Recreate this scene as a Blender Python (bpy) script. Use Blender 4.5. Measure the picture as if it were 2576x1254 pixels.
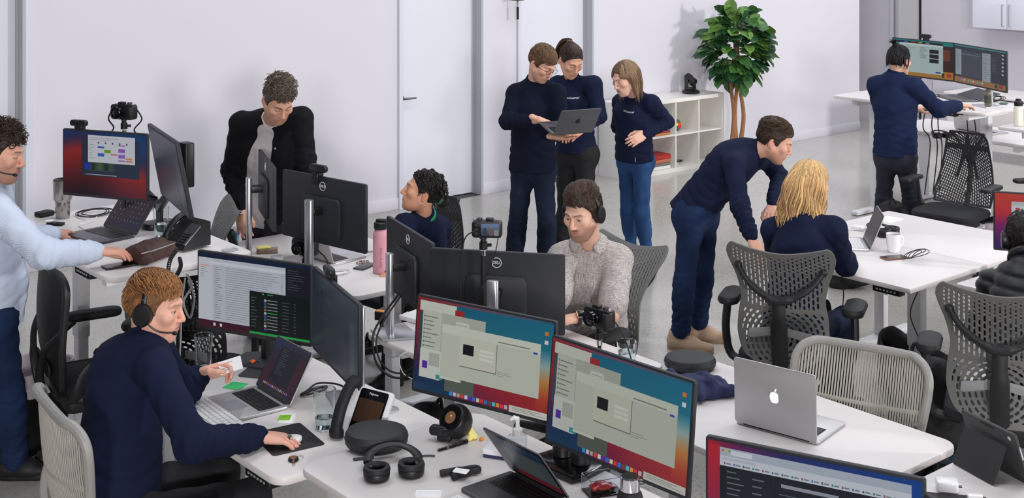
import bpy, bmesh, math, random
import numpy as np
from mathutils import Vector, Matrix, Euler
random.seed(7); np.random.seed(7)
SC = bpy.context.scene
for o in list(bpy.data.objects): bpy.data.objects.remove(o)
COL = SC.collection

# ------------------------------------------------------------------ camera
# room axes: x runs along the long back wall, y runs towards it, z up (metres)
F, HY, CH, YAW = 3250.0, -190.0, 2.62, math.radians(39.9)
CC, SS = math.cos(YAW), math.sin(YAW)
cam = bpy.data.cameras.new('camera'); camo = bpy.data.objects.new('camera', cam); COL.objects.link(camo)
camo.location = (0, 0, CH); camo.rotation_euler = (math.pi/2, 0, -YAW)
cam.sensor_width = 36.0; cam.lens = 36.0*F/2576.0; cam.shift_y = -(627.0-HY)/2576.0
cam.clip_start = 0.05; cam.clip_end = 100
SC.camera = camo

# ------------------------------------------------------------------ light
SC.view_settings.view_transform = 'Standard'; SC.view_settings.look = 'None'
SC.view_settings.exposure = -0.25; SC.view_settings.gamma = 1.0
SC.view_settings.use_curve_mapping = False
w = bpy.data.worlds.new('world'); SC.world = w; w.use_nodes = True
w.node_tree.nodes['Background'].inputs[0].default_value = (0.80, 0.86, 1.0, 1)
w.node_tree.nodes['Background'].inputs[1].default_value = 0.15
def area(name, loc, target, sx, sy, power, col):
    l = bpy.data.lights.new(name, 'AREA'); l.shape = 'RECTANGLE'; l.size = sx; l.size_y = sy
    l.energy = power; l.color = col
    o = bpy.data.objects.new(name, l); COL.objects.link(o); o.location = loc
    o.rotation_euler = (Vector(target) - Vector(loc)).to_track_quat('-Z', 'Y').to_euler()
    return o
# two photographer's softboxes on stands beside the camera, and the long ceiling lights of the hall
def cam_rel(X, d, z): return (X*CC + d*SS, -X*SS + d*CC, z)
area('soft_lamp', cam_rel(0.4, -10.0, 4.1), cam_rel(-1.0, 10, 1.0), 1.0, 1.0, 860, (1, 0.97, 0.95))
area('soft_lamp', cam_rel(3.8, -10.0, 4.1), cam_rel(0.5, 10, 1.0), 1.0, 1.0, 860, (1, 0.97, 0.96))
area('soft_lamp', cam_rel(13.5, 3.0, 3.6), cam_rel(4.6, 16, 1.4), 1.2, 1.2, 1150, (1, 0.98, 0.97))  # unseen window-like source off to the right, set as an area light
for lx, ly in ((3.5, 2.5), (3.5, 6.5), (8.5, 3.0), (8.5, 7.0), (13, 4.5), (13, 8.0)):
    area('ceiling_lamp', (lx, ly, 5.6), (lx, ly, 0), 4.0, 1.6, 122, (0.95, 0.97, 1.0))

def at(px, py, d):
    X = (px-1288.0)/F*d
    return Vector((X*CC + d*SS, -X*SS + d*CC, CH - (py-HY)*d/F))
def on(px, py, z):
    return at(px, py, F*(CH-z)/(py-HY))
def proj(p):
    X = p[0]*CC - p[1]*SS; d = p[0]*SS + p[1]*CC
    return (1288+X/d*F, HY+(CH-p[2])/d*F, d)
# ------------------------------------------------------------------ materials
def lin(c):
    def f(v):
        v /= 255.0
        return v/12.92 if v <= 0.04045 else ((v+0.055)/1.055)**2.4
    return (f(c[0]), f(c[1]), f(c[2]), 1.0)
MATS = {}
def mat(name, rgb=(200, 200, 200), rough=0.5, metal=0.0, spec=0.5, coat=0.0, trans=0.0, emis=None, estr=0.0, ior=1.45,
        noise=None, bump=None, attr=False, sheen=0.0, alpha=1.0):
    """noise=(scale,amount[,stretch]) varies the colour, bump=(scale,strength[,stretch]) the relief"""
    if name in MATS: return MATS[name]
    m = bpy.data.materials.new(name); m.use_nodes = True; MATS[name] = m
    nt = m.node_tree; b = nt.nodes['Principled BSDF']; L = nt.links
    b.inputs['Base Color'].default_value = lin(rgb); b.inputs['Roughness'].default_value = rough
    b.inputs['Metallic'].default_value = metal; b.inputs['Specular IOR Level'].default_value = spec
    b.inputs['Coat Weight'].default_value = coat; b.inputs['Coat Roughness'].default_value = 0.08
    b.inputs['Transmission Weight'].default_value = trans; b.inputs['IOR'].default_value = ior
    b.inputs['Sheen Weight'].default_value = sheen; b.inputs['Alpha'].default_value = alpha
    if emis: b.inputs['Emission Color'].default_value = lin(emis); b.inputs['Emission Strength'].default_value = estr
    src = None
    if attr:
        a = nt.nodes.new('ShaderNodeAttribute'); a.attribute_name = 'Col'; src = a.outputs['Color']
        L.new(src, b.inputs['Base Color'])
    tc = None
    if noise or bump: tc = nt.nodes.new('ShaderNodeTexCoord')
    def ntex(spec_):
        n = nt.nodes.new('ShaderNodeTexNoise'); n.inputs['Scale'].default_value = spec_[0]; n.inputs['Detail'].default_value = 4
        if len(spec_) > 2:
            mp = nt.nodes.new('ShaderNodeMapping'); mp.inputs['Scale'].default_value = spec_[2]
            L.new(tc.outputs['Object'], mp.inputs[0]); L.new(mp.outputs[0], n.inputs['Vector'])
        else: L.new(tc.outputs['Object'], n.inputs['Vector'])
        return n
    if noise:
        n = ntex(noise)
        r = nt.nodes.new('ShaderNodeMapRange'); r.inputs['To Min'].default_value = 1-noise[1]; r.inputs['To Max'].default_value = 1+noise[1]
        r.inputs['From Min'].default_value = 0.25; r.inputs['From Max'].default_value = 0.75
        L.new(n.outputs['Fac'], r.inputs['Value'])
        mx = nt.nodes.new('ShaderNodeMix'); mx.data_type = 'RGBA'; mx.blend_type = 'MULTIPLY'; mx.inputs['Factor'].default_value = 1
        if src: L.new(src, mx.inputs['A'])
        else: mx.inputs['A'].default_value = lin(rgb)
        L.new(r.outputs[0], mx.inputs['B']); L.new(mx.outputs['Result'], b.inputs['Base Color'])
    if bump:
        n = ntex(bump); bp = nt.nodes.new('ShaderNodeBump'); bp.inputs['Strength'].default_value = bump[1]; bp.inputs['Distance'].default_value = 0.01
        L.new(n.outputs['Fac'], bp.inputs['Height']); L.new(bp.outputs[0], b.inputs['Normal'])
    return m
def M_(n): return MATS[n]
def screen_mat():
    if 'screen' in MATS: return MATS['screen']
    m = mat('screen', (4, 4, 5), 0.28, spec=0.35)
    nt = m.node_tree; b = nt.nodes['Principled BSDF']
    a = nt.nodes.new('ShaderNodeAttribute'); a.attribute_name = 'Col'
    nt.links.new(a.outputs['Color'], b.inputs['Emission Color']); b.inputs['Emission Strength'].default_value = 0.72
    return m
mat('white_laminate', (226, 220, 219), 0.42, noise=(3, 0.02))
mat('white_metal', (228, 228, 232), 0.4)
mat('black_plastic', (22, 22, 25), 0.42)
mat('black_gloss', (12, 12, 14), 0.16)
mat('black_soft', (26, 26, 30), 0.62, bump=(300, 0.08))
mat('dark_grey', (52, 53, 58), 0.5)
mat('dell_back', (38, 40, 46), 0.55, bump=(900, 0.04))
mat('silver', (196, 197, 202), 0.3, metal=0.85, noise=(6, 0.03))
mat('alu', (190, 188, 190), 0.36, metal=0.55)
mat('space_grey', (92, 92, 97), 0.38, metal=0.55)
mat('chrome', (210, 210, 214), 0.12, metal=1.0)
mat('steel', (175, 172, 168), 0.24, metal=1.0, noise=(40, 0.08, (1, 1, .05)))
mat('white_plastic', (236, 236, 238), 0.3)
mat('white_matte', (234, 232, 236), 0.7)
mat('grey_plastic', (150, 150, 152), 0.5)
mat('glass', (245, 250, 250), 0.03, trans=1.0, ior=1.3, spec=0.5)
mat('water', (235, 245, 248), 0.02, trans=1.0, ior=1.33)
mat('paper', (240, 240, 242), 0.8)
mat('print_grey', (150, 150, 156), 0.8)
mat('logo_white', (225, 225, 230), 0.4)
mat('cable_black', (16, 16, 18), 0.5)
mat('cable_white', (225, 225, 226), 0.45)
screen_mat()

# ------------------------------------------------------------------ mesh building
def new_mesh(name, V, Fs, smooth=True, ang=35, cols=None):
    me = bpy.data.meshes.new(name)
    V = np.asarray(V, dtype=np.float32)
    me.vertices.add(len(V)); me.vertices.foreach_set('co', V.ravel())
    if isinstance(Fs, np.ndarray) and Fs.ndim == 2:
        n, k = Fs.shape; flat = Fs.ravel(); starts = np.arange(0, n*k, k)
    else:
        flat = np.fromiter((i for f in Fs for i in f), dtype=np.int32)
        ln = np.fromiter((len(f) for f in Fs), dtype=np.int32); starts = np.concatenate([[0], np.cumsum(ln)[:-1]]) if len(ln) else ln
    me.loops.add(len(flat)); me.loops.foreach_set('vertex_index', flat.astype(np.int32))
    me.polygons.add(len(starts)); me.polygons.foreach_set('loop_start', np.asarray(starts, dtype=np.int32))
    me.update(calc_edges=True); me.validate()
    me.polygons.foreach_set('use_smooth', [bool(smooth)]*len(me.polygons))
    if smooth and ang < 179: me.set_sharp_from_angle(angle=math.radians(ang))
    if cols is not None:
        a = me.color_attributes.new('Col', 'FLOAT_COLOR', 'POINT')
        c4 = np.ones((len(V), 4), dtype=np.float32); c4[:, :3] = cols
        a.data.foreach_set('color', c4.ravel())
    return me
def link(name, me, m, parent=None, loc=None, rot=None):
    o = bpy.data.objects.new(name, me); COL.objects.link(o)
    if m is not None:
        if isinstance(m, str): m = MATS[m]
        if not me.materials: me.materials.append(m)
    if parent is not None: o.parent = parent
    if loc is not None: o.location = loc
    if rot is not None: o.rotation_euler = rot
    return o
def tag(o, label=None, cat=None, group=None, kind=None):
    if label: o['label'] = label
    if cat: o['category'] = cat
    if group: o['group'] = group
    if kind: o['kind'] = kind
    return o
def thing(name, label, cat, loc=(0, 0, 0), rz=0.0, group=None):
    o = bpy.data.objects.new(name, None); COL.objects.link(o); o.empty_display_size = 0.1
    o.location = loc; o.rotation_euler = (0, 0, rz)
    return tag(o, label, cat, group)
def copy_tree(o, parent=None):
    c = o.copy(); COL.objects.link(c); c.parent = parent
    for ch in o.children: copy_tree(ch, c)
    return c
def rrect(sx, sy, r, n=5, cx=0, cy=0):
    r = min(r, sx/2-1e-5, sy/2-1e-5); P = []
    for k, (qx, qy) in enumerate(((1, 1), (-1, 1), (-1, -1), (1, -1))):
        for i in range(n+1):
            a = math.pi/2*(k + i/n)
            P.append((cx+qx*(sx/2-r)+r*math.cos(a), cy+qy*(sy/2-r)+r*math.sin(a)))
    return P
class MB:
    def __init__(s): s.V = []; s.F = []; s.T = None
    def add(s, V, Fs):
        b = len(s.V)
        if s.T is not None: V = [tuple(s.T @ Vector(v)) for v in V]
        s.V += [tuple(v) for v in V]; s.F += [tuple(i+b for i in f) for f in Fs]; return s
    def box(s, c, d, rz=0, R=None):
        V = []
        M = R if R is not None else Matrix.Rotation(rz, 3, 'Z')
        for x in (-1, 1):
            for y in (-1, 1):
                for z in (-1, 1): V.append(Vector(c) + M @ Vector((x*d[0]/2, y*d[1]/2, z*d[2]/2)))
        return s.add(V, [(0, 1, 3, 2), (4, 6, 7, 5), (0, 4, 5, 1), (2, 3, 7, 6), (0, 2, 6, 4), (1, 5, 7, 3)])
    def prism(s, poly, z0, z1, bev=0.0):
        n = len(poly)
        if bev <= 0:
            V = [(x, y, z0) for x, y in poly]+[(x, y, z1) for x, y in poly]
            Fs = [tuple(range(n))[::-1], tuple(range(n, 2*n))]+[(i, (i+1) % n, n+(i+1) % n, n+i) for i in range(n)]
            return s.add(V, Fs)
        cx = sum(p[0] for p in poly)/n; cy = sum(p[1] for p in poly)/n
        wx = max(abs(p[0]-cx) for p in poly); wy = max(abs(p[1]-cy) for p in poly)
        def ins(b): return [(cx+(x-cx)*(1-b/max(wx, 1e-6)), cy+(y-cy)*(1-b/max(wy, 1e-6))) for x, y in poly]
        rings = [(ins(bev), z0), (ins(bev*.3), z0+bev*.3), (poly, z0+bev), (poly, z1-bev), (ins(bev*.3), z1-bev*.3), (ins(bev), z1)]
        V = []; Fs = []
        for p, z in rings: V += [(x, y, z) for x, y in p]
        for k in range(len(rings)-1):
            for i in range(n): Fs.append((k*n+i, k*n+(i+1) % n, (k+1)*n+(i+1) % n, (k+1)*n+i))
        Fs += [tuple(range(n))[::-1], tuple(range((len(rings)-1)*n, len(rings)*n))]
        return s.add(V, Fs)
    def rbox(s, c, d, r=0.01, bev=0.003, rz=0, n=4):
        """box with rounded plan corners and softened edges"""
        old = s.T; T = Matrix.Translation(Vector(c)) @ Matrix.Rotation(rz, 4, 'Z')
        s.T = T if old is None else old @ T
        s.prism(rrect(d[0], d[1], r, n), -d[2]/2, d[2]/2, min(bev, d[2]*.45)); s.T = old; return s
    def tube(s, pts, r, n=8, closed=False, caps=True, flat=1.0, up=None):
        pts = [Vector(p) for p in pts]; m = len(pts)
        rs = r if isinstance(r, (list, tuple)) else [r]*m
        V = []; Fs = []; prev = None
        for i, p in enumerate(pts):
            if closed: t = pts[(i+1) % m]-pts[i-1]
            else: t = pts[min(i+1, m-1)]-pts[max(i-1, 0)]
            if t.length < 1e-9: t = Vector((0, 0, 1))
            t.normalize()
            if up is not None: a = Vector(up); a = a - t*a.dot(t)
            elif prev is None:
                a = Vector((0, 0, 1)) if abs(t.z) < 0.9 else Vector((1, 0, 0)); a = a - t*a.dot(t)
            else: a = prev - t*prev.dot(t)
            if a.length < 1e-6: a = t.orthogonal()
            a.normalize(); prev = a; b = t.cross(a)
            for k in range(n):
                q = 2*math.pi*k/n
                V.append(p + a*(rs[i]*flat*math.cos(q)) + b*(rs[i]*math.sin(q)))
        L = m if closed else m-1
        for i in range(L):
            for k in range(n):
                j = (i+1) % m
                Fs.append((i*n+k, i*n+(k+1) % n, j*n+(k+1) % n, j*n+k))
        if caps and not closed: Fs += [tuple(range(n))[::-1], tuple(range((m-1)*n, m*n))]
        return s.add(V, Fs)
    def cyl(s, p0, p1, r0, r1=None, n=20): return s.tube([p0, p1], [r0, r0 if r1 is None else r1], n)
    def lathe(s, prof, n=24, c=(0, 0, 0), cap0=True, cap1=True):
        V = []; Fs = []
        for r, z in prof:
            for k in range(n):
                a = 2*math.pi*k/n; V.append((c[0]+r*math.cos(a), c[1]+r*math.sin(a), c[2]+z))
        for i in range(len(prof)-1):
            for k in range(n): Fs.append((i*n+k, i*n+(k+1) % n, (i+1)*n+(k+1) % n, (i+1)*n+k))
        if cap0: Fs.append(tuple(range(n))[::-1])
        if cap1: Fs.append(tuple(range((len(prof)-1)*n, len(prof)*n)))
        return s.add(V, Fs)
    def ell(s, c, r, n=16, m=10, R=None):
        V = []; Fs = []
        M = R if R is not None else Matrix.Identity(3)
        for i in range(m+1):
            t = math.pi*i/m
            for k in range(n):
                a = 2*math.pi*k/n
                V.append(Vector(c) + M @ Vector((r[0]*math.sin(t)*math.cos(a), r[1]*math.sin(t)*math.sin(a), r[2]*math.cos(t))))
        for i in range(m):
            for k in range(n): Fs.append((i*n+k, (i+1)*n+k, (i+1)*n+(k+1) % n, i*n+(k+1) % n))
        return s.add(V, Fs)
    def mesh(s, name, smooth=True, ang=35): return new_mesh(name, s.V, s.F, smooth, ang)
    def build(s, name, m, parent=None, smooth=True, ang=35, loc=None, rot=None):
        return link(name, s.mesh(name, smooth, ang), m, parent, loc, rot)
def spline(pts, n=8):
    """Catmull-Rom through pts"""
    P = [Vector(p) for p in pts]; P = [2*P[0]-P[1]]+P+[2*P[-1]-P[-2]]; out = []
    for i in range(1, len(P)-2):
        for k in range(n):
            t = k/n; a, b, c, d = P[i-1], P[i], P[i+1], P[i+2]
            out.append(0.5*((2*b)+(c-a)*t+(2*a-5*b+4*c-d)*t*t+(3*b-a-3*c+d)*t**3))
    out.append(P[-2]); return out
_txt = {}
def text_mesh(txt, size=0.1, depth=0.0005, bold=False):
    cu = bpy.data.curves.new('lettering', 'FONT'); cu.body = txt; cu.size = size; cu.align_x = 'CENTER'; cu.align_y = 'CENTER'
    cu.extrude = depth; cu.resolution_u = 3; cu.offset = size*0.012 if bold else 0
    o = bpy.data.objects.new('lettering', cu); COL.objects.link(o)
    bpy.context.view_layer.update()
    me = bpy.data.meshes.new_from_object(o.evaluated_get(bpy.context.evaluated_depsgraph_get()))
    bpy.data.objects.remove(o); me.name = 'lettering'
    return me
def lettering(name, txt, size, m, parent, loc, rot=(0, 0, 0), bold=False, depth=0.0005):
    me = text_mesh(txt, size, depth, bold); me.materials.clear()
    return link(name, me, m, parent, loc, rot)

# ------------------------------------------------------------------ implicit surfaces (bodies, clothes, soft goods)
class Grid:
    """signed-distance field on a box, built by smooth unions of tapered limbs and ellipsoids, then meshed"""
    def __init__(s, lo, hi, h):
        s.h = h; s.lo = np.array(lo, float); s.n = np.maximum(4, np.ceil((np.array(hi)-s.lo)/h).astype(int)+1)
        s.ax = [s.lo[i]+h*np.arange(s.n[i]) for i in range(3)]
        s.D = np.full(s.n, 0.5, dtype=np.float32)
    def _blk(s, lo, hi, m):
        i0 = np.maximum(0, np.floor((np.array(lo)-m-s.lo)/s.h).astype(int)); i1 = np.minimum(s.n, np.ceil((np.array(hi)+m-s.lo)/s.h).astype(int)+1)
        if np.any(i1 <= i0): return None
        sl = tuple(slice(a, b) for a, b in zip(i0, i1))
        return sl, s.ax[0][sl[0]][:, None, None], s.ax[1][sl[1]][None, :, None], s.ax[2][sl[2]][None, None, :]
    def _mix(s, sl, d, k, sub):
        D = s.D[sl]
        if sub:
            if k > 0:
                h = np.clip(.5-.5*(D+d)/k, 0, 1); s.D[sl] = D*(1-h)-d*h+k*h*(1-h)
            else: s.D[sl] = np.maximum(D, -d)
        else:
            if k > 0:
                h = np.clip(.5+.5*(D-d)/k, 0, 1); s.D[sl] = D*(1-h)+d*h-k*h*(1-h)
            else: s.D[sl] = np.minimum(D, d)
    def cone(s, a, b, r0, r1=None, k=0.02, sub=False, fold=None, flat=None):
        """tapered capsule a->b. fold=(amp,count,phase,slant): rings of folds. flat=(normal,ratio): squash across normal"""
        r1 = r0 if r1 is None else r1; a = np.array(a, float); b = np.array(b, float); R = max(r0, r1)*(1.0 if not flat else max(1, flat[1]))
        q = s._blk(np.minimum(a, b)-R, np.maximum(a, b)+R, k+3*s.h+.01)
        if q is None: return s
        sl, x, y, z = q; x = x-a[0]; y = y-a[1]; z = z-a[2]; ba = b-a; L2 = max(ba@ba, 1e-9)
        t = np.clip((x*ba[0]+y*ba[1]+z*ba[2])/L2, 0, 1)
        dx = x-t*ba[0]; dy = y-t*ba[1]; dz = z-t*ba[2]
        r = r0+(r1-r0)*t
        if flat:
            n = np.array(flat[0], float); n /= np.linalg.norm(n); e = dx*n[0]+dy*n[1]+dz*n[2]
            g = flat[1]-1.0      # ratio >1 squashes the thickness along n
            d = np.sqrt(dx*dx+dy*dy+dz*dz+e*e*(flat[1]**2-1))-r; d = d/(1+g*0.35)
        else: d = np.sqrt(dx*dx+dy*dy+dz*dz)-r
        if fold:
            d = d+fold[0]*np.sin(fold[1]*2*math.pi*t+fold[2]+fold[3]*(dx*7-dy*9+dz*5)/max(R, .03)*.35)*(1+.6*np.sin(13*dx/R*.3+fold[2]*3))
        s._mix(sl, d, k, sub); return s
    def ell(s, c, r, R=None, k=0.02, sub=False):
        c = np.array(c, float); r = np.array(r, float); m = r.max()
        q = s._blk(c-m, c+m, k+3*s.h+.01)
        if q is None: return s
        sl, x, y, z = q; x = x-c[0]; y = y-c[1]; z = z-c[2]
        if R is not None:
            R = np.array(R); X = R[0, 0]*x+R[1, 0]*y+R[2, 0]*z; Y = R[0, 1]*x+R[1, 1]*y+R[2, 1]*z; Z = R[0, 2]*x+R[1, 2]*y+R[2, 2]*z
        else: X, Y, Z = x, y, z
        k0 = np.sqrt((X/r[0])**2+(Y/r[1])**2+(Z/r[2])**2)+1e-9; k1 = np.sqrt((X/r[0]**2)**2+(Y/r[1]**2)**2+(Z/r[2]**2)**2)+1e-9
        s._mix(sl, k0*(k0-1)/k1, k, sub); return s
    def cut(s, p, n, k=0.0):
        """remove everything on the side n points to"""
        n = np.array(n, float); n /= np.linalg.norm(n); p = np.array(p, float)
        d = (s.ax[0][:, None, None]-p[0])*n[0]+(s.ax[1][None, :, None]-p[1])*n[1]+(s.ax[2][None, None, :]-p[2])*n[2]
        s.D = np.maximum(s.D, d.astype(np.float32)); return s
    def ripple(s, amp, f, ph=0.0):
        x, y, z = s.ax[0][:, None, None]*f, s.ax[1][None, :, None]*f, s.ax[2][None, None, :]*f
        wv = np.sin(x*1.3+2.1*np.sin(z*.8+ph)+y*.7+ph)*np.sin(z*1.15+1.7*np.sin(y*.9+ph*2)+x*.5)
        s.D = s.D+(amp*wv).astype(np.float32); return s
    def crease(s, c, R, axis, amp, wl, ph=0.0, side=None):
        """cloth creases around c, running across axis"""
        c = np.array(c, float); q = s._blk(c-R*1.6, c+R*1.6, 0.0)
        if q is None: return s
        sl, x, y, z = q; x = x-c[0]; y = y-c[1]; z = z-c[2]; a = np.array(axis, float); a /= np.linalg.norm(a)
        t = x*a[0]+y*a[1]+z*a[2]; w = np.exp(-(x*x+y*y+z*z)/(R*R)*1.4)
        u = (x*(a[1]+.3)-y*(a[0]-.5)+z*.6)
        f = np.cos(t*2*math.pi/wl+ph+1.6*np.sin(u*9+ph)+.8*np.sin(u*23+ph*2)); s.D[sl] = s.D[sl]+(amp*w*(np.maximum(0, f)**2-.25*np.maximum(0, -f))).astype(np.float32); return s
    def fn(s, f):
        s.D = f(s.D, s.ax[0][:, None, None], s.ax[1][None, :, None], s.ax[2][None, None, :]).astype(np.float32); return s
    def mesh(s):
        D = s.D; D[[0, -1]] = np.maximum(D[[0, -1]], s.h); D[:, [0, -1]] = np.maximum(D[:, [0, -1]], s.h); D[:, :, [0, -1]] = np.maximum(D[:, :, [0, -1]], s.h)
        S = D < 0; c = np.zeros(tuple(s.n-1), np.int8)
        for i in (0, 1):
            for j in (0, 1):
                for k in (0, 1): c += S[i:s.n[0]-1+i, j:s.n[1]-1+j, k:s.n[2]-1+k]
        act = np.argwhere((c > 0) & (c < 8))
        idx = np.full(tuple(s.n-1), -1, np.int32); idx[tuple(act.T)] = np.arange(len(act))
        acc = np.zeros((len(act), 3)); cnt = np.zeros(len(act))
        cr = [np.array(v) for v in ((0, 0, 0), (1, 0, 0), (0, 1, 0), (1, 1, 0), (0, 0, 1), (1, 0, 1), (0, 1, 1), (1, 1, 1))]
        val = [D[tuple((act+v).T)] for v in cr]
        for a, b in ((0, 1), (2, 3), (4, 5), (6, 7), (0, 2), (1, 3), (4, 6), (5, 7), (0, 4), (1, 5), (2, 6), (3, 7)):
            va, vb = val[a], val[b]; m = (va < 0) != (vb < 0)
            t = va[m]/(va[m]-vb[m]); acc[m] += cr[a]+(cr[b]-cr[a])*t[:, None]; cnt[m] += 1
        V = s.lo+s.h*(act+acc/np.maximum(cnt, 1)[:, None])
        Fs = []
        for axn in range(3):
            o1, o2 = [(1, 2), (2, 0), (0, 1)][axn]
            sa = [slice(None)]*3; sb = [slice(None)]*3; sa[axn] = slice(0, -1); sb[axn] = slice(1, None)
            A = S[tuple(sa)]; B = S[tuple(sb)]; e = np.argwhere(A != B)
            if not len(e): continue
            ok = (e[:, o1] > 0) & (e[:, o2] > 0) & (e[:, o1] < s.n[o1]-1) & (e[:, o2] < s.n[o2]-1); e = e[ok]
            def cell(d1, d2):
                q = e.copy(); q[:, o1] += d1; q[:, o2] += d2; return idx[tuple(q.T)]
            f = np.stack([cell(-1, -1), cell(0, -1), cell(0, 0), cell(-1, 0)], 1)
            flip = ~A[tuple(e.T)]; f[flip] = f[flip][:, ::-1]; Fs.append(f)
        return V, (np.concatenate(Fs) if Fs else np.zeros((0, 4), np.int32))
def vsmooth(V, Fq, it=1, lam=.5):
    for _ in range(it):
        acc = np.zeros_like(V); cnt = np.zeros(len(V))
        for a, b in ((0, 1), (1, 2), (2, 3), (3, 0)):
            np.add.at(acc, Fq[:, a], V[Fq[:, b]]); np.add.at(cnt, Fq[:, a], 1)
        V = V+lam*(acc/np.maximum(cnt, 1)[:, None]-V)
    return V
def join_np(parts):
    Vs = []; Fs = []; Cs = []; b = 0
    for V, Fq, C in parts:
        Vs.append(V); Fs.append(Fq+b); b += len(V); Cs.append(C)
    return np.concatenate(Vs), np.concatenate(Fs), np.concatenate(Cs)
# ------------------------------------------------------------------ the room
def struct(o, label=None): o['kind'] = 'structure'; return tag(o, label)
WY = on(960, 533.7, 0).y                       # plane of the long back wall
def wallx(px, y=None):
    y = WY if y is None else y
    t = (px-1288.0)/F; d = y/(CC-t*SS); return d*(t*CC+SS)
XC = on(2161, 327.3, 0).x                      # where the back wall ends in a corner
XR = on(2166, 298.6, 0).x                      # wall with the kitchen cabinets
def wally(px, x=None):
    x = XR if x is None else x
    t = (px-1288.0)/F; d = x/(t*CC+SS); return d*(CC-t*SS)
fm = bpy.data.materials.new('polished_concrete'); fm.use_nodes = True; MATS['concrete'] = fm
nt = fm.node_tree; b = nt.nodes['Principled BSDF']; L = nt.links
tc = nt.nodes.new('ShaderNodeTexCoord')
def nz(scale, detail=5, rough=.6):
    n = nt.nodes.new('ShaderNodeTexNoise'); n.inputs['Scale'].default_value = scale; n.inputs['Detail'].default_value = detail
    n.inputs['Roughness'].default_value = rough; L.new(tc.outputs['Object'], n.inputs['Vector']); return n
n1 = nz(.35, 4, .5); cr = nt.nodes.new('ShaderNodeValToRGB'); L.new(n1.outputs['Fac'], cr.inputs[0])
cr.color_ramp.elements[0].position = .3; cr.color_ramp.elements[0].color = lin((158, 155, 149))
cr.color_ramp.elements[1].position = .72; cr.color_ramp.elements[1].color = lin((200, 197, 191))
vo = nt.nodes.new('ShaderNodeTexVoronoi'); vo.inputs['Scale'].default_value = 95; L.new(tc.outputs['Object'], vo.inputs['Vector'])
sp = nt.nodes.new('ShaderNodeValToRGB'); L.new(vo.outputs['Color'], sp.inputs[0])
sp.color_ramp.elements[0].position = .1; sp.color_ramp.elements[0].color = (.66, .63, .58, 1)
sp.color_ramp.elements[1].position = .42; sp.color_ramp.elements[1].color = (1, 1, 1, 1)
n3 = nz(1.3, 3); r3 = nt.nodes.new('ShaderNodeMapRange'); L.new(n3.outputs['Fac'], r3.inputs[0]); r3.inputs[1].default_value = .30; r3.inputs[2].default_value = .62
mx = nt.nodes.new('ShaderNodeMix'); mx.data_type = 'RGBA'; mx.blend_type = 'MULTIPLY'
L.new(r3.outputs[0], mx.inputs['Factor']); L.new(cr.outputs[0], mx.inputs['A']); L.new(sp.outputs[0], mx.inputs['B'])
# hairline cracks
vc = nt.nodes.new('ShaderNodeTexVoronoi'); vc.feature = 'DISTANCE_TO_EDGE'; vc.inputs['Scale'].default_value = .42
nw = nz(2.2, 4); ad = nt.nodes.new('ShaderNodeMixRGB'); ad.blend_type = 'ADD'; ad.inputs[0].default_value = .35
L.new(tc.outputs['Object'], ad.inputs[1]); L.new(nw.outputs['Color'], ad.inputs[2]); L.new(ad.outputs[0], vc.inputs['Vector'])
lt = nt.nodes.new('ShaderNodeMapRange'); L.new(vc.outputs['Distance'], lt.inputs[0]); lt.inputs[1].default_value = 0; lt.inputs[2].default_value = .0022
lt.inputs[3].default_value = .86; lt.inputs[4].default_value = 1
m2 = nt.nodes.new('ShaderNodeMix'); m2.data_type = 'RGBA'; m2.blend_type = 'MULTIPLY'; m2.inputs['Factor'].default_value = 1
L.new(mx.outputs['Result'], m2.inputs['A']); L.new(lt.outputs[0], m2.inputs['B']); L.new(m2.outputs['Result'], b.inputs['Base Color'])
rr = nt.nodes.new('ShaderNodeMapRange'); L.new(n3.outputs['Fac'], rr.inputs[0]); rr.inputs[3].default_value = .10; rr.inputs[4].default_value = .24
L.new(rr.outputs[0], b.inputs['Roughness']); b.inputs['Specular IOR Level'].default_value = .55
bp = nt.nodes.new('ShaderNodeBump'); bp.inputs['Strength'].default_value = .04; bp.inputs['Distance'].default_value = .01
L.new(nz(9).outputs['Fac'], bp.inputs['Height']); L.new(bp.outputs[0], b.inputs['Normal'])
mat('wall_paint', (207, 204, 212), .75, noise=(1.2, .012), bump=(60, .02))
mat('wall_shade', (206, 204, 206), .75)
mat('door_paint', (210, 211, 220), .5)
mat('jamb_shade', (170, 171, 178), .5)  # darker grey holds the shade on the right-hand door reveals
mat('trim_paint', (203, 205, 217), .45)
mat('kitchen_white', (224, 224, 236), .35)

struct(MB().box((7, 3.5, -.06), (26, 19, .12)).build('floor', 'concrete'), 'polished grey concrete floor with speckled aggregate')
D1a, D1b = wallx(1001), wallx(1212); D3a, D3b = wallx(1300), wallx(1490); D2b = wallx(62); D2a = D2b-1.05
HT, DH = 4.2, 2.45
mw = MB()
for x0, x1 in ((-6, D2a), (D2b, D1a), (D1b, D3a), (D3b, XC)): mw.box(((x0+x1)/2, WY+.08, HT/2), (x1-x0, .16, HT))
for x0, x1 in ((D2a, D2b), (D1a, D1b), (D3a, D3b)): mw.box(((x0+x1)/2, WY+.08, (HT+DH)/2), (x1-x0, .16, HT-DH))
struct(mw.build('wall_back', 'wall_paint', smooth=False), 'long white painted wall behind the office')
struct(MB().box((XC-.08, WY+1.6, HT/2), (.16, 3.04, HT)).build('wall_passage', 'wall_shade', smooth=False))
mb = MB()
for x0, x1 in ((-6, D2a), (D2b, D1a), (D1b, D3a), (D3b, XC)): mb.rbox(((x0+x1)/2, WY-.007, .055), (x1-x0, .014, .11), .002, .003)
struct(mb.build('baseboard_back', 'wall_paint'))
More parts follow.
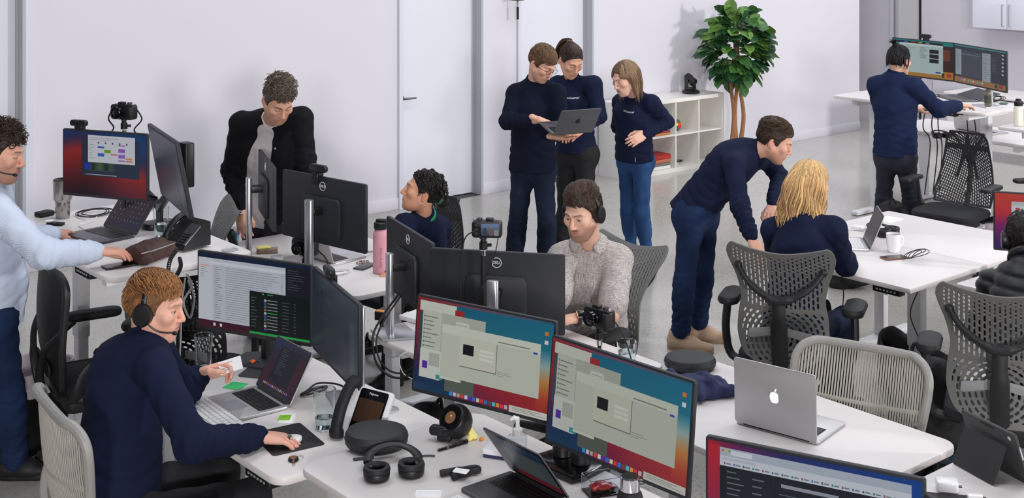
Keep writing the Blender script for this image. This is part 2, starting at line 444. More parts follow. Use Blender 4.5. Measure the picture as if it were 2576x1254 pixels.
def door(name, x0, x1, handle):
    r = thing(name, None, None, ((x0+x1)/2, WY+.1, 0)); r['kind'] = 'structure'; w_ = x1-x0
    MB().box((0, .02, DH/2+.005), (w_-.07, .045, DH-.02)).build('door_panel', 'door_paint', r, smooth=False)
    MB().box((w_/2-.012, -.05, DH/2), (.024, .15, DH)).box((w_/2-.03, -.012, DH/2), (.016, .03, DH)).build('jamb', 'jamb_shade', r, smooth=False)
    MB().box((-w_/2+.02, -.05, DH/2), (.04, .15, DH)).build('jamb', 'trim_paint', r, smooth=False)
    MB().box((w_/2+.032, -.104, DH/2), (.06, .012, DH)).build('casing', 'trim_paint', r, smooth=False)
    MB().box((0, -.03, .003), (w_, .14, .006)).build('threshold', 'dark_grey', r, smooth=False)
    if handle:
        MB().cyl((-w_/2+.1, 0, 1.0), (-w_/2+.1, -.012, 1.0), .033).build('handle_rose', 'chrome', r)
        MB().tube([(-w_/2+.1, -.01, 1.0), (-w_/2+.1, -.055, 1.0), (-w_/2+.12, -.06, 1.0), (-w_/2+.235, -.06, .998)], [.011, .011, .011, .008], 10).build('lever_handle', 'space_grey', r)
    return r
door('door_1', D1a, D1b, True); door('door_2', D2a, D2b, False); door('door_3', D3a, D3b, False)
# side wall with the kitchen corner
yk = wally(2365); yd0, yd1 = wally(2318), wally(2240)
m = MB().box((XR+.08, (yd0-8+yd0)/2, HT/2), (.16, 8, HT)); m.box((XR+.08, (yd1+13)/2, HT/2), (.16, 13-yd1, HT)); m.box((XR+.08, (yd0+yd1)/2, 3.4), (.16, yd1-yd0, 1.6))
struct(m.build('wall_right', 'wall_paint', smooth=False))
r = thing('door_4', None, None, (XR+.06, (yd0+yd1)/2, 0)); r['kind'] = 'structure'; wd = yd1-yd0
MB().box((.0, 0, 1.3), (.05, wd-.12, 2.6)).build('door_panel', 'wall_shade', r, smooth=False)
MB().box((-.05, wd/2-.03, 1.3), (.06, .05, 2.6)).build('jamb', 'wall_paint', r, smooth=False)
MB().box((-.055, wd/2-.09, 1.3), (.05, .02, 2.6)).build('jamb', 'jamb_shade', r, smooth=False)
MB().box((-.065, -wd/2+.012, 1.3), (.02, .022, 2.6)).build('gap_strip', 'black_plastic', r, smooth=False)
MB().cyl((-.085, wd/2-.075, 2.35), (-.085, wd/2-.075, 1.95), .045).build('hinge', 'dark_grey', r)
struct(MB().rbox((XR-.007, yk-2.5, .055), (.014, 6, .11), .002, .003).build('baseboard_right', 'wall_paint'))
# ---- kitchen wall cabinets
def cabinet(y1, y0, label):
    c = thing('wall_cabinet', label, 'cabinet', (XR-.17, (y0+y1)/2, 1.36), 0, 'kitchen wall cabinets'); W = y1-y0
    MB().box((0, 0, .4), (.34, W-.002, .8)).build('body', 'kitchen_white', c, smooth=False)
    for sgn in (-1, 1):
        d = MB().rbox((-.18, sgn*W/4, .4), (.02, W/2-.005, .79), .004, .002).build('cabinet_door', 'kitchen_white', c)
        y = sgn*.045
        MB().tube([(-.19, y, .04), (-.22, y, .04), (-.22, y, .30), (-.19, y, .30)], .007, 8).build('handle', 'silver', d)
yc = wally(2448, XR-.34)
cabinet(yc, yc-.9, 'white wall cabinet at the far end, leftmost of the kitchen row')
cabinet(yc-.902, yc-1.8, 'white wall cabinet over the red and purple screen, at the picture edge')
# ---- ship's bell
bx = wallx(1283); bz = 1.93
r = thing('brass_bell', 'small dark bell with black knotted rope on the white wall', 'bell', (bx, WY, bz))
MB().rbox((-.05, -.01, .03), (.05, .02, .12), .01, .004).tube([(-.05, -.015, .06), (-.03, -.09, .09), (0, -.12, .075), (0, -.12, .05)], .008, 8).build('bracket', 'chrome', r)
MB().lathe([(.012, .05), (.03, .045), (.036, .02), (.042, -.02), (.066, -.05), (.062, -.052), (.03, -.03)], 24, (0, -.12, 0)).build('bell_cup', mat('bell_metal', (60, 52, 44), .18, metal=1.0), r)
m = MB()
for i in range(4): m.ell((0, -.12, -.055-.017*i), (.008, .008, .009), 8, 6)
m.build('clapper_chain', 'chrome', r)
m = MB()
for i in range(7): m.ell((0, -.12, -.128-.017*i), (.013+.002*(i in (0, 6)), .013, .010), 10, 6)
m.build('rope_tassel', 'black_soft', r)
# ------------------------------------------------------------------ desks
def desk(label, x0, y0, lx, ly, z, keypads=(), legs=True, grom=(), rad=.06, tone='white_laminate', group='white sit-stand desks'):
    r = thing('standing_desk', label, 'desk', (x0+lx/2, y0+ly/2, 0), 0, group); t = .028
    MB().prism(rrect(lx, ly, rad, 6), z-t, z, .006).build('tabletop', tone, r)
    if legs:
        for sy in (-1, 1):
            y = sy*(ly/2-.2)
            lg = MB().rbox((0, y, (z-t)*.72), (.065, .085, (z-t)*.56), .008, .004).build('leg', 'white_metal', r)
            MB().rbox((0, y, (z-t)*.25), (.055, .073, (z-t)*.5-.05), .008, .004).build('leg_tube', 'white_metal', lg)
            MB().rbox((0, y, .022), (lx-.1, .08, .032), .012, .006).build('foot', 'white_metal', r)
            MB().box((0, y, z-t-.03), (lx-.12, .05, .05)).build('bracket', 'white_metal', r)
        MB().box((0, 0, z-t-.045), (.05, ly-.45, .04)).build('frame_rail', 'dark_grey', r)
    for (side, yy) in keypads:
        k = MB().rbox((side*(lx/2-.035), yy, z-t-.016), (.055, .17, .03), .008, .004).build('control_panel', 'black_plastic', r)
        m = MB()
        for i in range(6): m.box((side*(lx/2-.006), yy-.055+i*.022, z-t-.014), (.003, .010, .008))
        m.build('buttons', 'grey_plastic', k)
    for gx, gy in grom:
        MB().lathe([(.04, 0), (.04, .003), (.03, .005), (.028, .003)], 24, (gx, gy, z)).build('cable_grommet', 'alu', r)
    return r
def corner(px, py, z): p = on(px, py, z); return p.x, p.y
LU = .75
ZA, ZB, ZC, ZD1 = .73, .775, .73, 1.08
ax, ay = corner(698, 1212, ZA); bx_, by_ = corner(746, 1172, ZB); cx_, cy_ = corner(914, 835, ZC)
ex, ey = corner(890, 748, ZC); d1x, d1y = corner(275, 702, ZD1); dx_, dy_ = corner(2419, 1118, .73)
fx_, fy_ = corner(2440, 1131, .725); hx, hy = corner(2289, 728, .73); ix, iy = corner(2476, 286, 1.07)
desk('white desk of the man in navy holding a card', ax, ay, LU, 1.22, ZA, keypads=((-1, -.45),), grom=((.28, -.32),))
desk('white desk under the pair of matching screens', bx_, by_-1.22, LU+.03, 1.22, ZB, keypads=((-1, -.2),))
desk('white desk at the bottom edge carrying the dark browser screen', bx_+.03, by_-2.46, LU, 1.22, ZB)
desk('white desk of the man in the beige shirt', cx_, cy_-1.22, LU, 1.22, ZC, grom=((-.3, .5),))
desk('white desk with the pink bottle before the man in black', ex, ey, LU, 1.42, ZC, grom=((-.3, -.2),))
desk('raised white desk of the man in the pale blue shirt', d1x, d1y, LU-.04, 1.42, ZD1, keypads=((-1, -.38),), grom=((.28, -.6),))
desk('white desk carrying the silver laptop and grey case', dx_-LU, dy_, LU, 1.24, .73, rad=.07)
desk('white desk with the black tablet in the corner', fx_-LU-.02, fy_-1.3, LU+.02, 1.28, .725, rad=.05)
desk('white desk with the mug and earphones', hx, hy, LU, 1.14, .73, keypads=((-1, -.42),), rad=.008)
desk('empty white desk behind the mug', hx+LU+.005, hy, LU, 1.14, .73, rad=.008)
desk('raised white desk of the person with the topknot', ix, iy, LU, 1.5, 1.07, keypads=((-1, -.4),), rad=.03, group='far white desks')
desk('low white desk behind the black mesh chair', ix+LU+.05, iy+.0, LU, 1.5, .71, rad=.02, group='far white desks')
desk('low white desk beyond the white flask', ix+LU+.05, iy-1.6, LU, 1.55, .73, rad=.02, grom=((-.2, .45),), group='far white desks')
# desk of the man in the black puffer jacket, carrying his screen
desk('raised white desk with the cream flask', corner(2509, 318, 1.0)[0], corner(2509, 318, 1.0)[1]-1.4, LU, 1.4, 1.0, rad=.02, group='far white desks')
desk('white desk before the man in the black puffer jacket', hx+.28, hy-1.64, LU, 1.55, .73, rad=.02)

q0 = on(2373, 230, .72); r = desk('long white bench desk behind the far monitors', q0.x, q0.y-2.2, .7, 2.2, .72, rad=.01, group='far white desks')
MB().box((-.34, 0, .40), (.02, 2.1, .56)).build('modesty_panel', 'white_laminate', r, smooth=False)
# ------------------------------------------------------------------ perforated and woven sheets (2-D contour -> bent sheet)
def sheet(f, s0, s1, t0, t1, ns, ntt, warp, th=0.004):
    """solid where f(s,t)>0; polygons from a contour walk, bent by warp(s,t)->(x,y,z)"""
    S = np.linspace(s0, s1, ns); T = np.linspace(t0, t1, ntt)
    G = f(S[:, None]+0*T[None, :], T[None, :]+0*S[:, None])
    V = []; Fs = []; key = {}
    def vid(k, s, t):
        if k not in key: key[k] = len(V); V.append(warp(s, t))
        return key[k]
    inside = G > 0
    cnt = inside[:-1, :-1].astype(int)+inside[1:, :-1]+inside[1:, 1:]+inside[:-1, 1:]
    for i, j in np.argwhere(cnt > 0):
        cs = [(i, j), (i+1, j), (i+1, j+1), (i, j+1)]; poly = []
        for q in range(4):
            a, b = cs[q], cs[(q+1) % 4]; ga, gb = G[a], G[b]
            if ga > 0: poly.append(vid(a, S[a[0]], T[a[1]]))
            if (ga > 0) != (gb > 0):
                w_ = ga/(ga-gb); s_ = S[a[0]]+(S[b[0]]-S[a[0]])*w_; t_ = T[a[1]]+(T[b[1]]-T[a[1]])*w_
                k = (min(a, b), max(a, b)); poly.append(vid(k, s_, t_))
        if len(poly) >= 3: Fs.append(tuple(poly))
    return V, Fs
def sheet_obj(name, VF, m, parent, th=.004):
    o = link(name, new_mesh(name, VF[0], VF[1], True, 60), m, parent)
    md = o.modifiers.new('thickness', 'SOLIDIFY'); md.thickness = th; md.offset = 0
    return o
mat('mirra_grey', (104, 104, 102), .5); mat('graphite', (33, 33, 36), .5); mat('aeron_grey', (150, 148, 145), .45)
mat('mesh_beige', (176, 172, 163), .7); mat('seat_fabric', (34, 34, 40), .85, bump=(400, .2))
def five_star(r, z0, zs, m, rot=0.0):
    """gas column, five legs and casters under a seat at height zs"""
    MB().lathe([(.03, z0), (.03, zs-.2), (.022, zs-.2), (.022, zs-.04)], 16).build('gas_column', m, r)
    for k in range(5):
        a = rot+2*math.pi*k/5; e = Vector((math.cos(a), math.sin(a), 0))
        lg = MB().tube([e*.02+Vector((0, 0, z0+.03)), e*.16+Vector((0, 0, z0+.022)), e*.31+Vector((0, 0, .085))], [.03, .024, .016], 10).build('leg', m, r)
        c = e*.315; s_ = Vector((-math.sin(a), math.cos(a), 0)); q = MB()
        for sg in (-1, 1): q.cyl(c+s_*sg*.008+Vector((0, 0, .03)), c+s_*sg*.026+Vector((0, 0, .03)), .029, n=14)
        q.cyl(c+Vector((0, 0, .03)), c+Vector((0, 0, .075)), .011, n=8).build('caster', 'black_plastic', lg)
MIRRA = {}
def mirra_sheet():
    # outline: wide shoulders, waist, round bottom, as seen from behind. s across, t up (0..0.62)
    tt = np.array([0, .02, .06, .14, .24, .32, .42, .52, .58, .62]); ww = np.array([.06, .15, .198, .228, .222, .205, .225, .262, .272, .26])
    td = np.linspace(-.1, .72, 320); wd = np.convolve(np.interp(td, tt, ww), np.ones(25)/25, 'same')
    def half(t): return np.interp(t, td, wd)
    def f(s, t):
        top = .582+.046*(np.abs(s)/.262)**1.6
        edge = np.minimum(np.minimum(half(np.clip(t, 0, .62))-np.abs(s), top-t), t-.004)
        # corner rounding at the shoulders
        rc = .06; cx = .266-rc; cy = .626-rc
        d = np.sqrt(np.maximum(np.abs(s)-cx, 0)**2+np.maximum(t-cy, 0)**2)
        edge = np.where((np.abs(s) > cx) & (t > cy), np.minimum(edge, rc-d), edge)
        g = edge-.022
        # upper field: columns of short vertical slots, getting shorter upward
        P = .0215; kx = s*(1+.10*(t-.3)); i = np.round(kx/P); xx = kx-i*P
        Q = np.where(t > .47, .021, .034); ty = t+np.where(i % 2 == 0, 0, Q/2)+.10*s*s
        j = np.round(ty/Q); yy = ty-j*Q; hl = np.where(t > .47, .004, .0105)
        slot = .0048-np.sqrt(xx**2+np.maximum(np.abs(yy)-hl, 0)**2)
        # lower field: concentric rings of slots
        ry = (t-.135); rx = s; rad = np.sqrt(rx**2*.85+ry**2*1.1); ang = np.arctan2(ry, rx)
        RP = .0235; k = np.round(rad/RP); dr = rad-k*RP; m_ = np.maximum(4, np.round(k*5.0)); aa = ang/(2*np.pi)*m_+k*.37
        da = np.abs(aa-np.round(aa))*2*np.pi*rad/m_; sl2 = .0052-np.sqrt(dr**2+np.maximum(da-.0062, 0)**2)
        hole = np.where(t > .27, slot, np.where(rad > .01, sl2, -1))
        hole = np.where(np.abs(t-.27) < .006, -1, hole)
        hole = np.where(g > 0, hole, -1)
        return np.minimum(edge, -hole)
    def warp(s, t):
        lean = -.06*((t-.2)/.42)**2*np.sign(t-.2)*1.0 if t > .2 else -.05*((.2-t)/.2)**2
        y = lean - .02*math.cos(t*9) + .62*s*s
        return (s, y, t)
    return sheet(f, -.285, .285, -.005, .64, 118, 132, warp)
def mirra(label, loc, rz, tone='mirra_grey', group='perforated grey office chairs', zs=.46, recline=0.10, base=True):
    r = thing('task_chair', label, 'office chair', loc, rz, group)
    if 'v' not in MIRRA: MIRRA['v'] = mirra_sheet()
    key = 'm'+tone
    b = sheet_obj('backrest', MIRRA['v'], tone, r, .007) if key not in MIRRA else link('backrest', MIRRA[key], None, r)
    if key in MIRRA:
        md = b.modifiers.new('thickness', 'SOLIDIFY'); md.thickness = .007; md.offset = 0
    MIRRA[key] = b.data
    B = Matrix.Translation((0, -.235, zs-.02)) @ Matrix.Rotation(recline, 4, 'X'); b.matrix_local = B
    def bl(n, mb, m): o = mb.build(n, m, r); o.matrix_local = B; return o
    sp = MB().tube(spline([(0, -.05, -.02), (0, -.075, .12), (0, -.085, .25), (0, -.075, .36)], 5), [.042]*10+[.034]*6, 10, flat=.45, up=(0, 1, 0))
    bl('spine', sp, 'graphite')
    bl('spine_foot', MB().prism([(-.12, -.06), (.12, -.06), (.09, .02), (-.09, .02)], -.045, .01, .01), 'graphite')
    for sg in (-1, 1):
        y = MB().tube(spline([(0, -.078, .35), (sg*.06, -.074, .365), (sg*.15, -.05, .42), (sg*.205, -.018, .485)], 5), [.022]*5+[.017]*5+[.014]*6, 10)
        y.ell((sg*.207, -.012, .49), (.02, .016, .02), 12, 8); bl('yoke', y, 'graphite')
        lb = MB().prism([(sg*.035, .205), (sg*.16, .175), (sg*.165, .135), (sg*.15, .13), (sg*.035, .165)][::sg], -.004, .004, .002)
        lb.V = [(x, -.052+z+abs(x)*.2, y_) for x, y_, z in lb.V]; bl('lumbar_pad', lb, 'grey_plastic')
    # seat, arms, base
    MB().prism(rrect(.49, .46, .12, 6, 0, .0), zs-.05, zs, .02).build('seat', 'seat_fabric', r)
    MB().rbox((0, -.05, zs-.09), (.3, .34, .08), .05, .02).build('tilt_housing', 'graphite', r)
    for sg in (-1, 1):
        a = MB().tube(spline([(sg*.17, -.08, zs-.08), (sg*.29, -.07, zs-.06), (sg*.325, -.055, zs+.06), (sg*.322, -.03, zs+.2)], 5), .028, 10, flat=.7).build('arm_post', 'graphite', r)
        MB().prism(rrect(.112, .25, .054, 8, sg*.315, .03), zs+.192, zs+.242, .022).build('armrest', 'black_soft', r)
    if base: five_star(r, .07, zs, 'graphite', .3)
    return r
AER = {}
def aeron(label, loc, rz, frame='aeron_grey', weave='mesh_beige', stripes=False, zs=.46, group='rounded mesh office chairs', base=True, arms=True, recline=.16, black=False):
    """rounded trapezoid mesh back in a tubular frame"""
    r = thing('mesh_chair', label, 'office chair', loc, rz, group)
    B = Matrix.Translation((0, -.22, zs-.02)) @ Matrix.Rotation(recline, 4, 'X')
    def W(s, t): return (s, .9*s*s-.03*math.sin(t*6)-.02, t)
    tt = [0, .03, .1, .25, .45, .53, .575, .59]; ww = [.12, .17, .205, .245, .275, .265, .22, .15]
    ou = [(w_, t) for w_, t in zip(ww, tt)]; loop = ou+[(-w_, t) for w_, t in ou[::-1]]
    pts = spline([W(*q) for q in loop]+[W(*loop[0])], 4)[:-1]
    fr = MB().tube(pts, .018, 10, closed=True).build('back_frame', frame, r); fr.matrix_local = B
    def half(t): return np.interp(t, tt, ww)
    key = ('s' if stripes else 'p')
    if key not in AER:
        if stripes:
            def f(s, t):
                e = np.minimum(np.minimum(half(np.clip(t, 0, .59))-np.abs(s)+.003, .59-t), t-.002)
                p = .0112; q = np.abs(((s+.02*t)/p) % 1-.5)*p; w_ = np.abs((t/.15) % 1-.5)*.15
                gap = np.minimum(.0021-q, w_-.0025)
                return np.minimum(e, -gap)
            AER[key] = sheet(f, -.285, .285, -.005, .60, 235, 60, W)
        else:
            def f(s, t): return np.minimum(np.minimum(half(np.clip(t, 0, .59))-np.abs(s)+.003, .59-t), t-.002)
            AER[key] = sheet(f, -.285, .285, -.005, .60, 30, 36, W)
    o = sheet_obj('back_mesh', AER[key], weave, r, .002); o.matrix_local = B
    # spine and lumbar behind the mesh
    lp = MB().prism(rrect(.3, .07, .03, 5, 0, .13), -.006, .006, .003); lp.V = [(x, -.055+.5*x*x+z, y) for x, y, z in lp.V]
    lp = lp.build('lumbar_pad', 'black_soft' if black else 'mesh_beige', r); lp.matrix_local = B
    for sg in (-1, 1):
        s_ = MB().tube(spline([(0, -.06, -.04), (sg*.05, -.075, .10), (sg*.16, -.05, .24), (sg*.24, .02, .33)], 5), [.02]*8+[.015]*8, 8, flat=.6).build('back_support', frame, r); s_.matrix_local = B
    MB().prism(rrect(.5, .46, .1, 6, 0, .0), zs-.03, zs, .012).build('seat', weave if not black else 'seat_fabric', r)
    q = [(x, y, zs-.015) for x, y in rrect(.52, .48, .11, 6)]
    MB().tube(q, .018, 8, closed=True).build('seat_frame', frame, r)
    MB().rbox((0, -.05, zs-.085), (.26, .3, .08), .04, .02).build('tilt_housing', 'graphite', r)
    if arms:
        for sg in (-1, 1):
            MB().tube(spline([(sg*.2, -.2, zs-.03), (sg*.3, -.19, zs+.02), (sg*.315, -.16, zs+.12), (sg*.315, -.08, zs+.19)], 5), [.024]*16, 10, flat=.7).build('arm_post', frame, r)
            MB().prism(rrect(.1, .27, .045, 6, sg*.315, .02), zs+.185, zs+.225, .016).build('armrest', frame if not black else 'black_soft', r)
    if base: five_star(r, .07, zs, 'graphite' if black else frame, .5)
    return r
SAY = {}
def sayl(label, loc, rz, zs=.46, group='black net-backed office chairs', base=True, recline=.16):
    r = thing('net_chair', label, 'office chair', loc, rz, group)
    B = Matrix.Translation((0, -.22, zs)) @ Matrix.Rotation(recline, 4, 'X')
    def W(s, t): return (s, .5*s*s-.05*math.sin(t*6.0), t)
    if 'v' not in SAY:
        def half(t): return np.interp(t, [0, .1, .3, .5, .56], [.225, .235, .2, .165, .13])
        def f(s, t):
            h_ = half(np.clip(t, 0, .56)); e = np.minimum(np.minimum(h_-np.abs(s), .555-t), t)
            a = s/h_*.2; c1 = ((t-a*.55+.9*a*a)/.0215) % 1; c2 = ((a*1.15+t*.18*np.sign(a+1e-6))/.0185) % 1
            g = np.minimum(np.abs(c1-.5)*.0215, np.abs(c2-.5)*.0185)   # distance to the middle of an opening
            op = np.minimum(.0074-np.abs(c1-.5)*.0215, .0058-np.abs(c2-.5)*.0185)
            op = np.where((e < .014) | ((t > .42) & (t < .455)), -1, op)
            op = np.where((np.abs(np.abs(s)-(.5-t)*.28) < .012) & (t > .2), -1, op)
            return np.minimum(e, -op)
        SAY['v'] = sheet(f, -.24, .24, -.002, .57, 130, 140, W)
    o = sheet_obj('net_back', SAY['v'], 'graphite', r, .006); o.matrix_local = B
    s_ = MB().tube(spline([(0, -.02, -.1), (0, -.1, .1), (0, -.1, .3), (0, -.05, .42)], 5), [.03]*16, 8, flat=.6).build('spine', 'graphite', r); s_.matrix_local = B
    for sg in (-1, 1):
        y = MB().tube([(0, -.09, .3), (sg*.08, -.04, .48), (sg*.13, 0, .55)], .012, 8).build('yoke', 'graphite', r); y.matrix_local = B
    MB().prism(rrect(.5, .47, .12, 6), zs-.055, zs, .024).build('seat', 'seat_fabric', r)
    MB().rbox((0, -.06, zs-.1), (.3, .36, .09), .06, .02).build('tilt_housing', 'graphite', r)
    for sg in (-1, 1):
        MB().tube(spline([(sg*.16, -.2, zs-.1), (sg*.3, -.16, zs-.03), (sg*.31, -.08, zs+.18)], 6), [.034]*7+[.028]*6, 10, flat=.7).build('arm_post', 'graphite', r)
        MB().prism(rrect(.09, .26, .03, 5, sg*.31, .0), zs+.18, zs+.21, .01).build('armrest', 'graphite', r)
    if base: five_star(r, .07, zs, 'graphite', .1)
    return r
# ------------------------------------------------------------------ screens: flat print, one small coloured quad per drawn shape
class Scr:
    def __init__(s, w, h): s.w = w; s.h = h; s.V = []; s.F = []; s.C = []; s.n = 0; s.y = 0.0
    def q(s, x0, y0, x1, y1, c, eps=.00008):
        """rectangle in 0..1 screen units from the top left; c one colour or four (tl,tr,br,bl)"""
        cs = c if isinstance(c[0], (tuple, list)) else [c]*4; s.y -= eps; y = s.y; b = len(s.V)
        for (x, yy) in ((x0, y0), (x1, y0), (x1, y1), (x0, y1)): s.V.append(((x-.5)*s.w, y, (.5-yy)*s.h))
        s.F.append((b+3, b+2, b+1, b)); s.C += [lin(k)[:3] for k in cs]; return s
    def grid(s, f, nx=14, ny=9, x0=0, y0=0, x1=1, y1=1, eps=.00008):
        s.y -= eps; yy = s.y; b = len(s.V)
        for j in range(ny+1):
            for i in range(nx+1):
                u, v = i/nx, j/ny; X = x0+(x1-x0)*u; Y = y0+(y1-y0)*v
                s.V.append(((X-.5)*s.w, yy, (.5-Y)*s.h)); s.C.append(lin(f(u, v))[:3])
        for j in range(ny):
            for i in range(nx):
                a = b+j*(nx+1)+i; s.F.append((a+nx+1, a+nx+2, a+1, a))
        return s
    def lines(s, x0, y0, x1, y1, n, c, th=.3, rng=None, minw=.4):
        rng = rng or random.Random(n*7+int(x0*100)); dy = (y1-y0)/n
        for i in range(n):
            L = minw+(1-minw)*rng.random(); s.q(x0, y0+dy*i, x0+(x1-x0)*L, y0+dy*(i+th), c, 0.000002 if i else .00008)
        return s
    def build(s, parent, loc, name='screen'):
        me = new_mesh(name, s.V, s.F, False, 180, np.array(s.C)); return link(name, me, 'screen', parent, loc)
def mixc(a, b, t): t = max(0, min(1, t)); return tuple(a[i]+(b[i]-a[i])*t for i in range(3))
def ramp(stops, t):
    for (t0, c0), (t1, c1) in zip(stops, stops[1:]):
        if t <= t1: return mixc(c0, c1, (t-t0)/(t1-t0))
    return stops[-1][1]
def bigsur(u, v, k=1.0):
    """red, blue and purple waves"""
    wv = v+.22*math.sin(u*2.6+.4)-.25*u
    c = ramp([(-.3, (20, 95, 130)), (.0, (22, 110, 140)), (.10, (30, 120, 150)), (.22, (170, 140, 110)), (.34, (190, 50, 45)), (.52, (150, 30, 60)), (.72, (95, 40, 95)), (1.1, (30, 45, 90))], wv)
    return tuple(x*k for x in c)
def scr_twin(S, k=1.0):
    g = (196*k, 200*k, 186*k); g2 = (178*k, 182*k, 170*k); g3 = (208*k, 212*k, 198*k); tx = (130*k, 132*k, 126*k)
    S.grid(lambda u, v: mixc(mixc((22, 92, 118), (30, 110, 140), u), (60, 130, 140), v), 10, 6)
    S.grid(lambda u, v: ramp([(0, (120, 40, 50)), (.3, (150, 35, 45)), (.55, (110, 40, 70)), (.8, (40, 45, 85)), (1, (28, 60, 92))], v+.1*u), 4, 10, 0, 0, .30, 1)
    S.grid(lambda u, v: ramp([(0, (90, 40, 90)), (.5, (150, 40, 55)), (1, (172, 50, 45))], u*.7+(1-v)*.3), 8, 6, .30, .72, 1, 1)
    S.grid(lambda u, v: ramp([(0, (40, 120, 150)), (.25, (150, 175, 170)), (.5, (190, 130, 70)), (.8, (175, 60, 45)), (1, (160, 45, 45))], v), 3, 8, .90, .30, 1, .96)
    S.q(0, 0, 1, .022, [(150, 40, 45), (30, 100, 130), (30, 100, 130), (150, 40, 45)])
    S.q(.02, .03, .30, .14, g3).q(.29, .07, .36, .15, (160, 45, 50)).q(.02, .15, .045, .62, (60, 75, 85))
    S.q(.045, .13, .52, .62, g2).q(.045, .13, .19, .62, g).lines(.07, .19, .17, .60, 9, tx, .25)
    for i in range(9): S.q(.055, .185+.046*i, .066, .205+.046*i, (120, 124, 128), .000004)
    S.q(.30, .19, .40, .55, g3).lines(.31, .22, .39, .30, 3, tx, .2)
    S.q(.04, .55, .20, .86, (210*k, 212*k, 206*k)).q(.11, .58, .19, .72, g2)
    S.q(.06, .68, .10, .76, (90, 50, 170)).q(.17, .80, .22, .85, (60, 150, 150))
    S.q(.20, .24, .92, .80, g).q(.20, .24, .92, .29, g3).q(.20, .29, .92, .335, g3).lines(.62, .305, .90, .335, 1, tx, .4)
    S.q(.87, .335, .90, .355, (40, 80, 190)).lines(.62, .62, .74, .68, 3, tx, .22)
    S.q(.345, .345, .615, .655, (120*k, 122*k, 112*k)).q(.34, .33, .61, .645, (204*k, 206*k, 190*k)).q(.365, .41, .445, .52, (28, 28, 34))
    for i in range(3): S.q(.49, .43+.045*i, .59, .455+.045*i, (222*k, 224*k, 214*k), .000004)
    S.q(.24, .80, .46, .95, (95*k, 100*k, 92*k)).q(.20, .80, .36, .83, g3)
    S.q(.72, .93, 1, 1, (214*k, 214*k, 206*k)).lines(.74, .945, .98, .99, 3, tx, .3)
    cols = [(60, 150, 220), (200, 200, 200), (180, 170, 160), (220, 80, 60), (220, 220, 220), (90, 60, 180), (60, 120, 220), (220, 220, 180), (220, 70, 50), (40, 130, 220), (90, 90, 90), (90, 190, 220), (230, 160, 60), (230, 60, 90), (190, 190, 190)]
    for i, c in enumerate(cols): S.q(.28+.029*i, .945, .302+.029*i, .985, c, .000004)
    for i in range(2): S.q(.945, .10+.09*i, .97, .14+.09*i, [(220, 120, 60), (220, 220, 225)][i], .000004)
def scr_mail(S):
    S.grid(lambda u, v: ramp([(0, (22, 34, 62)), (.5, (30, 32, 48)), (1, (70, 24, 40))], v), 4, 6)
    S.q(0, .06, .79, .90, (190, 196, 208)).q(0, .06, .13, .90, (204, 208, 216)).q(.10, .10, .79, .14, (214, 218, 226))
    S.q(.015, .155, .10, .175, (226, 170, 170)).lines(.02, .19, .09, .36, 6, (120, 124, 134), .2)
    S.lines(.15, .17, .22, .88, 24, (120, 124, 134), .22); S.lines(.25, .17, .74, .88, 24, (140, 144, 154), .22, minw=.7); S.lines(.75, .17, .78, .88, 24, (140, 144, 154), .22)
    S.q(.79, .04, 1, .42, (26, 28, 40)).lines(.81, .08, .97, .36, 9, (90, 94, 108), .16, minw=.2)
    S.q(.47, .42, 1, .985, (14, 24, 24)).q(.47, .42, .56, .96, (18, 22, 24)).q(.47, .955, 1, .985, (30, 165, 80)).lines(.485, .50, .545, .92, 10, (100, 110, 108), .18)
    for i in range(10):
        y = .51+.042*i; S.q(.60, y, .622, y+.03, [(180, 190, 200), (90, 80, 160), (60, 120, 120), (140, 110, 80)][i % 4], .000004)
        S.q(.63, y+.004, .72, y+.014, (150, 158, 156) if i != 4 else (40, 190, 90), .000004); S.q(.76, y+.006, .82, y+.013, (90, 98, 96), .000004); S.q(.86, y+.006, .88, y+.013, (90, 98, 96), .000004)
    S.q(.585, .435, .60, .455, (40, 190, 90)).q(.63, .44, .68, .452, (60, 150, 90))
    for x in (.14, .20): S.q(x, .925, x+.02, .965, (220, 220, 226), .000004)
def scr_calendar(S):
    S.grid(lambda u, v: ramp([(0, (26, 62, 110)), (.18, (40, 46, 90)), (.38, (150, 44, 40)), (.62, (110, 34, 40)), (1, (40, 26, 36))], v*.9-.18*u+.12*math.sin(u*5)+.06), 14, 10)
    S.q(.22, .10, .92, .70, (44, 52, 72)).q(.30, .45, .62, .62, (60, 72, 80)).q(.26, .50, .33, .6, (40, 60, 160), .000004).lines(.27, .67, .8, .69, 1, (170, 170, 180), .6)
    for x, c in ((.34, (40, 60, 40)), (.42, (70, 100, 50)), (.5, (40, 46, 40)), (.56, (60, 80, 60))): S.q(x, .49, x+.05, .6, c, .000004)
    S.q(.30, .05, .87, .48, (206, 208, 218)).lines(.32, .09, .7, .14, 2, (150, 152, 162), .25)
    rnd = random.Random(3)
    for c, x, y, h in (((60, 90, 190), .42, .22, .03), ((120, 160, 40), .50, .27, .05), ((60, 100, 200), .42, .33, .05), ((150, 90, 190), .67, .24, .06), ((150, 100, 200), .67, .33, .06), ((190, 90, 110), .58, .33, .02), ((210, 140, 60), .76, .38, .025), ((140, 100, 190), .67, .42, .02), ((170, 110, 190), .67, .18, .02), ((200, 120, 80), .76, .42, .02)):
        S.q(x, y, x+.08, y+h, c, .000004)
    for i in range(5): S.q(.42+.085*i, .15, .44+.085*i, .18, (90, 90, 140), .000004)
    S.lines(.32, .2, .38, .45, 6, (150, 152, 162), .2)
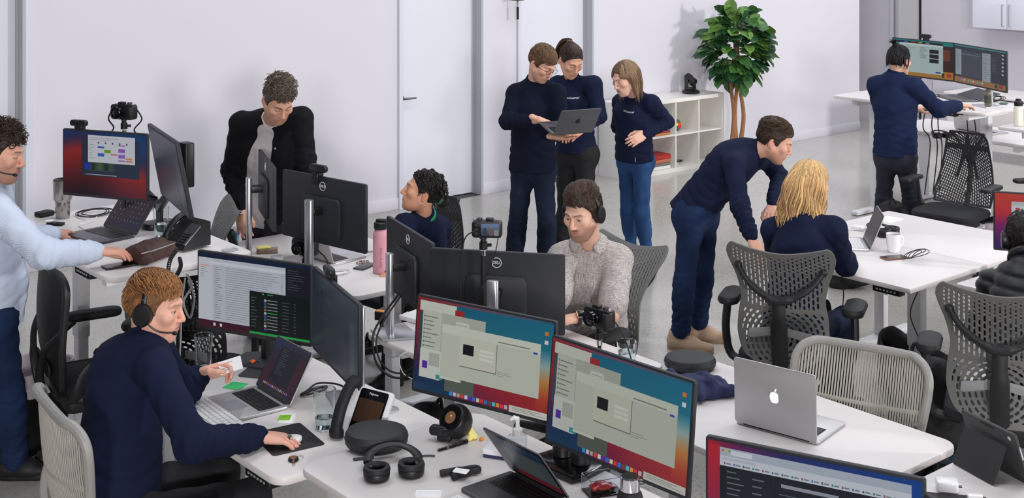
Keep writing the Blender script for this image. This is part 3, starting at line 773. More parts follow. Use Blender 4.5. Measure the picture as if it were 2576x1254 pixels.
def scr_docs(S):
    S.grid(lambda u, v: mixc((30, 130, 130), (40, 120, 125), v), 2, 2); S.q(0, .80, 1, 1, (176, 124, 50)).q(.74, .10, 1, .80, (60, 34, 30)).q(.8, .2, .95, .5, (110, 60, 46)).q(0, .03, .84, .09, (30, 34, 44))
    S.q(.12, .09, .84, .90, (176, 196, 196)).q(.12, .09, .84, .14, (204, 216, 216)).lines(.46, .18, .60, .50, 12, (90, 104, 106), .3); S.lines(.22, .18, .40, .3, 3, (120, 134, 134), .3)
    for i in range(3): S.q(.62, .22+.13*i, .77, .33+.13*i, (26, 32, 34), .000004)
    S.q(.72, .82, .80, .86, (60, 50, 140)).q(.82, .84, .86, .96, (40, 60, 30)).q(.9, .84, .97, .94, (190, 50, 40))
    for i, c in enumerate(((60, 110, 200), (200, 60, 50), (220, 190, 60), (150, 150, 160))): S.q(.2+.12*i, .045, .26+.12*i, .07, c, .000004)
def scr_chat(S):
    S.grid(lambda u, v: mixc((40, 46, 60), (48, 44, 56), v), 2, 2); S.q(0, .86, 1, 1, (150, 108, 60)).q(0, 0, 1, .035, (40, 130, 130)).q(.02, .12, .14, .80, (150, 162, 172)).q(.14, .14, .55, .82, (62, 66, 82)).q(.15, .22, .5, .24, (110, 116, 130))
    S.q(.56, .12, .72, .86, (150, 160, 170)).lines(.03, .16, .12, .75, 12, (100, 110, 120), .25); S.lines(.58, .16, .7, .82, 12, (104, 112, 124), .25); S.q(.73, .08, .9, .84, (46, 48, 62)).lines(.75, .2, .86, .6, 8, (100, 104, 120), .2)
    for i in range(6): S.q(.93, .08+.10*i, .965, .12+.10*i, (190, 190, 196), .000004)
    for i in range(10): S.q(.14+.045*i, .90, .17+.045*i, .945, [(90, 150, 220), (200, 200, 200), (220, 90, 80), (90, 190, 110)][i % 4], .000004)
    S.q(.8, .88, .85, .97, (50, 60, 34)).q(.88, .87, .95, .96, (150, 50, 40))
def scr_browser(S):
    S.grid(lambda u, v: ramp([(0, (170, 34, 50)), (.14, (110, 36, 90)), (.4, (40, 50, 110)), (1, (20, 70, 150))], u+.25*v*(1-u)), 14, 4)
    S.grid(lambda u, v: ramp([(0, (190, 38, 50)), (.6, (150, 40, 80)), (1, (90, 44, 110))], v), 1, 6, 0, .03, .06, 1)
    S.q(.06, .045, .955, 1, (34, 38, 48)).q(.06, .045, .955, .115, (176, 186, 202)).q(.06, .115, .955, .20, (206, 212, 222)).q(.07, .125, .24, .15, (188, 196, 210))
    for i, c in enumerate(((220, 80, 70), (220, 180, 60), (80, 180, 80))): S.q(.07+.016*i, .06, .08+.016*i, .078, c, .000004)
    S.q(.115, .06, .22, .10, (214, 220, 230))
    for i in range(18): S.q(.08+.047*i, .168, .088+.047*i, .188, [(150, 90, 110), (90, 110, 190), (80, 90, 100), (70, 150, 110)][i % 4], .000004); S.q(.092+.047*i, .172, .115+.047*i, .184, (120, 128, 140), .000004)
    S.q(.06, .20, .085, 1, (28, 32, 42)); S.lines(.095, .24, .18, .90, 14, (110, 116, 130), .2); S.lines(.22, .26, .31, .92, 11, (106, 112, 126), .2); S.q(.33, .22, .332, 1, (24, 27, 35))
    S.q(.36, .255, .63, .285, (150, 156, 170)); S.lines(.35, .34, .56, .75, 8, (92, 98, 112), .18); S.q(.86, .33, .93, .37, (220, 80, 60))
def scr_bigsur_mail(S):
    S.grid(lambda u, v: ramp([(0, (200, 70, 60)), (.35, (200, 56, 66)), (.6, (130, 40, 110)), (1, (60, 40, 110))], v+.1*u), 6, 9)
    S.q(.16, .14, 1, 1, (210, 216, 222)).q(.16, .14, 1, .21, (190, 196, 206)).q(.2, .25, .24, .28, (210, 60, 60)); S.lines(.2, .34, .34, .7, 8, (150, 154, 164), .25)
def scr_dark_reflect(S):
    S.grid(lambda u, v: mixc(mixc((34, 40, 54), (58, 62, 76), u), (46, 50, 60), v), 8, 6); S.q(.20, .18, .24, .24, (30, 34, 46)); S.q(.85, .25, .93, .92, (58, 72, 80)).q(.2, .36, .22, .5, (36, 30, 34)).q(.2, .66, .23, .8, (56, 48, 46))
    S.lines(.3, .22, .55, .3, 3, (70, 74, 88), .25); S.lines(.3, .4, .6, .9, 7, (54, 58, 70), .2)
def scr_laptop_dark(S):
    S.grid(lambda u, v: ramp([(0, (30, 40, 84)), (.25, (34, 24, 44)), (.6, (62, 16, 30)), (1, (50, 20, 44))], v*.8+.3*u*u), 10, 6); S.q(.2, .08, .8, .86, (20, 20, 30))
    S.lines(.3, .14, .55, .7, 12, (84, 84, 100), .2)
    for i in range(16): S.q(.12+.048*i, .92, .145+.048*i, .965, [(80, 150, 220), (200, 200, 206), (90, 190, 100), (220, 90, 80), (180, 80, 180)][i % 5], .000004)
def scr_icons(S):
    S.grid(lambda u, v: ramp([(0, (26, 30, 50)), (.5, (44, 22, 34)), (1, (26, 28, 56))], v+.4*u-.2), 8, 6); rnd = random.Random(5)
    for j in range(6):
        for i in range(9):
            if rnd.random() < .85: S.q(.08+.1*i, .08+.14*j, .105+.1*i, .11+.14*j, (110, 116, 128), .000004)
            S.q(.075+.1*i, .125+.14*j, .115+.1*i, .135+.14*j, (70, 74, 86), .000004)
def scr_split(S):
    S.grid(lambda u, v: mixc((30, 34, 42), (44, 40, 44), u), 4, 3); S.q(.2, .2, 1, 1, (60, 66, 70)).q(.1, .0, 1, .24, (24, 44, 66)).q(.25, .3, .8, .8, (66, 72, 72)).q(.2, .85, 1, 1, (86, 26, 34))
def scr_plain(S): S.grid(lambda u, v: mixc((40, 42, 48), (24, 25, 30), v), 4, 3)

def level(pxl, pyl, pxr, pyr, z, w=None):
    """two ends of a horizontal edge at height z seen at two pixels; optionally forced to width w about its middle"""
    a, b = on(pxl, pyl, z), on(pxr, pyr, z)
    if w:
        m = (a+b)/2; e = (b-a).normalized(); a, b = m-e*w/2, m+e*w/2
    return a, b
APPLE = None
def apple_poly(s):
    P = []
    for i in range(40):
        a = 2*math.pi*i/40; r = 1-.10*math.cos(2*a)*.6-.16*math.exp(-((a-math.pi/2)/.35)**2)-.12*math.exp(-((a-1.5*math.pi)/.3)**2)
        x, y = r*math.cos(a)*.92, r*math.sin(a)
        d = math.hypot(x-1.12, y-.12)
        if d < .42: x = 1.12-(.42)*math.cos(math.asin(max(-1, min(1, (y-.12)/.42))))
        P.append((x*s, y*s))
    return P
def apple(parent, loc, rot, s, m):
    mb = MB().prism(apple_poly(s), 0, .0006); lf = [(0.05, 1.0), (.08, 1.3), (.28, 1.58), (.42, 1.6), (.40, 1.32), (.24, 1.1)]
    mb.prism([(x*s, y*s) for x, y in lf][::-1], 0, .0006); return mb.build('fruit_emblem', m, parent, loc=loc, rot=rot, smooth=False)
def monitor(label, pL, pR, zd, front=True, h=.36, scr=None, stand='dell', logo=True, tilt=.0, group='flat desktop monitors', base_off=.10, col_h=None, casing='dell_back', bez=.008):
    a, b = (pL, pR) if front else (pR, pL)
    e = b-a; w_ = e.length; yaw = math.atan2(e.y, e.x); c = (a+b)/2; zt = c.z-zd; zc = zt-h/2
    r = thing('monitor', label, 'monitor', (c.x, c.y, zd), yaw, group)
    T = Matrix.Translation((0, 0, zc)) @ Matrix.Rotation(-tilt, 4, 'X')
    P = MB(); P.T = Matrix.Rotation(math.pi/2, 4, 'X'); P.prism(rrect(w_, h, .008, 3), -.012, .006, .003)
    p = P.build('panel', casing, r); p.matrix_local = T
    P = MB(); P.T = Matrix.Rotation(math.pi/2, 4, 'X'); P.prism(rrect(w_*.46, h*.62, .03, 4, 0, -h*.1), -.034, -.011, .010)
    o = P.build('back_housing', casing, r); o.matrix_local = T
    S = Scr(w_-2*bez, h-2*bez-.006); (scr or scr_plain)(S); o = S.build(r, None); o.matrix_local = T @ Matrix.Translation((0, -.0068, .003))
    if logo:
        tb = MB().tube([(.021*math.cos(t), .0, .021*math.sin(t)) for t in np.linspace(0, 2*math.pi, 33)[:-1]], .0016, 6, closed=True)
        o = tb.build('logo_ring', 'logo_white', r); o.matrix_local = T @ Matrix.Translation((0, .0125, h*.36))
        o = lettering('logo_letters', 'DELL', .0165, 'logo_white', r, None, bold=True); o.matrix_local = T @ Matrix.Translation((0, .0128, h*.36)) @ Matrix.Rotation(math.pi, 4, 'Z') @ Matrix.Rotation(math.pi/2, 4, 'X')
    if stand == 'dell':
        y = base_off
        MB().rbox((0, y, (zc+.07)/2), (.052, .032, zc+.07), .014, .004).build('stand_column', 'silver', r)
        MB().rbox((0, y/2+.01, zc+.005), (.06, y-.03, .035), .008, .004).build('mount_arm', 'black_plastic', r)
        MB().prism([(-.11, -.06), (.11, -.06), (.085, .115), (-.085, .115)], 0, .012, .003).build('stand_base', 'silver', r, loc=(0, y-.05, 0))
    elif stand == 'black':
        y = base_off
        MB().tube([(0, y, .01), (0, y, zc*.5), (0, y-.02, zc)], [.03, .028, .028], 10).build('stand_column', 'black_plastic', r)
        MB().prism([(-.13, -.09), (.13, -.09), (.13, .05), (0, .12), (-.13, .05)], 0, .012, .003).build('stand_base', 'dark_grey', r, loc=(0, y-.03, 0))
    r['wz'] = w_
    return r, T
KEYM = {}
def keyset(w_, d, rows=5, per=14, gap=.003):
    """key rectangles (cx,cy,w,h) in a w_ x d field centred on 0"""
    out = []; rh = d/rows
    for j in range(rows):
        y = -d/2+rh*(j+.5)
        if j == 0:
            ws = [1, 1, 1, 1.2, 5, 1.2, 1, 1, 1, 1]
        else: ws = [1.5]+[1]*(per-2)+[1.5] if j < rows-1 else [1]*per+[1.4]
        tot = sum(ws); x = -w_/2
        for q in ws:
            kw = w_*q/tot; out.append((x+kw/2, y, kw-gap, rh-gap)); x += kw
    return out
def add_keys(parent, w_, d, z, m, yoff=0, single=True, th=.0022):
    ks = keyset(w_, d)
    if not single:
        mb = MB()
        for (x, y, a, b) in ks: mb.box((x, y+yoff, z+th/2), (a, b, th))
        o = mb.build('keys', m, parent, smooth=False); o['kind'] = 'stuff'; return
    for (x, y, a, b) in ks:
        k = (round(a, 4), round(b, 4), th, m)
        if k not in KEYM:
            KEYM[k] = MB().prism(rrect(a, b, .002, 2), 0, th, .0006).mesh('key'); KEYM[k].materials.append(MATS[m])
        link('key', KEYM[k], None, parent, (x, y+yoff, z))
def laptop(label, hL, hR, depth, ang, tone='alu', scr=None, keys='stuff', logo=None, keytone='black_plastic', lidh=None, cat='laptop', pitch=0.0):
    e = hR-hL; w_ = Vector((e.x, e.y)).length; yaw = math.atan2(e.y, e.x); c = (hL+hR)/2; lidh = lidh or depth
    r = thing('laptop', label, cat, c, yaw, 'open laptops')
    base = MB().prism(rrect(w_, depth, .012, 4, 0, -depth/2), 0, .011, .003).build('base', tone, r)
    MB().prism(rrect(w_*.36, depth*.36, .006, 3, 0, -depth*.78), .0111, .0115).build('trackpad', tone if tone != 'alu' else 'silver', r)
    kw = w_*.82; kd = depth*.42
    bed = MB().prism(rrect(kw+.006, kd+.006, .004, 2, 0, -depth*.32), .0110, .0114).build('keyboard_bed', keytone if keytone != 'key_white' else 'alu', r)
    if keys: add_keys(bed, kw, kd, .0114, keytone, -depth*.32, keys == 'single', .0014)
    MB().cyl((-w_*.4, 0, .010), (w_*.4, 0, .010), .006, n=10).build('hinge', 'black_plastic', r)
    T = Matrix.Translation((0, .002, .011)) @ Matrix.Rotation(math.radians(90-ang), 4, 'X')
    # lid stands up along local z; screen looks towards -y
    P = MB(); P.T = Matrix.Translation((0, 0, lidh/2)) @ Matrix.Rotation(math.pi/2, 4, 'X'); P.prism(rrect(w_, lidh, .012, 4), -.006, 0, .0018)
    lid = P.build('lid', tone, r); lid.matrix_local = T
    B = MB(); B.T = Matrix.Translation((0, 0, lidh/2)) @ Matrix.Rotation(math.pi/2, 4, 'X'); B.prism(rrect(w_-.004, lidh-.004, .010, 4), .0001, .0008)
    bz = B.build('bezel', 'black_gloss', r); bz.matrix_local = T
    S = Scr(w_-.022, lidh-.030); (scr or scr_plain)(S); o = S.build(r, None); o.matrix_local = T @ Matrix.Translation((0, -.0012, lidh/2+.004))
    if logo: 
        o = apple(r, None, None, .021, logo); o.matrix_local = T @ Matrix.Translation((0, .0061, lidh*.52)) @ Matrix.Rotation(math.pi, 4, 'Z') @ Matrix.Rotation(math.pi/2, 4, 'X')
    if pitch: r.rotation_euler = (pitch, 0, yaw)
    return r
def webcam(label, loc, yaw, s=1.0, tilt=0.0, foot=True):
    """lens looks towards -y local"""
    r = thing('webcam', label, 'webcam', loc, yaw, 'clip-on webcams')
    b = MB(); b.T = Matrix.Rotation(math.pi/2, 4, 'X'); b.prism(rrect(.095*s, .03*s, .012*s, 5), -.013, .013, .005); b.build('body', 'black_plastic', r, loc=(0, 0, .03*s))
    MB().cyl((0, -.0125, .03*s), (0, -.0150, .03*s), .011*s, n=18).build('lens_ring', 'dark_grey', r); MB().cyl((0, -.0125, .03*s), (0, -.0165, .03*s), .008*s, n=18).build('lens', 'black_gloss', r)
    if foot: MB().rbox((0, .004, .008*s), (.045*s, .03, .016*s), .006, .003).rbox((0, .024, -.012*s), (.036*s, .012, .045*s), .004, .003).build('clip', 'black_plastic', r)
    return r
def camera(label, loc, yaw, s=1.0, roll=0, back=False, group='mirrorless cameras'):
    """mirrorless camera, lens looks towards -y local, origin at the tripod thread"""
    r = thing('mirrorless_camera', label, 'camera', loc, yaw, group); 
    P = MB(); P.T = Matrix.Translation((0, 0, .033*s)) @ Matrix.Rotation(math.pi/2, 4, 'X'); P.prism(rrect(.118*s, .066*s, .012*s, 4), -.018*s, .018*s, .004); P.build('body', 'black_plastic', r)
    MB().rbox((.046*s, -.022*s, .03*s), (.026*s, .02*s, .056*s), .009*s, .004).build('grip', 'black_soft', r)
    MB().lathe([(.030, 0), (.030, .012), (.028, .014), (.031, .018), (.031, .036), (.027, .040), (.024, .041), (.022, .036)], 28).build('lens_barrel', 'black_gloss', r, loc=(-.01*s, -.018*s, .033*s), rot=(math.pi/2, 0, 0))
    MB().lathe([(.021, .034), (.015, .038), (.001, .040)], 24, cap0=False).build('lens_glass', mat('lens_glass', (16, 18, 28), .04, coat=1.0), r, loc=(-.01*s, -.018*s, .033*s), rot=(math.pi/2, 0, 0))
    MB().rbox((-.01*s, .0, .071*s), (.03*s, .024*s, .01*s), .004, .002).build('hot_shoe', 'black_plastic', r)
    MB().cyl((.03*s, 0, .066*s), (.03*s, 0, .075*s), .011*s, n=18).build('mode_dial', 'dark_grey', r)
    MB().cyl((.05*s, -.006, .066*s), (.05*s, -.006, .071*s), .007*s, n=14).build('shutter_button', 'silver', r)
    S = Scr(.072*s, .046*s)
    if back:
        S.grid(lambda u, v: mixc((120, 150, 190), (60, 70, 90), v), 2, 2); S.q(.1, .35, .3, 1, (70, 74, 80)).q(.45, .3, .65, 1, (120, 100, 96)).q(.7, .5, .95, 1, (150, 150, 150)).q(.5, .22, .6, .4, (170, 130, 110))
    else: S.q(0, 0, 1, 1, (10, 10, 12))
    o = S.build(r, None, 'display'); o.matrix_local = Matrix.Translation((-.015*s, .0190*s, .033*s)) @ Matrix.Rotation(math.pi, 4, 'Z')
    if back:
        m = MB()
        for i in range(3): m.cyl((.040*s, .018*s, (.018+.016*i)*s), (.040*s, .0205*s, (.018+.016*i)*s), .005*s, n=10)
        m.build('buttons', 'dark_grey', r)
    return r
def cam_stand(label, base, top, pole_r=.008):
    """slim clamp pole with a ball head"""
    r = thing('camera_stand', label, 'tripod', base); h = top.z-base.z; tx, ty = top.x-base.x, top.y-base.y
    MB().rbox((0, 0, .015), (.06, .06, .03), .012, .004).build('clamp', 'black_plastic', r)
    MB().tube([(0, 0, .02), (tx, ty, h-.07)], [pole_r*1.2, pole_r], 12).build('pole', 'black_plastic', r)
    MB().cyl((tx, ty, h-.075), (tx, ty, h-.055), .012).build('collar', 'chrome', r)
    MB().cyl((tx, ty, h-.05), (tx, ty, h-.02), .017).ell((tx, ty, h-.016), (.013, .013, .013), 12, 8).build('ball_head', 'black_plastic', r)
    MB().cyl((tx, ty, h-.035), (tx+.032, ty-.012, h-.035), .007, n=10).build('knob', 'black_plastic', r)
    MB().cyl((tx, ty, h-.006), (tx, ty, h), .016).build('plate', 'dark_grey', r)
    return r
def cable(name, label, pts, r=.0025, tone='cable_black', n=6, cat='cable', group=None, k=8):
    return tag(MB().tube(spline(pts, k), r, n).build(name, tone), label, cat, group)
def coil(c, rad, turns, seed=0, jit=.25, flat=.15, pts=12, lift=.004):
    rnd = random.Random(seed); P = []
    for i in range(int(turns*pts)):
        a = 2*math.pi*i/pts; q = rad*(1+jit*math.sin(a*.37+seed)+.1*rnd.random())
        P.append((c[0]+q*math.cos(a), c[1]+q*(.6+.2*math.sin(seed))*math.sin(a), c[2]+lift+flat*rad*abs(math.sin(a*.5+seed))))
    return P
def headphones(label, loc, rot, s=1.0, gap=.0, tone='black_plastic', mic=None, band_r=.085, band_h=.10, group='over-ear headphones', lying=False):
    """worn: origin at head centre, x to the ears, z up. returns the root empty"""
    r = thing('headphones', label, 'headphones', loc, 0, group); r.rotation_euler = rot
    A = [(band_r*1.02*math.cos(t), 0, band_h*math.sin(t)) for t in np.linspace(0.08, math.pi-.08, 21)]
    rim = [ (x*s, y*s, z*s) for x, y, z in A]
    MB().tube(rim, .011*s, 10, flat=.5, up=None).build('headband', tone, r)
    MB().tube([(x*.94, y, z*.94) for x, y, z in rim[4:17]], .012*s, 10, flat=.6).build('band_cushion', 'black_soft', r)
    for sg in (-1, 1):
        x = sg*band_r*s
        sl = MB().rbox((x*1.0, 0, .012*s), (.006*s, .016*s, .05*s), .003, .002).build('slider', 'space_grey', r)
        cup = MB().lathe([(.012, .018), (.030, .0165), (.035, .012), (.036, .0), (.034, -.006)], 26).build('ear_cup', tone, r, loc=(x, 0, -.022*s), rot=(0, sg*math.pi/2, 0)); cup.scale = (1.22*s, 1.0*s, 1*s)
        c2 = MB().lathe([(.018, -.004), (.034, -.004), (.037, -.012), (.034, -.022), (.026, -.024), (.02, -.018)], 26).build('ear_cushion', 'black_soft', r, loc=(x, 0, -.022*s), rot=(0, sg*math.pi/2, 0)); c2.scale = (1.22*s, 1.0*s, 1*s)
    if mic:
        sg = mic
        MB().tube(spline([(sg*band_r*s, .01, -.045*s), (sg*(band_r-.004)*s, .06*s, -.075*s), (sg*.05*s, .115*s, -.085*s)], 6), .003, 8).ell((sg*.05*s, .115*s, -.085*s), (.008, .012, .007), 10, 8).build('microphone_boom', 'black_plastic', r)
    return r
# ------------------------------------------------------------------ monitors
def offs(p, v): return Vector(p)+Vector(v)
monA1, TA1 = monitor('wide monitor with mail list and dark music window, nearest the card holder', *level(498.6, 628, 786, 667, 1.20), ZA, True, .343, scr_mail, 'black', False)
monA2, TA2 = monitor('angled dark-screened monitor beside the mail screen', *level(787, 667, 908.6, 769.5, 1.20, .61), ZA, True, .343, scr_dark_reflect, 'dell', False)
monT1, TT1 = monitor('grey-windowed monitor behind the round black speaker, one of two alike', *level(1044.5, 741, 1395, 811.6, 1.235), ZB, True, .355, lambda S: scr_twin(S, 1.0), None, False, tilt=.10)
monT2, TT2 = monitor('grey-windowed monitor above the black twin stand, nearer of two alike', *level(1382.6, 843.5, 1742, 962.8, 1.235), ZB, True, .355, lambda S: scr_twin(S, .93), None, False, tilt=.10)
monK, TK = monitor('monitor with dark browser page at the bottom edge', *level(1776.5, 1094.6, 2329, 1205, 1.19), ZB, True, .345, scr_browser, 'black', False)
a = on(2306, 1233, 1.15); e = (on(2640, 1400, 1.15)-a).normalized()
monitor('dark monitor corner beside the white charger', a, a+e*.58, ZB, True, .34, scr_laptop_dark, 'black', False)
monE1, _ = monitor('black monitor back seen nearly edge-on beside the man in black', *level(653, 372, 695, 425, 1.35, .60), ZC, False, .34, None, 'dell', True)
monE2, TE2 = monitor('black monitor back with a webcam on top, before the man in black', *level(712, 425, 927, 465, 1.35, .62), ZC, False, .34, None, 'dell', True)
monC1, _ = monitor('black monitor back turned sideways next to the pink bottle', *level(980, 543.6, 1089.5, 611, 1.21, .60), ZC, False, .345, None, 'dell', True)
monC2, _ = monitor('black monitor back in front of the man in the beige shirt', *level(1083.6, 622.6, 1421.6, 640.5, 1.21), ZC, False, .345, None, 'dell', True, base_off=.09)
monD, TD = monitor('monitor with calendar window on the raised desk', *level(159.6, 322.5, 373, 337, 1.61), ZD1, True, .33, scr_calendar, None, False)
monI1, TI1 = monitor('far monitor with document page before the person with the topknot', *level(2245, 93.5, 2401, 107.8, 1.58), 1.07, True, .345, scr_docs, 'dell', False)
monI2, TI2 = monitor('far monitor with chat window above the glass bottle', *level(2402, 108, 2533, 129, 1.58), 1.07, True, .345, scr_chat, 'dell', False)
a = on(2499, 480.7, 1.17); mon12, _ = monitor('red and purple monitor in front of the man in the puffer jacket', a, a+Vector((CC, -SS, 0))*.51+Vector((SS, CC, 0))*-.17, .73, True, .32, scr_bigsur_mail, 'black', False)
# second panel on the raised desk hangs askew from a black arm
TLp, TRp, BLp = at(372, 310, 6.02), at(446, 360, 5.47), at(417, 477, 5.93)
exv = (TRp-TLp).normalized(); ezv = (TLp-BLp); ezv = (ezv-exv*ezv.dot(exv)).normalized(); eyv = ezv.cross(exv)
cP = (TLp+TRp)/2-ezv*.17
r = thing('monitor', 'dark tilted monitor on a black arm above the desk phone', 'monitor', (cP.x, cP.y, ZD1), 0, 'flat desktop monitors')
MM = Matrix.Translation((0, 0, cP.z-ZD1)) @ Matrix(((exv.x, eyv.x, ezv.x, 0), (exv.y, eyv.y, ezv.y, 0), (exv.z, eyv.z, ezv.z, 0), (0, 0, 0, 1)))
P = MB(); P.T = Matrix.Rotation(math.pi/2, 4, 'X'); P.prism(rrect(.60, .34, .008, 3), -.012, .006, .003); P.build('panel', 'dell_back', r).matrix_local = MM
P = MB(); P.T = Matrix.Rotation(math.pi/2, 4, 'X'); P.prism(rrect(.26, .2, .03, 4), -.034, -.011, .01); P.build('back_housing', 'dell_back', r).matrix_local = MM
S = Scr(.584, .322); scr_dark_reflect(S); S.build(r, None).matrix_local = MM @ Matrix.Translation((0, -.0068, 0))
# gas-spring arm carrying both panels of the raised desk
pb = on(400, 572, ZD1); r = thing('monitor_mount', 'black double monitor mount on the raised desk', 'monitor mount', pb)
mc = Vector(monD.location)+Vector((0, 0, 1.61-ZD1-.165)); hub1 = mc+Matrix.Rotation(monD.rotation_euler.z, 3, 'Z') @ Vector((0, .05, 0)); hub2 = cP+eyv*.06
MB().rbox((0, 0, .015), (.16, .12, .03), .03, .006).build('base', 'black_plastic', r)
MB().cyl((0, 0, .03), (0, 0, .12), .024).build('post', 'black_plastic', r)
for h_, s_ in ((hub1, .06), (hub2, -.02)):
    q = h_-pb; mid = Vector((q.x*.5+s_, q.y*.5+s_, q.z*.55))
    MB().tube([(0, 0, .10), mid], [.026, .022], 10).build('lower_arm', 'black_plastic', r)
    MB().tube([mid, q], [.024, .02], 10).build('upper_arm', 'black_plastic', r)
MB().rbox(hub2-pb+Vector((.03, .02, 0)), (.05, .07, .20), .012, .006).build('spring_housing', 'black_plastic', r)
MB().rbox(hub1-pb, (.06, .06, .10), .012, .006).build('spring_housing', 'black_plastic', r)
# twin stand
pb = on(1432, 1178, ZB); r = thing('monitor_stand', 'heavy black twin-column monitor stand under the matching screens', 'monitor stand', pb, monT2.rotation_euler.z)
MB().prism([(-.10, -.09), (.10, -.09), (.115, -.04), (.10, .10), (-.10, .10), (-.115, -.04)], 0, .028, .008).build('base', 'black_gloss', r)
for sx in (-.045, .045): MB().tube([(sx, .01, .03), (sx, .015, .17), (sx, .05, .30)], [.034, .03, .026], 14).build('column', 'black_plastic', r)
lettering('maker_letters', 'mov', .022, 'logo_white', r, (-.03, -.0915, .014), (math.pi/2, 0, 0), True)
q1 = r.matrix_basis.inverted(); 
bpy.context.view_layer.update()
def world_of(o, T, v): return o.matrix_world @ T @ Vector(v)
iv = r.matrix_world.inverted()
for mo, T_, sx in ((monT1, TT1, -.045), (monT2, TT2, .045)):
    p_ = iv @ world_of(mo, T_, (0, .04, 0)); MB().tube([(sx, .05, .29), ((sx+p_.x)/2, max(p_.y, .05)+.05, .30), p_], .017, 10).build('arm', 'black_plastic', r)

# ------------------------------------------------------------------ webcams, cameras
def on_top(mo, T_, x, h): return world_of(mo, T_, (x, .004, h/2))
p = on_top(monD, TD, -.16, .33); webcam('webcam on the calendar monitor', p, monD.rotation_euler.z)
p = on_top(monE2, TE2, .04, .34); webcam('webcam above the round logo, before the man in black', p, monE2.rotation_euler.z, 1.25)
p = on_top(monA2, TA2, -.10, .343); webcam('webcam on the angled dark-screened monitor', p, monA2.rotation_euler.z)
p = on_top(monI1, TI1, .03, .345); webcam('webcam on the far document monitor', p, monI1.rotation_euler.z, 1.2)
p = on(1118, 1112, ZB); webcam('loose webcam lying before the round black speaker', p+Vector((0, 0, .004)), -YAW-.25, 1.15)
YC = -YAW       # facing straight at the viewer
p = at(312, 300, 6.55); cam_stand('slim stand holding the camera behind the calendar monitor', Vector((p.x, p.y, ZD1)), p)
camera('camera with hanging strap behind the calendar monitor', p, YC-.35, 1.15)
m = MB()
for sx, ph in ((-.07, 0), (.08, 1)):
    e = Matrix.Rotation(YC-.35, 3, 'Z') @ Vector((sx, 0, .05)); q = p+e
    m.tube(spline([q, q+Vector((sx*.3, 0, -.05)), q+Vector((-sx*.15, .01, -.10)), q+Vector((sx*.25, .02, -.15)), q+Vector((-sx*.6, .03, -.19))], 6), .004, 6)
tag(m.build('camera_strap', 'cable_black'), 'black strap hanging from the camera behind the calendar monitor', 'strap')
p = at(768, 642, 6.62); b0 = on(768, 694, ZC); cam_stand('short stand between the two rear desks carrying a camera', Vector((p.x, p.y, ZC)), p)
camera('camera aimed past the mail monitor, before the pink bottle', p, YC-.55, 1.25)
p = at(1216, 597, 5.34); b0 = on(1222, 925, ZC); cam_stand('tall slim stand clamped before the beige-shirted man', Vector((p.x, p.y, ZC)), p, .011)
camera('camera with lit rear display facing the beige-shirted man', p+Vector((.012, -.01, 0)), YC+math.pi-.12, 1.05, back=True)
p = at(1508, 822, 5.28); cam_stand('short stand behind the matching screens carrying a camera', Vector((p.x, p.y, ZC)), p)
camera('camera beside the wrist watch, behind the matching screens', p, YC-.75, 1.15)
q = at(1540, 800, 5.30)
cable('camera_cable', 'black cable dropping from the camera behind the matching screens', [at(1530, 800, 5.26), at(1550, 815, 5.3), at(1574, 860, 5.35), at(1588, 905, 5.38)], .003)
cable('camera_cable', 'black cable looping from the lit camera display down its monitor back', [at(1196, 580, 5.32), at(1170, 600, 5.31), at(1160, 660, 5.30), at(1158, 760, 5.3)], .003)
cable('camera_cable', 'thin black cable right of the camera stand pole', [at(1253, 600, 5.32), at(1245, 640, 5.3), at(1226, 690, 5.3), at(1196, 760, 5.3)], .0022)
cable('camera_cable', 'black cables at the side of the camera before the pink bottle', [at(800, 630, 6.58), at(822, 655, 6.55), at(825, 690, 6.5)], .004)

# ------------------------------------------------------------------ laptops and keyboards
mat('key_white', (232, 232, 234), .5)
laptop('silver laptop with dark red screen before the man holding a card', on(641, 977, ZA+.001), on(727, 1030, ZA+.001), .212, 119, 'alu', scr_laptop_dark, 'single')
laptop('dark grey laptop with icon-filled screen on the raised desk', on(257, 574, ZD1+.001), on(341, 598, ZD1+.001), .212, 127, 'space_grey', scr_icons, 'stuff')
laptop('dark grey laptop beside the hand sanitizer, under the matching screens', on(1285, 1192, ZB+.001), on(1432, 1268, ZB+.001), .215, 54, 'space_grey', scr_split, 'single')
laptop('large silver laptop with glowing fruit emblem', on(2057, 1122, .731), on(1851, 1066, .731), .247, 92, 'alu', scr_plain, 'stuff', mat('logo_glow', (250, 250, 255), .4, emis=(255, 255, 255), estr=1.0))
laptop('silver laptop of the blonde woman, beside the mug', on(2170, 602, .731), on(2188, 633, .731), .212, 112, 'alu', scr_plain, 'stuff', None, 'key_white')
laptop('open silver laptop behind the camera and pink bottle', on(842, 668, .731), on(748, 640, .731), .23, 108, 'alu', scr_plain, 'stuff', mat('logo_grey', (150, 150, 152), .4))
laptop('grey laptop on the topknot person\'s desk', on(2405, 240, 1.071), on(2462, 256, 1.071), .21, 165, 'space_grey', scr_plain, None)
laptop('upright silver laptop under the topknot person\'s desk', on(2496, 341, .711), on(2402, 325, .711), .23, 95, 'alu', scr_plain, None)
def keyboard(label, pa, pb_, w=.115, single=True):
    e = pb_-pa; L_ = Vector((e.x, e.y)).length; c = (pa+pb_)/2
    r = thing('keyboard', label, 'keyboard', c, math.atan2(e.y, e.x), 'white keyboards')
    MB().prism(rrect(L_, w, .01, 4), 0, .007, .002).build('body', 'alu', r)
    b_ = MB().prism(rrect(L_-.008, w-.008, .006, 3), .0068, .0073).build('deck', 'white_plastic', r)
    add_keys(b_, L_-.012, w-.012, .0073, 'key_white', 0, single, .003)
    return r
keyboard('white keyboard under the navy sleeve', on(478, 1004, ZA+.001), on(592, 1087, ZA+.001), .118)
keyboard('white keyboard cut off by the bottom edge', on(1120, 1262, ZB+.001), on(1215, 1310, ZB+.001), .115)
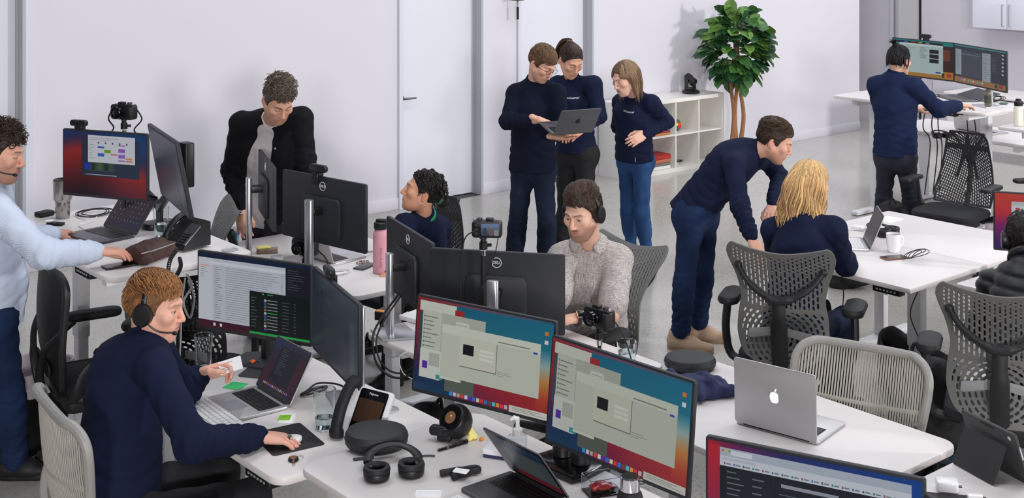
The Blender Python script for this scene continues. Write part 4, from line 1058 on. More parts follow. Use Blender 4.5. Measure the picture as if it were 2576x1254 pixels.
keyboard('white keyboard behind the pink bottle', on(885, 615, ZC+.001), on(948, 632, ZC+.001), .11, False)

# ------------------------------------------------------------------ small things on desks
def lathe_thing(name, label, cat, p, prof, m, n=28, group=None, parts=()):
    r = thing(name, label, cat, p, 0, group); MB().lathe(prof, n).build('body', m, r)
    for nm, pf, mm in parts: MB().lathe(pf, n).build(nm, mm, r)
    return r
def tumbler_glass(label, p, h, r0, r1, ribs=0, water=0.0):
    r = thing('drinking_glass', label, 'glass', p, 0, 'drinking glasses'); pf = [(r0*.9, 0), (r0, .003)]
    N = max(8, ribs*2)
    for i in range(N+1):
        t = i/N; pf.append((r0+(r1-r0)*t+(.0009 if (ribs and i % 2) else 0), .003+(h-.003)*t))
    pf += [(r1-.002, h)]+[(r0-.002+(r1-r0)*t, .008+(h-.008)*t) for t in (1, .66, .33, 0)]
    MB().lathe(pf, 28).build('vessel', 'glass', r)
    if water: MB().lathe([(r0-.0026, .0085), (r0-.0026+(r1-r0)*water, h*water), (.0005, h*water)], 24).build('water', 'water', r)
    return r
lathe_thing('steel_tumbler', 'tall brushed steel tumbler beside the calendar monitor', 'tumbler', on(158, 548, ZD1+.001), [(.034, 0), (.036, .004), (.038, .08), (.0375, .085), (.047, .10), (.050, .185), (.051, .20), (.047, .20)], 'steel', 32,
            parts=(('lid', [(.046, .196), (.047, .203), (.03, .206), (.028, .2)], 'black_plastic'),))
tumbler_glass('ribbed water glass beside the black desk phone', on(405, 598, ZD1+.001), .15, .030, .040, 0, .45)
tumbler_glass('empty ribbed glass beside the navy-sleeved hand', on(512, 928, ZA+.001), .145, .030, .040, 12)
tumbler_glass('heavy clear glass beside the upright desk phone', on(816, 1080, ZA+.001), .15, .034, .042, 10, .3)
tumbler_glass('half-seen water glass behind the matching screens', on(1577, 915, ZC+.001), .095, .038, .044, 0, .55)
# mug
p = on(2248, 634, .731); r = thing('coffee_mug', 'white coffee mug on the blonde woman\'s desk', 'mug', p, 0)
MB().lathe([(.030, 0), (.034, .004), (.041, .05), (.0425, .105), (.0405, .105), (.038, .05), (.028, .01)], 32).build('cup', 'white_plastic', r)
MB().tube(spline([(.04, -.0, .085), (.062, -.012, .088), (.072, -.017, .06), (.058, -.012, .03), (.037, 0, .028)], 6), .0055, 10).build('handle', 'white_plastic', r)
MB().lathe([(.0375, .085), (.0005, .085)], 24, cap0=False).build('coffee', mat('coffee', (60, 40, 30), .2), r)
# pink bottle
p = on(957, 686, ZC+.001); r = thing('water_bottle', 'pink steel water bottle with black flip lid', 'bottle', p, YC)
pk = mat('pink_coat', (224, 160, 174), .42)
MB().lathe([(.037, 0), (.041, .004), (.041, .20), (.038, .222), (.028, .235), (.028, .245)], 32).build('body', pk, r)
MB().lathe([(.034, .237), (.036, .24), (.036, .272), (.03, .276)], 28).build('lid', 'black_plastic', r)
MB().rbox((.006, 0, .284), (.062, .02, .014), .006, .004).build('flip_spout', 'black_plastic', r)
lettering('bottle_letters', 'IRON FLASK', .02, mat('pink_print', (196, 132, 148), .5), r, (.006, -.0415, .09), (math.pi/2, math.pi/2, 0), True)
# black flask and cream flask and glass bottle
p = on(1585, 1300, ZB+.001); r = thing('flask', 'black flask with steel cap under the matching screens', 'flask', p, YC)
MB().lathe([(.036, 0), (.042, .004), (.042, .055), (.036, .075), (.028, .084)], 30).build('body', 'black_soft', r)
MB().lathe([(.027, .082), (.031, .084), (.031, .122), (.027, .126)], 28).build('cap', 'chrome', r)
MB().lathe([(.026, .1262), (.026, .128), (.001, .128)], 24).build('cap_disc', mat('dark_green', (40, 60, 52), .4), r)
MB().tube([(.03, 0, .115), (.045, 0, .113), (.046, 0, .1), (.031, 0, .098)], .004, 8).build('ring', 'chrome', r)
p = on(2562, 316, 1.001); r = thing('flask', 'cream flask with black lid on the far raised desk', 'flask', p)
MB().lathe([(.034, 0), (.037, .004), (.037, .15), (.03, .16)], 24).build('body', mat('cream', (226, 220, 206), .45), r)
MB().lathe([(.033, .16), (.035, .165), (.035, .19), (.03, .196), (.022, .2), (.022, .215)], 24).build('lid', 'black_plastic', r)
p = on(2486, 268, 1.071); r = thing('glass_bottle', 'small juice bottle with green label before the far chat screen', 'bottle', p)
MB().lathe([(.028, 0), (.031, .004), (.031, .105), (.026, .13), (.014, .155), (.013, .18)], 24).build('body', mat('bottle_glass', (150, 140, 120), .08, trans=.5), r)
MB().lathe([(.0315, .03), (.0315, .095)], 24, cap0=False, cap1=False).build('label', mat('label_dark', (62, 66, 54), .6, noise=(60, .6)), r)
MB().lathe([(.015, .18), (.015, .195), (.012, .197)], 16).build('cap', 'black_plastic', r)
# hand sanitizers
p = on(1302, 1150, ZB+.001); r = thing('sanitizer_bottle', 'clear pump bottle of hand sanitizer on the white box edge', 'bottle', p, YC)
MB().prism(rrect(.066, .045, .012, 4), 0, .075, .008).build('body', mat('clear_plastic', (236, 240, 244), .1, trans=.75, ior=1.2), r)
MB().box((0, -.0228, .036), (.042, .0006, .042)).build('label', 'paper', r)
MB().lathe([(.018, .074), (.018, .098), (.008, .102), (.006, .125)], 20).build('pump_collar', 'white_plastic', r)
MB().tube([(0, 0, .12), (0, 0, .132), (-.012, 0, .136), (-.024, 0, .128)], [.008, .009, .008, .005], 10).build('pump_head', 'white_plastic', r)
p = on(590, 612, ZC+.001); r = thing('sanitizer_bottle', 'small blue gel bottle beside the leaning hand', 'bottle', p, YC)
MB().prism(rrect(.05, .034, .012, 4), 0, .075, .008).build('body', mat('blue_gel', (130, 190, 226), .12, trans=.35), r)
MB().box((0, -.0175, .042), (.036, .0006, .03)).build('label', mat('label_blue', (60, 110, 190), .5), r)
MB().lathe([(.012, .075), (.012, .095), (.009, .098)], 16).build('cap', 'white_plastic', r)

def slab(name, label, cat, p, yaw, sx, sy, sz, m, rad=.004, group=None, top=None, bev=.0015):
    r = thing(name, label, cat, p, yaw, group); MB().prism(rrect(sx, sy, rad, 4), 0, sz, bev).build('body', m, r)
    if top: MB().prism(rrect(sx-.006, sy-.006, max(rad-.003, .001), 4), sz, sz+.0006).build('face', top, r)
    return r
def smartphone(label, pa, pb_, m='black_plastic'):
    e = pb_-pa; return slab('smartphone', label, 'phone', (pa+pb_)/2, math.atan2(e.y, e.x), .15, .074, .008, m, .011, 'smartphones', 'black_gloss')
smartphone('black smartphone on the raised desk before the leather pouch', on(262, 677, ZD1+.001), on(340, 664, ZD1+.001))
smartphone('smartphone beside the earphones and mug', on(2228, 652, .731), on(2270, 648, .731), mat('rose', (150, 110, 96), .35, metal=.6))
slab('smartphone', 'grey smartphone under the pink bottle', 'phone', on(918, 672, ZC+.001), .4, .14, .07, .008, 'space_grey', .01, 'smartphones')
slab('mouse_pad', 'black mouse pad under the resting hand', 'mouse pad', on(722, 1106, ZA+.0005), math.radians(-8), .20, .24, .003, 'black_soft', .012)
r = thing('mouse', 'white mouse under the ringed hand', 'mouse', on(722, 1112, ZA+.004), -.6); MB().prism(rrect(.11, .058, .026, 6), 0, .018, .008).build('shell', 'white_plastic', r)
slab('sticky_note', 'green sticky note beside the silver laptop', 'note', on(592, 972, ZA+.0005), .5, .076, .076, .0015, mat('green_note', (60, 190, 110), .7), .001)
slab('gift_card', 'white card with a green print beside the mouse pad', 'card', on(722, 1053, ZA+.0005), .9, .085, .054, .0008, 'paper', .002)
slab('card_print', 'lime green printed half of the white card', 'card', on(716, 1052, ZA+.0014), .9, .05, .045, .0003, mat('lime', (130, 190, 40), .6), .001)
r = thing('candy_wrapper', 'crumpled clear wrapper with an orange sweet by the dark stand foot', 'wrapper', on(636, 914, ZA+.012), 0)
MB().ell((0, 0, 0), (.03, .022, .010), 12, 8).build('wrapper', 'glass', r); MB().ell((0, 0, .006), (.014, .012, .009), 12, 8).build('sweet', mat('orange_sweet', (226, 90, 40), .4), r)
slab('grey_mat', 'dark grey triangular mat under the mail monitor', 'mat', on(665, 932, ZA+.0005), .65, .20, .16, .003, 'dark_grey', .02)
# leather pouch
p = on(376, 652, ZD1+.002); r = thing('leather_pouch', 'brown leather zip pouch beside the desk phone', 'pouch', p, math.radians(12)+.25)
lea = mat('leather', (66, 40, 34), .55, noise=(40, .2), bump=(90, .25))
g = Grid((-.14, -.09, -.01), (.14, .09, .11), .006)
for sx in (-1, 1):
    g.cone((sx*.085, -.045, .03), (sx*.085, .045, .03), .030, .030, .02); 
g.cone((-.085, -.04, .03), (.085, -.04, .03), .030, .03, .02); g.cone((-.085, .04, .035), (.085, .04, .035), .034, .034, .02); g.cone((-.08, 0, .055), (.08, 0, .05), .028, .028, .03); g.ell((0, 0, .04), (.1, .06, .045), k=.02); g.ripple(.002, 60)
g.cut((0, 0, 0), (0, 0, -1)); V, Fq = g.mesh(); link('pouch_body', new_mesh('pouch', V, Fq, True, 180), lea, r)
MB().tube(spline([(-.115, -.05, .055), (-.06, -.078, .062), (.03, -.08, .062), (.115, -.055, .055), (.125, 0, .055)], 6), .0028, 6).build('zip', 'silver', r)
MB().rbox((.122, .0, .045), (.006, .012, .03), .002, .001).build('zip_pull', 'silver', r)
# desk phones
def desk_phone_old(label, p, yaw):
    r = thing('desk_phone', label, 'phone', p, yaw)
    b = MB(); b.add([(-.10, -.09, .01), (.10, -.09, .01), (.10, .10, .01), (-.10, .10, .01), (-.10, -.085, .03), (.10, -.085, .03), (.10, .07, .155), (-.10, .07, .155), (.10, .10, .14), (-.10, .10, .14)],
        [(3, 2, 1, 0), (0, 1, 5, 4), (4, 5, 6, 7), (7, 6, 8, 9), (9, 8, 2, 3), (1, 2, 8, 6, 5), (0, 4, 7, 9, 3)]); b.build('housing', 'black_plastic', r)
    T = Matrix.Translation((0, -.008, .0925)) @ Matrix.Rotation(math.atan2(.125, .155), 4, 'X')
    o = MB().box((.055, .02, .004), (.085, .075, .004)).build('display', 'dark_grey', r); o.matrix_local = T
    for i in range(4):
        for j in range(3):
            o = MB().rbox((.03+j*.026, -.03-.018*i, .005), (.018, .011, .004), .003, .001).build('button', 'dark_grey', r); o.matrix_local = T
    o = MB().box((.096, -.02, .003), (.012, .14, .004)).build('trim', 'silver', r); o.matrix_local = T
    h_ = MB().tube(spline([(-.055, -.10, .02), (-.055, -.07, .045), (-.055, 0, .058), (-.055, .07, .045), (-.055, .10, .02)], 5), [.028]*4+[.022]*13+[.028]*4, 12, flat=.75); o = h_.build('handset', 'black_plastic', r); o.matrix_local = T
    return r
yawp = -math.pi/2+math.radians(12)
PHN = desk_phone_old('black desk phone with handset on the raised desk', on(466, 622, ZD1+.001), yawp); PHN.scale = (.84, .84, .84)
P = []; 
for i in range(600):
    t = i/599; q = Vector(spline([at(445, 628, 5.66), at(428, 655, 5.60), at(424, 690, 5.56), at(440, 697, 5.58), at(454, 672, 5.6), at(452, 650, 5.62), at(448, 632, 5.68)], 120)[i]); a = t*2*math.pi*36; P.append(q+Vector((math.cos(a)*.007, math.sin(a)*.004, math.sin(a)*.007)))
bpy.context.view_layer.update(); o = MB().tube(P, .0028, 5).build('coiled_cord', 'cable_black', PHN); o.matrix_parent_inverse = PHN.matrix_world.inverted()
p = on(893, 1112, ZA+.001); r = thing('desk_phone', 'upright desk phone with colour screen beside the grey case', 'phone', p, -math.pi/2+.30)
ph = Matrix.Translation((0, .0, .005)) @ Matrix.Rotation(math.radians(58), 4, 'X')
b = MB().prism(rrect(.20, .19, .015, 4, 0, .095), -.022, .0, .006).build('housing', 'white_plastic', r); b.matrix_local = ph
b = MB().prism(rrect(.13, .17, .01, 4, .02, .098), 0, .004, .002).build('face_plate', 'black_gloss', r); b.matrix_local = ph
S = Scr(.115, .085); S.grid(lambda u, v: mixc((52, 34, 26), (84, 58, 40), u*.7+.3*(1-v)), 6, 4); S.q(.2, 0, .3, 1, (60, 40, 30)).q(.6, 0, .68, 1, (74, 50, 36))
o = S.build(r, None, 'display'); o.matrix_local = ph @ Matrix.Translation((.02, .105, .0045)) @ Matrix.Rotation(-math.pi/2, 4, 'X')
for i in range(4): MB().cyl((-.012+.022*i, .035, .004), (-.012+.022*i, .035, .008), .005, n=10).build('button', 'silver', r).matrix_local = ph
lettering('maker_letters', 'Polycom', .012, 'logo_white', r, None).matrix_local = ph @ Matrix.Translation((.02, .168, .0045))
o = MB().tube(spline([(-.075, -.005, .014), (-.075, .03, .035), (-.075, .1, .045), (-.075, .17, .035), (-.075, .20, .012)], 5), [.03]*4+[.024]*13+[.03]*4, 12, flat=.75).build('handset', 'black_soft', r); o.matrix_local = ph
MB().prism(rrect(.17, .10, .01, 3, 0, .10), 0, .016, .004).build('foot', 'black_plastic', r)
# oval headphone cases
def oval_case(label, p, yaw, a, b_, h):
    r = thing('headphone_case', label, 'case', p, yaw, 'grey headphone cases'); N = 36
    def ring(k, z): return [(k*a*math.cos(2*math.pi*i/N), k*b_*math.sin(2*math.pi*i/N)*(1-.06*math.cos(2*math.pi*i/N)), z) for i in range(N)]
    def body(levels, nm, m):
        V = []; Fs = []
        for k, z in levels: V += ring(k, z)
        for q in range(len(levels)-1):
            for i in range(N): Fs.append((q*N+i, q*N+(i+1) % N, (q+1)*N+(i+1) % N, (q+1)*N+i))
        Fs += [tuple(range(N))[::-1], tuple(range((len(levels)-1)*N, len(levels)*N))]; MB().add(V, Fs).build(nm, m, r)
    body([(.82, 0), (.94, .006), (.99, h*.25), (1.0, h*.5)], 'lower_shell', 'case_grey'); body([(1.0, h*.53), (.99, h*.72), (.93, h*.92), (.85, h*.985), (.4, h)], 'upper_shell', 'case_grey')
    MB().tube([(x*.995, y*.995, h*.515) for x, y, z in ring(1, 0)], .0022, 6, closed=True).build('zip', 'black_plastic', r)
mat('case_grey', (40, 41, 46), .6, bump=(500, .1))
oval_case('grey oval headphone case beside the upright desk phone', on(947, 1120, ZB+.001), YC+.05, .112, .10, .058)
oval_case('grey oval headphone case on the crumpled navy cloth\'s desk', on(1736, 925, .731), YC, .11, .098, .05)
# headphones lying on the desk
def lying_headphones(label, p, yaw, s=1.0):
    r = thing('headphones', label, 'headphones', p, yaw, 'over-ear headphones')
    A = [(.085*s*math.cos(t), .03+.095*s*math.sin(t), .034+.012*math.sin(t)) for t in np.linspace(-.35, math.pi+.1, 24)]
    MB().tube(A, .016*s, 10, flat=.55, up=(0, 0, 1)).build('headband', 'black_plastic', r)
    for sg, yy in ((-1, -.035), (1, -.02)):
        c = (sg*.058*s, yy, 0)
        MB().lathe([(.036, 0), (.043, .006), (.045, .022), (.043, .026)], 28, c).build('ear_cup', 'black_plastic', r)
        MB().lathe([(.043, .025), (.046, .032), (.043, .043), (.033, .045), (.026, .038), (.024, .026)], 28, c).build('ear_cushion', 'black_soft', r)
        MB().rbox((sg*.078*s, .0, .03), (.012, .05, .016), .004, .002).build('hinge', 'dark_grey', r)
    return r
lying_headphones('black headphones lying on the desk below the grey case', on(990, 1192, ZB+.001), YC+.15)
p = on(2225, 590, .731); lying_headphones('small black headphones behind the blonde woman\'s laptop', p, YC+.6, .8)
p = on(2368, 346, .711); lying_headphones('black headset lying under the topknot person\'s desk', p, YC, .8)
# round speaker
p = on(1147, 1104, ZB+.001); r = thing('round_speaker', 'black ball-shaped speaker with copper driver', 'speaker', p, YC-.65)
g = Grid((-.075, -.075, -.005), (.075, .075, .14), .0035); g.ell((0, 0, .062), (.06, .06, .06), k=0); nrm = Vector((0, -.80, .60)); pc = Vector((0, 0, .062))+nrm*.036; g.cut(pc, nrm); g.cut((0, 0, .003), (0, 0, -1))
V, Fq = g.mesh(); link('shell', new_mesh('shell', vsmooth(V, Fq, 1), Fq, True, 40), 'black_plastic', r)
Rq = nrm.to_track_quat('Z', 'Y').to_euler()
MB().lathe([(.044, .0), (.046, .002), (.03, -.004)], 30).build('front_ring', 'black_gloss', r, loc=pc, rot=Rq)
MB().lathe([(.022, .001), (.016, -.002), (.004, .003), (.001, .004)], 24).build('driver_cone', mat('copper', (206, 150, 110), .3, metal=.8), r, loc=pc+nrm*.002, rot=Rq)
# pen, card on pliers, strips, papers, boxes
def stick(name, label, cat, a, b_, r0, m, extra=()):
    e = b_-a; r = thing(name, label, cat, a, math.atan2(e.y, e.x)); L_ = e.length
    MB().tube([(0, 0, r0), (L_*.06, 0, r0), (L_*.7, 0, r0), (L_*.72, 0, r0*1.15), (L_, 0, r0*1.05)], [r0*.3, r0*.9, r0, r0*1.15, r0], 10).build('barrel', m, r)
    for (t, m2) in extra: MB().tube([(L_*t, 0, r0), (L_*(t+.05), 0, r0)], r0*1.12, 10).build('band', m2, r)
    MB().box((L_*.86, 0, 2.3*r0), (L_*.26, r0*.5, r0*.4)).build('pocket_clip', m, r)
stick('pen', 'black pen in front of the loose webcam', 'pen', on(1100, 1138, ZB+.0005), on(1176, 1116, ZB+.0005), .0055, 'black_gloss', ((.3, mat('gold', (160, 140, 90), .3, metal=.8)),))
stick('stylus', 'dark metal stylus behind the lying headphones', 'stylus', on(887, 1160, ZB+.0005), on(940, 1154, ZB+.0005), .005, 'dark_grey')
cable('adapter_cable', 'short grey adapter cable right of the lying headphones', [on(1040, 1152, ZB+.004), on(1062, 1148, ZB+.004), on(1080, 1147, ZB+.004), on(1094, 1148, ZB+.004)], .003, 'dark_grey')
p = on(1155, 1196, ZB+.001); r = thing('cable_cutter', 'black spring-handled cutter lying under a small card', 'cutter', p, YC)
MB().tube(spline([(-.062, -.012, .011), (-.03, .0, .012), (.02, .02, .012), (.05, .032, .012), (.064, .024, .012), (.066, .008, .012)], 5), [.011]*9+[.009]*17, 10).build('upper_handle', 'black_soft', r)
MB().tube(spline([(-.02, -.042, .011), (.005, -.022, .012), (.045, .0, .012), (.062, .006, .012)], 5), [.012]*9+[.010]*7, 10).build('lower_handle', 'black_soft', r)
MB().tube([(.02+.0008*i, .022+.006*math.sin(i*1.2)+.0002*i, .014+.006*math.cos(i*1.2)) for i in range(46)], .0011, 5).build('spring', 'chrome', r)
slab('small_card', 'small white card lying across the black cutter', 'card', on(1160, 1186, ZB+.026), YC-.35, .05, .032, .0006, 'paper', .003)
slab('paper_tag', 'white printed paper tag at the bottom edge', 'paper', on(1078, 1243, ZB+.0005), YC-.05, .085, .045, .0006, 'paper', .006)
r = thing('storage_box', 'flat white box with navy base beside the dark laptop', 'box', on(1262, 1146, ZB+.0005), -YAW-.35)
MB().rbox((0, 0, .006), (.11, .075, .012), .003, .001).build('tray', mat('navy_card', (48, 48, 90), .6), r); MB().rbox((0, 0, .020), (.112, .077, .018), .003, .001).build('lid', 'white_matte', r)
r = thing('crumpled_tissue', 'crumpled yellow paper beside the round speaker', 'paper', on(1186, 1106, ZB+.001), .3)
g = Grid((-.03, -.03, -.005), (.03, .03, .05), .0035); g.cone((-.012, 0, .012), (.006, .004, .034), .010, .007, .01); g.cone((.008, -.008, .008), (-.004, .008, .03), .012, .006, .01); g.ell((0, 0, .008), (.02, .014, .01), k=.008); g.ripple(.003, 170); V, Fq = g.mesh()
link('paper', new_mesh('paper', V, Fq, False), mat('yellow_paper', (226, 214, 130), .8), r)
slab('orange_eraser', 'small orange eraser beside the yellow paper', 'eraser', on(1212, 1108, ZB+.0005), .4, .02, .013, .008, mat('orange', (224, 150, 70), .6), .003)
# display box with a red model car
p = on(1516, 1238, ZB+.001); r = thing('display_box', 'clear acrylic box on the desk under the matching screens', 'box', p, -YAW+.35)
q = MB(); W_, D_, H_ = .115, .075, .055
for c_, d_ in (((0, -D_/2, H_/2), (W_, .002, H_)), ((0, D_/2, H_/2), (W_, .002, H_)), ((-W_/2, 0, H_/2), (.002, D_, H_)), ((W_/2, 0, H_/2), (.002, D_, H_)), ((0, 0, H_), (W_, D_, .002))): q.box(c_, d_)
q.build('cover', mat('acrylic', (240, 244, 248), .03, trans=1.0, ior=1.15), r); MB().rbox((0, 0, .002), (W_+.004, D_+.004, .004), .003, .001).build('base', 'black_gloss', r)
rc = thing('toy_car', 'red model sports car inside the acrylic box', 'toy car', p+Vector((0, 0, .005)), -YAW+.35)
MB().prism([(-.04, .006), (.042, .006), (.043, .013), (.024, .017), (.012, .025), (-.014, .026), (-.034, .018), (-.042, .015)][::-1], -.018, .018, .004).build('car_body', mat('car_red', (190, 40, 34), .2, coat=1), rc, rot=(math.pi/2, 0, 0))
MB().box((.002, 0, .021), (.022, .03, .006)).build('windows', 'black_gloss', rc)
for wx in (-.024, .027):
    for wy in (-.017, .017): MB().cyl((wx, wy-.003, .007), (wx, wy+.003, .007), .007, n=14).build('wheel', 'black_plastic', rc)
# key ring, wallet, puck
r = thing('key_ring', 'small black and copper key ring near the desk corner', 'key ring', on(738, 1160, ZA+.001), .3)
MB().lathe([(.017, 0), (.019, .004), (.017, .011), (.012, .012)], 20).build('fob', 'black_plastic', r); MB().lathe([(.013, .012), (.013, .0135), (.001, .0135)], 20).build('face', 'copper', r)
MB().tube([(.03+.014*math.cos(t), .014*math.sin(t), .002) for t in np.linspace(0, 6.28, 20)[:-1]], .001, 5, closed=True).build('ring', 'chrome', r); MB().rbox((-.02, -.02, .002), (.03, .01, .003), .003, .001, .8).build('key', 'copper', r)
r = thing('wallet', 'black wallet beside the steel tumbler', 'wallet', on(112, 543, ZD1+.001), .3); MB().rbox((0, 0, .012), (.09, .065, .024), .012, .006).build('leather', 'black_soft', r); MB().tube([(-.045, -.033, .012), (.045, -.033, .012)], .002, 6).build('zip', 'dark_grey', r)
slab('remote', 'small black remote below the steel tumbler', 'remote', on(140, 566, ZD1+.001), -.9, .09, .04, .012, 'black_plastic', .01); 
lathe_thing('puck_charger', 'round white charger lying on the black remote', 'charger', on(124, 558, ZD1+.014), [(.022, 0), (.024, .002), (.024, .006), (.02, .007)], 'white_plastic', 20)
# box with sticky notes, adapters
r = thing('note_box', 'brown and grey box carrying a yellow sticky pad', 'box', on(672, 636, ZC+.001), -.5); MB().rbox((0, 0, .012), (.12, .06, .024), .003, .001).build('carton', mat('carton', (150, 130, 112), .7, noise=(50, .4)), r)
slab('sticky_pad', 'pale yellow sticky pad on the brown box', 'note', on(662, 624, ZC+.026), -.2, .076, .06, .006, mat('yellow_pad', (232, 226, 140), .7), .001)
slab('power_adapter', 'white power adapter below the sticky pad', 'adapter', on(697, 656, ZC+.001), -.3, .06, .06, .026, 'white_plastic', .01, None, None, .004)
r = thing('charger_plug', 'white wall charger in front of the black tablet', 'charger', on(2382, 1232, .728), YC-.2); MB().rbox((0, 0, .016), (.07, .06, .032), .012, .005).build('body', 'white_plastic', r)
for dz in (-.006, .006): MB().box((.041, dz, .014), (.014, .0015, .006)).build('prong', 'chrome', r)
slab('black_mat', 'black mat under the white wall charger', 'mat', on(2400, 1268, .7255), YC-.2, .22, .14, .002, 'black_soft', .01)
slab('white_cable_box', 'white cable end at the bottom edge beside the charger', 'cable end', on(2452, 1256, .728), YC, .05, .02, .015, 'white_plastic', .006)
# tablet on its folding stand
a, b_ = on(2433, 1162, .726), on(2545, 1222, .726); c = (a+b_)/2; e = (b_-a); yw = math.atan2(e.y, e.x)
r = thing('tablet', 'black cased tablet leaning on its kickstand', 'tablet', c, yw)
T = Matrix.Translation((0, .06, 0)) @ Matrix.Rotation(math.radians(20), 4, 'X')
P = MB(); P.T = Matrix.Translation((0, 0, .095)) @ Matrix.Rotation(math.pi/2, 4, 'X'); P.prism(rrect(.255, .19, .012, 4), -.006, .006, .002); P.build('case_back', mat('case_black', (56, 56, 58), .6, bump=(600, .15)), r).matrix_local = T
P = MB(); P.T = Matrix.Translation((-.0, -.0072, .125)) @ Matrix.Rotation(math.pi/2, 4, 'X'); P.prism(rrect(.06, .004, .002, 3, 0, .055), 0, .002); P.build('pen_loop', 'black_plastic', r).matrix_local = T
P = MB(); P.prism(rrect(.20, .135, .008, 4, -.01, .0675), -.0015, .0015, .001); ks = P.build('kickstand', mat('kick_black', (44, 44, 47), .55), r)
ks.matrix_local = Matrix.Translation((0, -.062, .002)) @ Matrix.Rotation(math.radians(66), 4, 'X')
o = lettering('case_letters', 'iLCK', .022, 'black_gloss', r, None); o.matrix_local = ks.matrix_local @ Matrix.Translation((.0, .065, -.0017)) @ Matrix.Rotation(math.pi, 4, 'X')
MB().cyl((.10, -.0065, .170), (.10, -.0085, .170), .008, n=18).build('camera_lens', 'chrome', r).matrix_local = T
MB().box((.1285, 0, .12), (.002, .006, .05)).build('side_button', 'chrome', r).matrix_local = T

# ------------------------------------------------------------------ cables
Z1 = ZD1+.004
cable('charging_cable', 'coiled black charging cable behind the dark grey laptop', coil(on(237, 540, ZD1), .075, 3.2, 1), .003)
cable('charging_cable', 'white charging cable curling by the dark grey laptop', [on(215, 553, Z1), on(195, 545, Z1), on(215, 530, Z1), on(250, 525, Z1), on(235, 556, Z1), on(200, 566, Z1), on(212, 578, Z1)], .0025, 'cable_white')
cable('charging_cable', 'tangle of white cables behind the mail monitor', coil(on(842, 690, ZC), .07, 4.0, 3), .003, 'cable_white')
cable('charging_cable', 'thin white cable running to the pink bottle', [on(815, 668, ZC+.01), on(850, 665, ZC+.01), on(890, 655, ZC+.005), on(935, 640, ZC+.005)], .0022, 'cable_white')
r = []
for i in range(22):
    t = 2*math.pi*i/22; r.append((t, [(60, 60, 160), (220, 70, 80), (240, 240, 240), (80, 170, 190), (230, 190, 70)][i % 5]))
bp_ = on(912, 660, ZC+.006); rb = thing('bead_bracelet', 'multicoloured bead bracelet beside the pink bottle', 'bracelet', bp_)
for t, c_ in r: MB().ell((.034*math.cos(t), .022*math.sin(t), 0), (.0052, .0052, .0052), 8, 6).build('bead', mat('bead%d' % c_[0], c_, .35), rb)
cable('headset_cable', 'black cable loops beside the angled dark screen', coil(on(790, 990, ZA), .05, 2.6, 5), .0035)
cable('headset_cable', 'black cable behind the upright desk phone', [on(770, 985, ZA+.004), on(800, 965, ZA+.01), on(850, 968, ZA+.02), on(880, 985, ZA+.01)], .004)
cable('power_cable', 'thick black cables drooping below the sideways monitor back', [at(1000, 745, 5.9), at(960, 800, 5.75), at(938, 850, 5.65), at(950, 920, 5.6), at(1000, 952, 5.6), at(1060, 930, 5.6)], .005)
cable('power_cable', 'second black cable drooping beside the grey waste bin', [at(1008, 745, 5.9), at(968, 805, 5.77), at(947, 855, 5.67), at(958, 912, 5.62), at(1002, 940, 5.62), at(1058, 915, 5.62)], .004)
cable('power_cable', 'thin white cable drooping under the beige-shirted man\'s desk', [at(1035, 880, 5.6), at(1005, 900, 5.6), at(1015, 940, 5.6), at(1050, 960, 5.6)], .002, 'cable_white')
cable('earphone_cable', 'tangled black earphones beside the smartphone and mug', coil(on(2305, 655, .731), .055, 3.6, 2, .6, .9), .0022)
cable('charging_cable', 'white cable behind the blonde woman\'s laptop', [on(2110, 570, .735), on(2140, 580, .735), on(2165, 572, .735), on(2190, 580, .735)], .003, 'cable_white')
slab('power_adapter', 'white square adapter behind the blonde woman\'s laptop', 'adapter', on(2160, 578, .731), .3, .07, .07, .025, 'white_plastic', .01, None, None, .004)
slab('paper_sheet', 'white sheet of paper on the empty desk behind the mug', 'paper', on(2235, 552, .7305), 0, .16, .12, .0008, 'paper', .001)
cable('hanging_cable', 'thin black cable hanging under the mug desk', [at(2310, 730, 6.9), at(2290, 790, 6.9), at(2310, 850, 6.9), at(2330, 915, 6.9)], .003)
cable('hanging_cable', 'thin black cable hanging beside the blonde woman', [at(2118, 690, 7.0), at(2122, 740, 7.0), at(2118, 790, 6.95), at(2112, 860, 6.9)], .003)
cable('hanging_cable', 'black cable looped on the floor under the mug desk', [on(2312, 945, .004), on(2340, 930, .004), on(2330, 975, .004), on(2290, 962, .004), on(2310, 940, .004)], .004)
for i, (x, lab) in enumerate(((2332, 'first'), (2350, 'second'), (2362, 'third'), (2432, 'fourth'), (2448, 'fifth'), (2470, 'sixth'))):
    dd = 11.4; cable('hanging_cable', '%s black cable from the left hanging under the topknot person\'s desk' % lab, [at(x, 290 if i > 2 else 262, dd), at(x-10+4*i, 320, dd), at(x+8, 360+6*i, dd), at(x-6+3*i, 400+(90 if i < 3 else 0), dd)], .005, group='cables under the far raised desk')
r = thing('circuit_board', 'small green circuit board with wires behind the juice bottle', 'circuit board', on(2525, 262, 1.071), .3); MB().box((0, 0, .006), (.09, .06, .004)).build('board', mat('pcb', (40, 90, 60), .4), r)
MB().tube([Vector(q)-on(2525, 262, 1.071) for q in coil(on(2522, 256, 1.071), .06, 5, 8, .5, .6)], .003, 5).build('wires', 'cable_black', r)
r = thing('cream_box', 'orange and black cable box under the sideways monitor', 'box', on(965, 800, ZC+.001), .5); MB().rbox((0, 0, .02), (.10, .05, .04), .006, .003).build('body', 'black_plastic', r); MB().rbox((-.03, 0, .041), (.03, .05, .003), .002, .001).build('stripe', 'orange', r)
slab('sticky_note', 'yellow sticky note under the sideways monitor', 'note', on(1030, 790, ZC+.001), .4, .04, .05, .002, 'yellow_pad', .001)
slab('white_tray', 'white tray edge beneath the black monitor back', 'tray', on(1055, 800, ZC+.001), .2, .16, .12, .02, 'white_matte', .006)

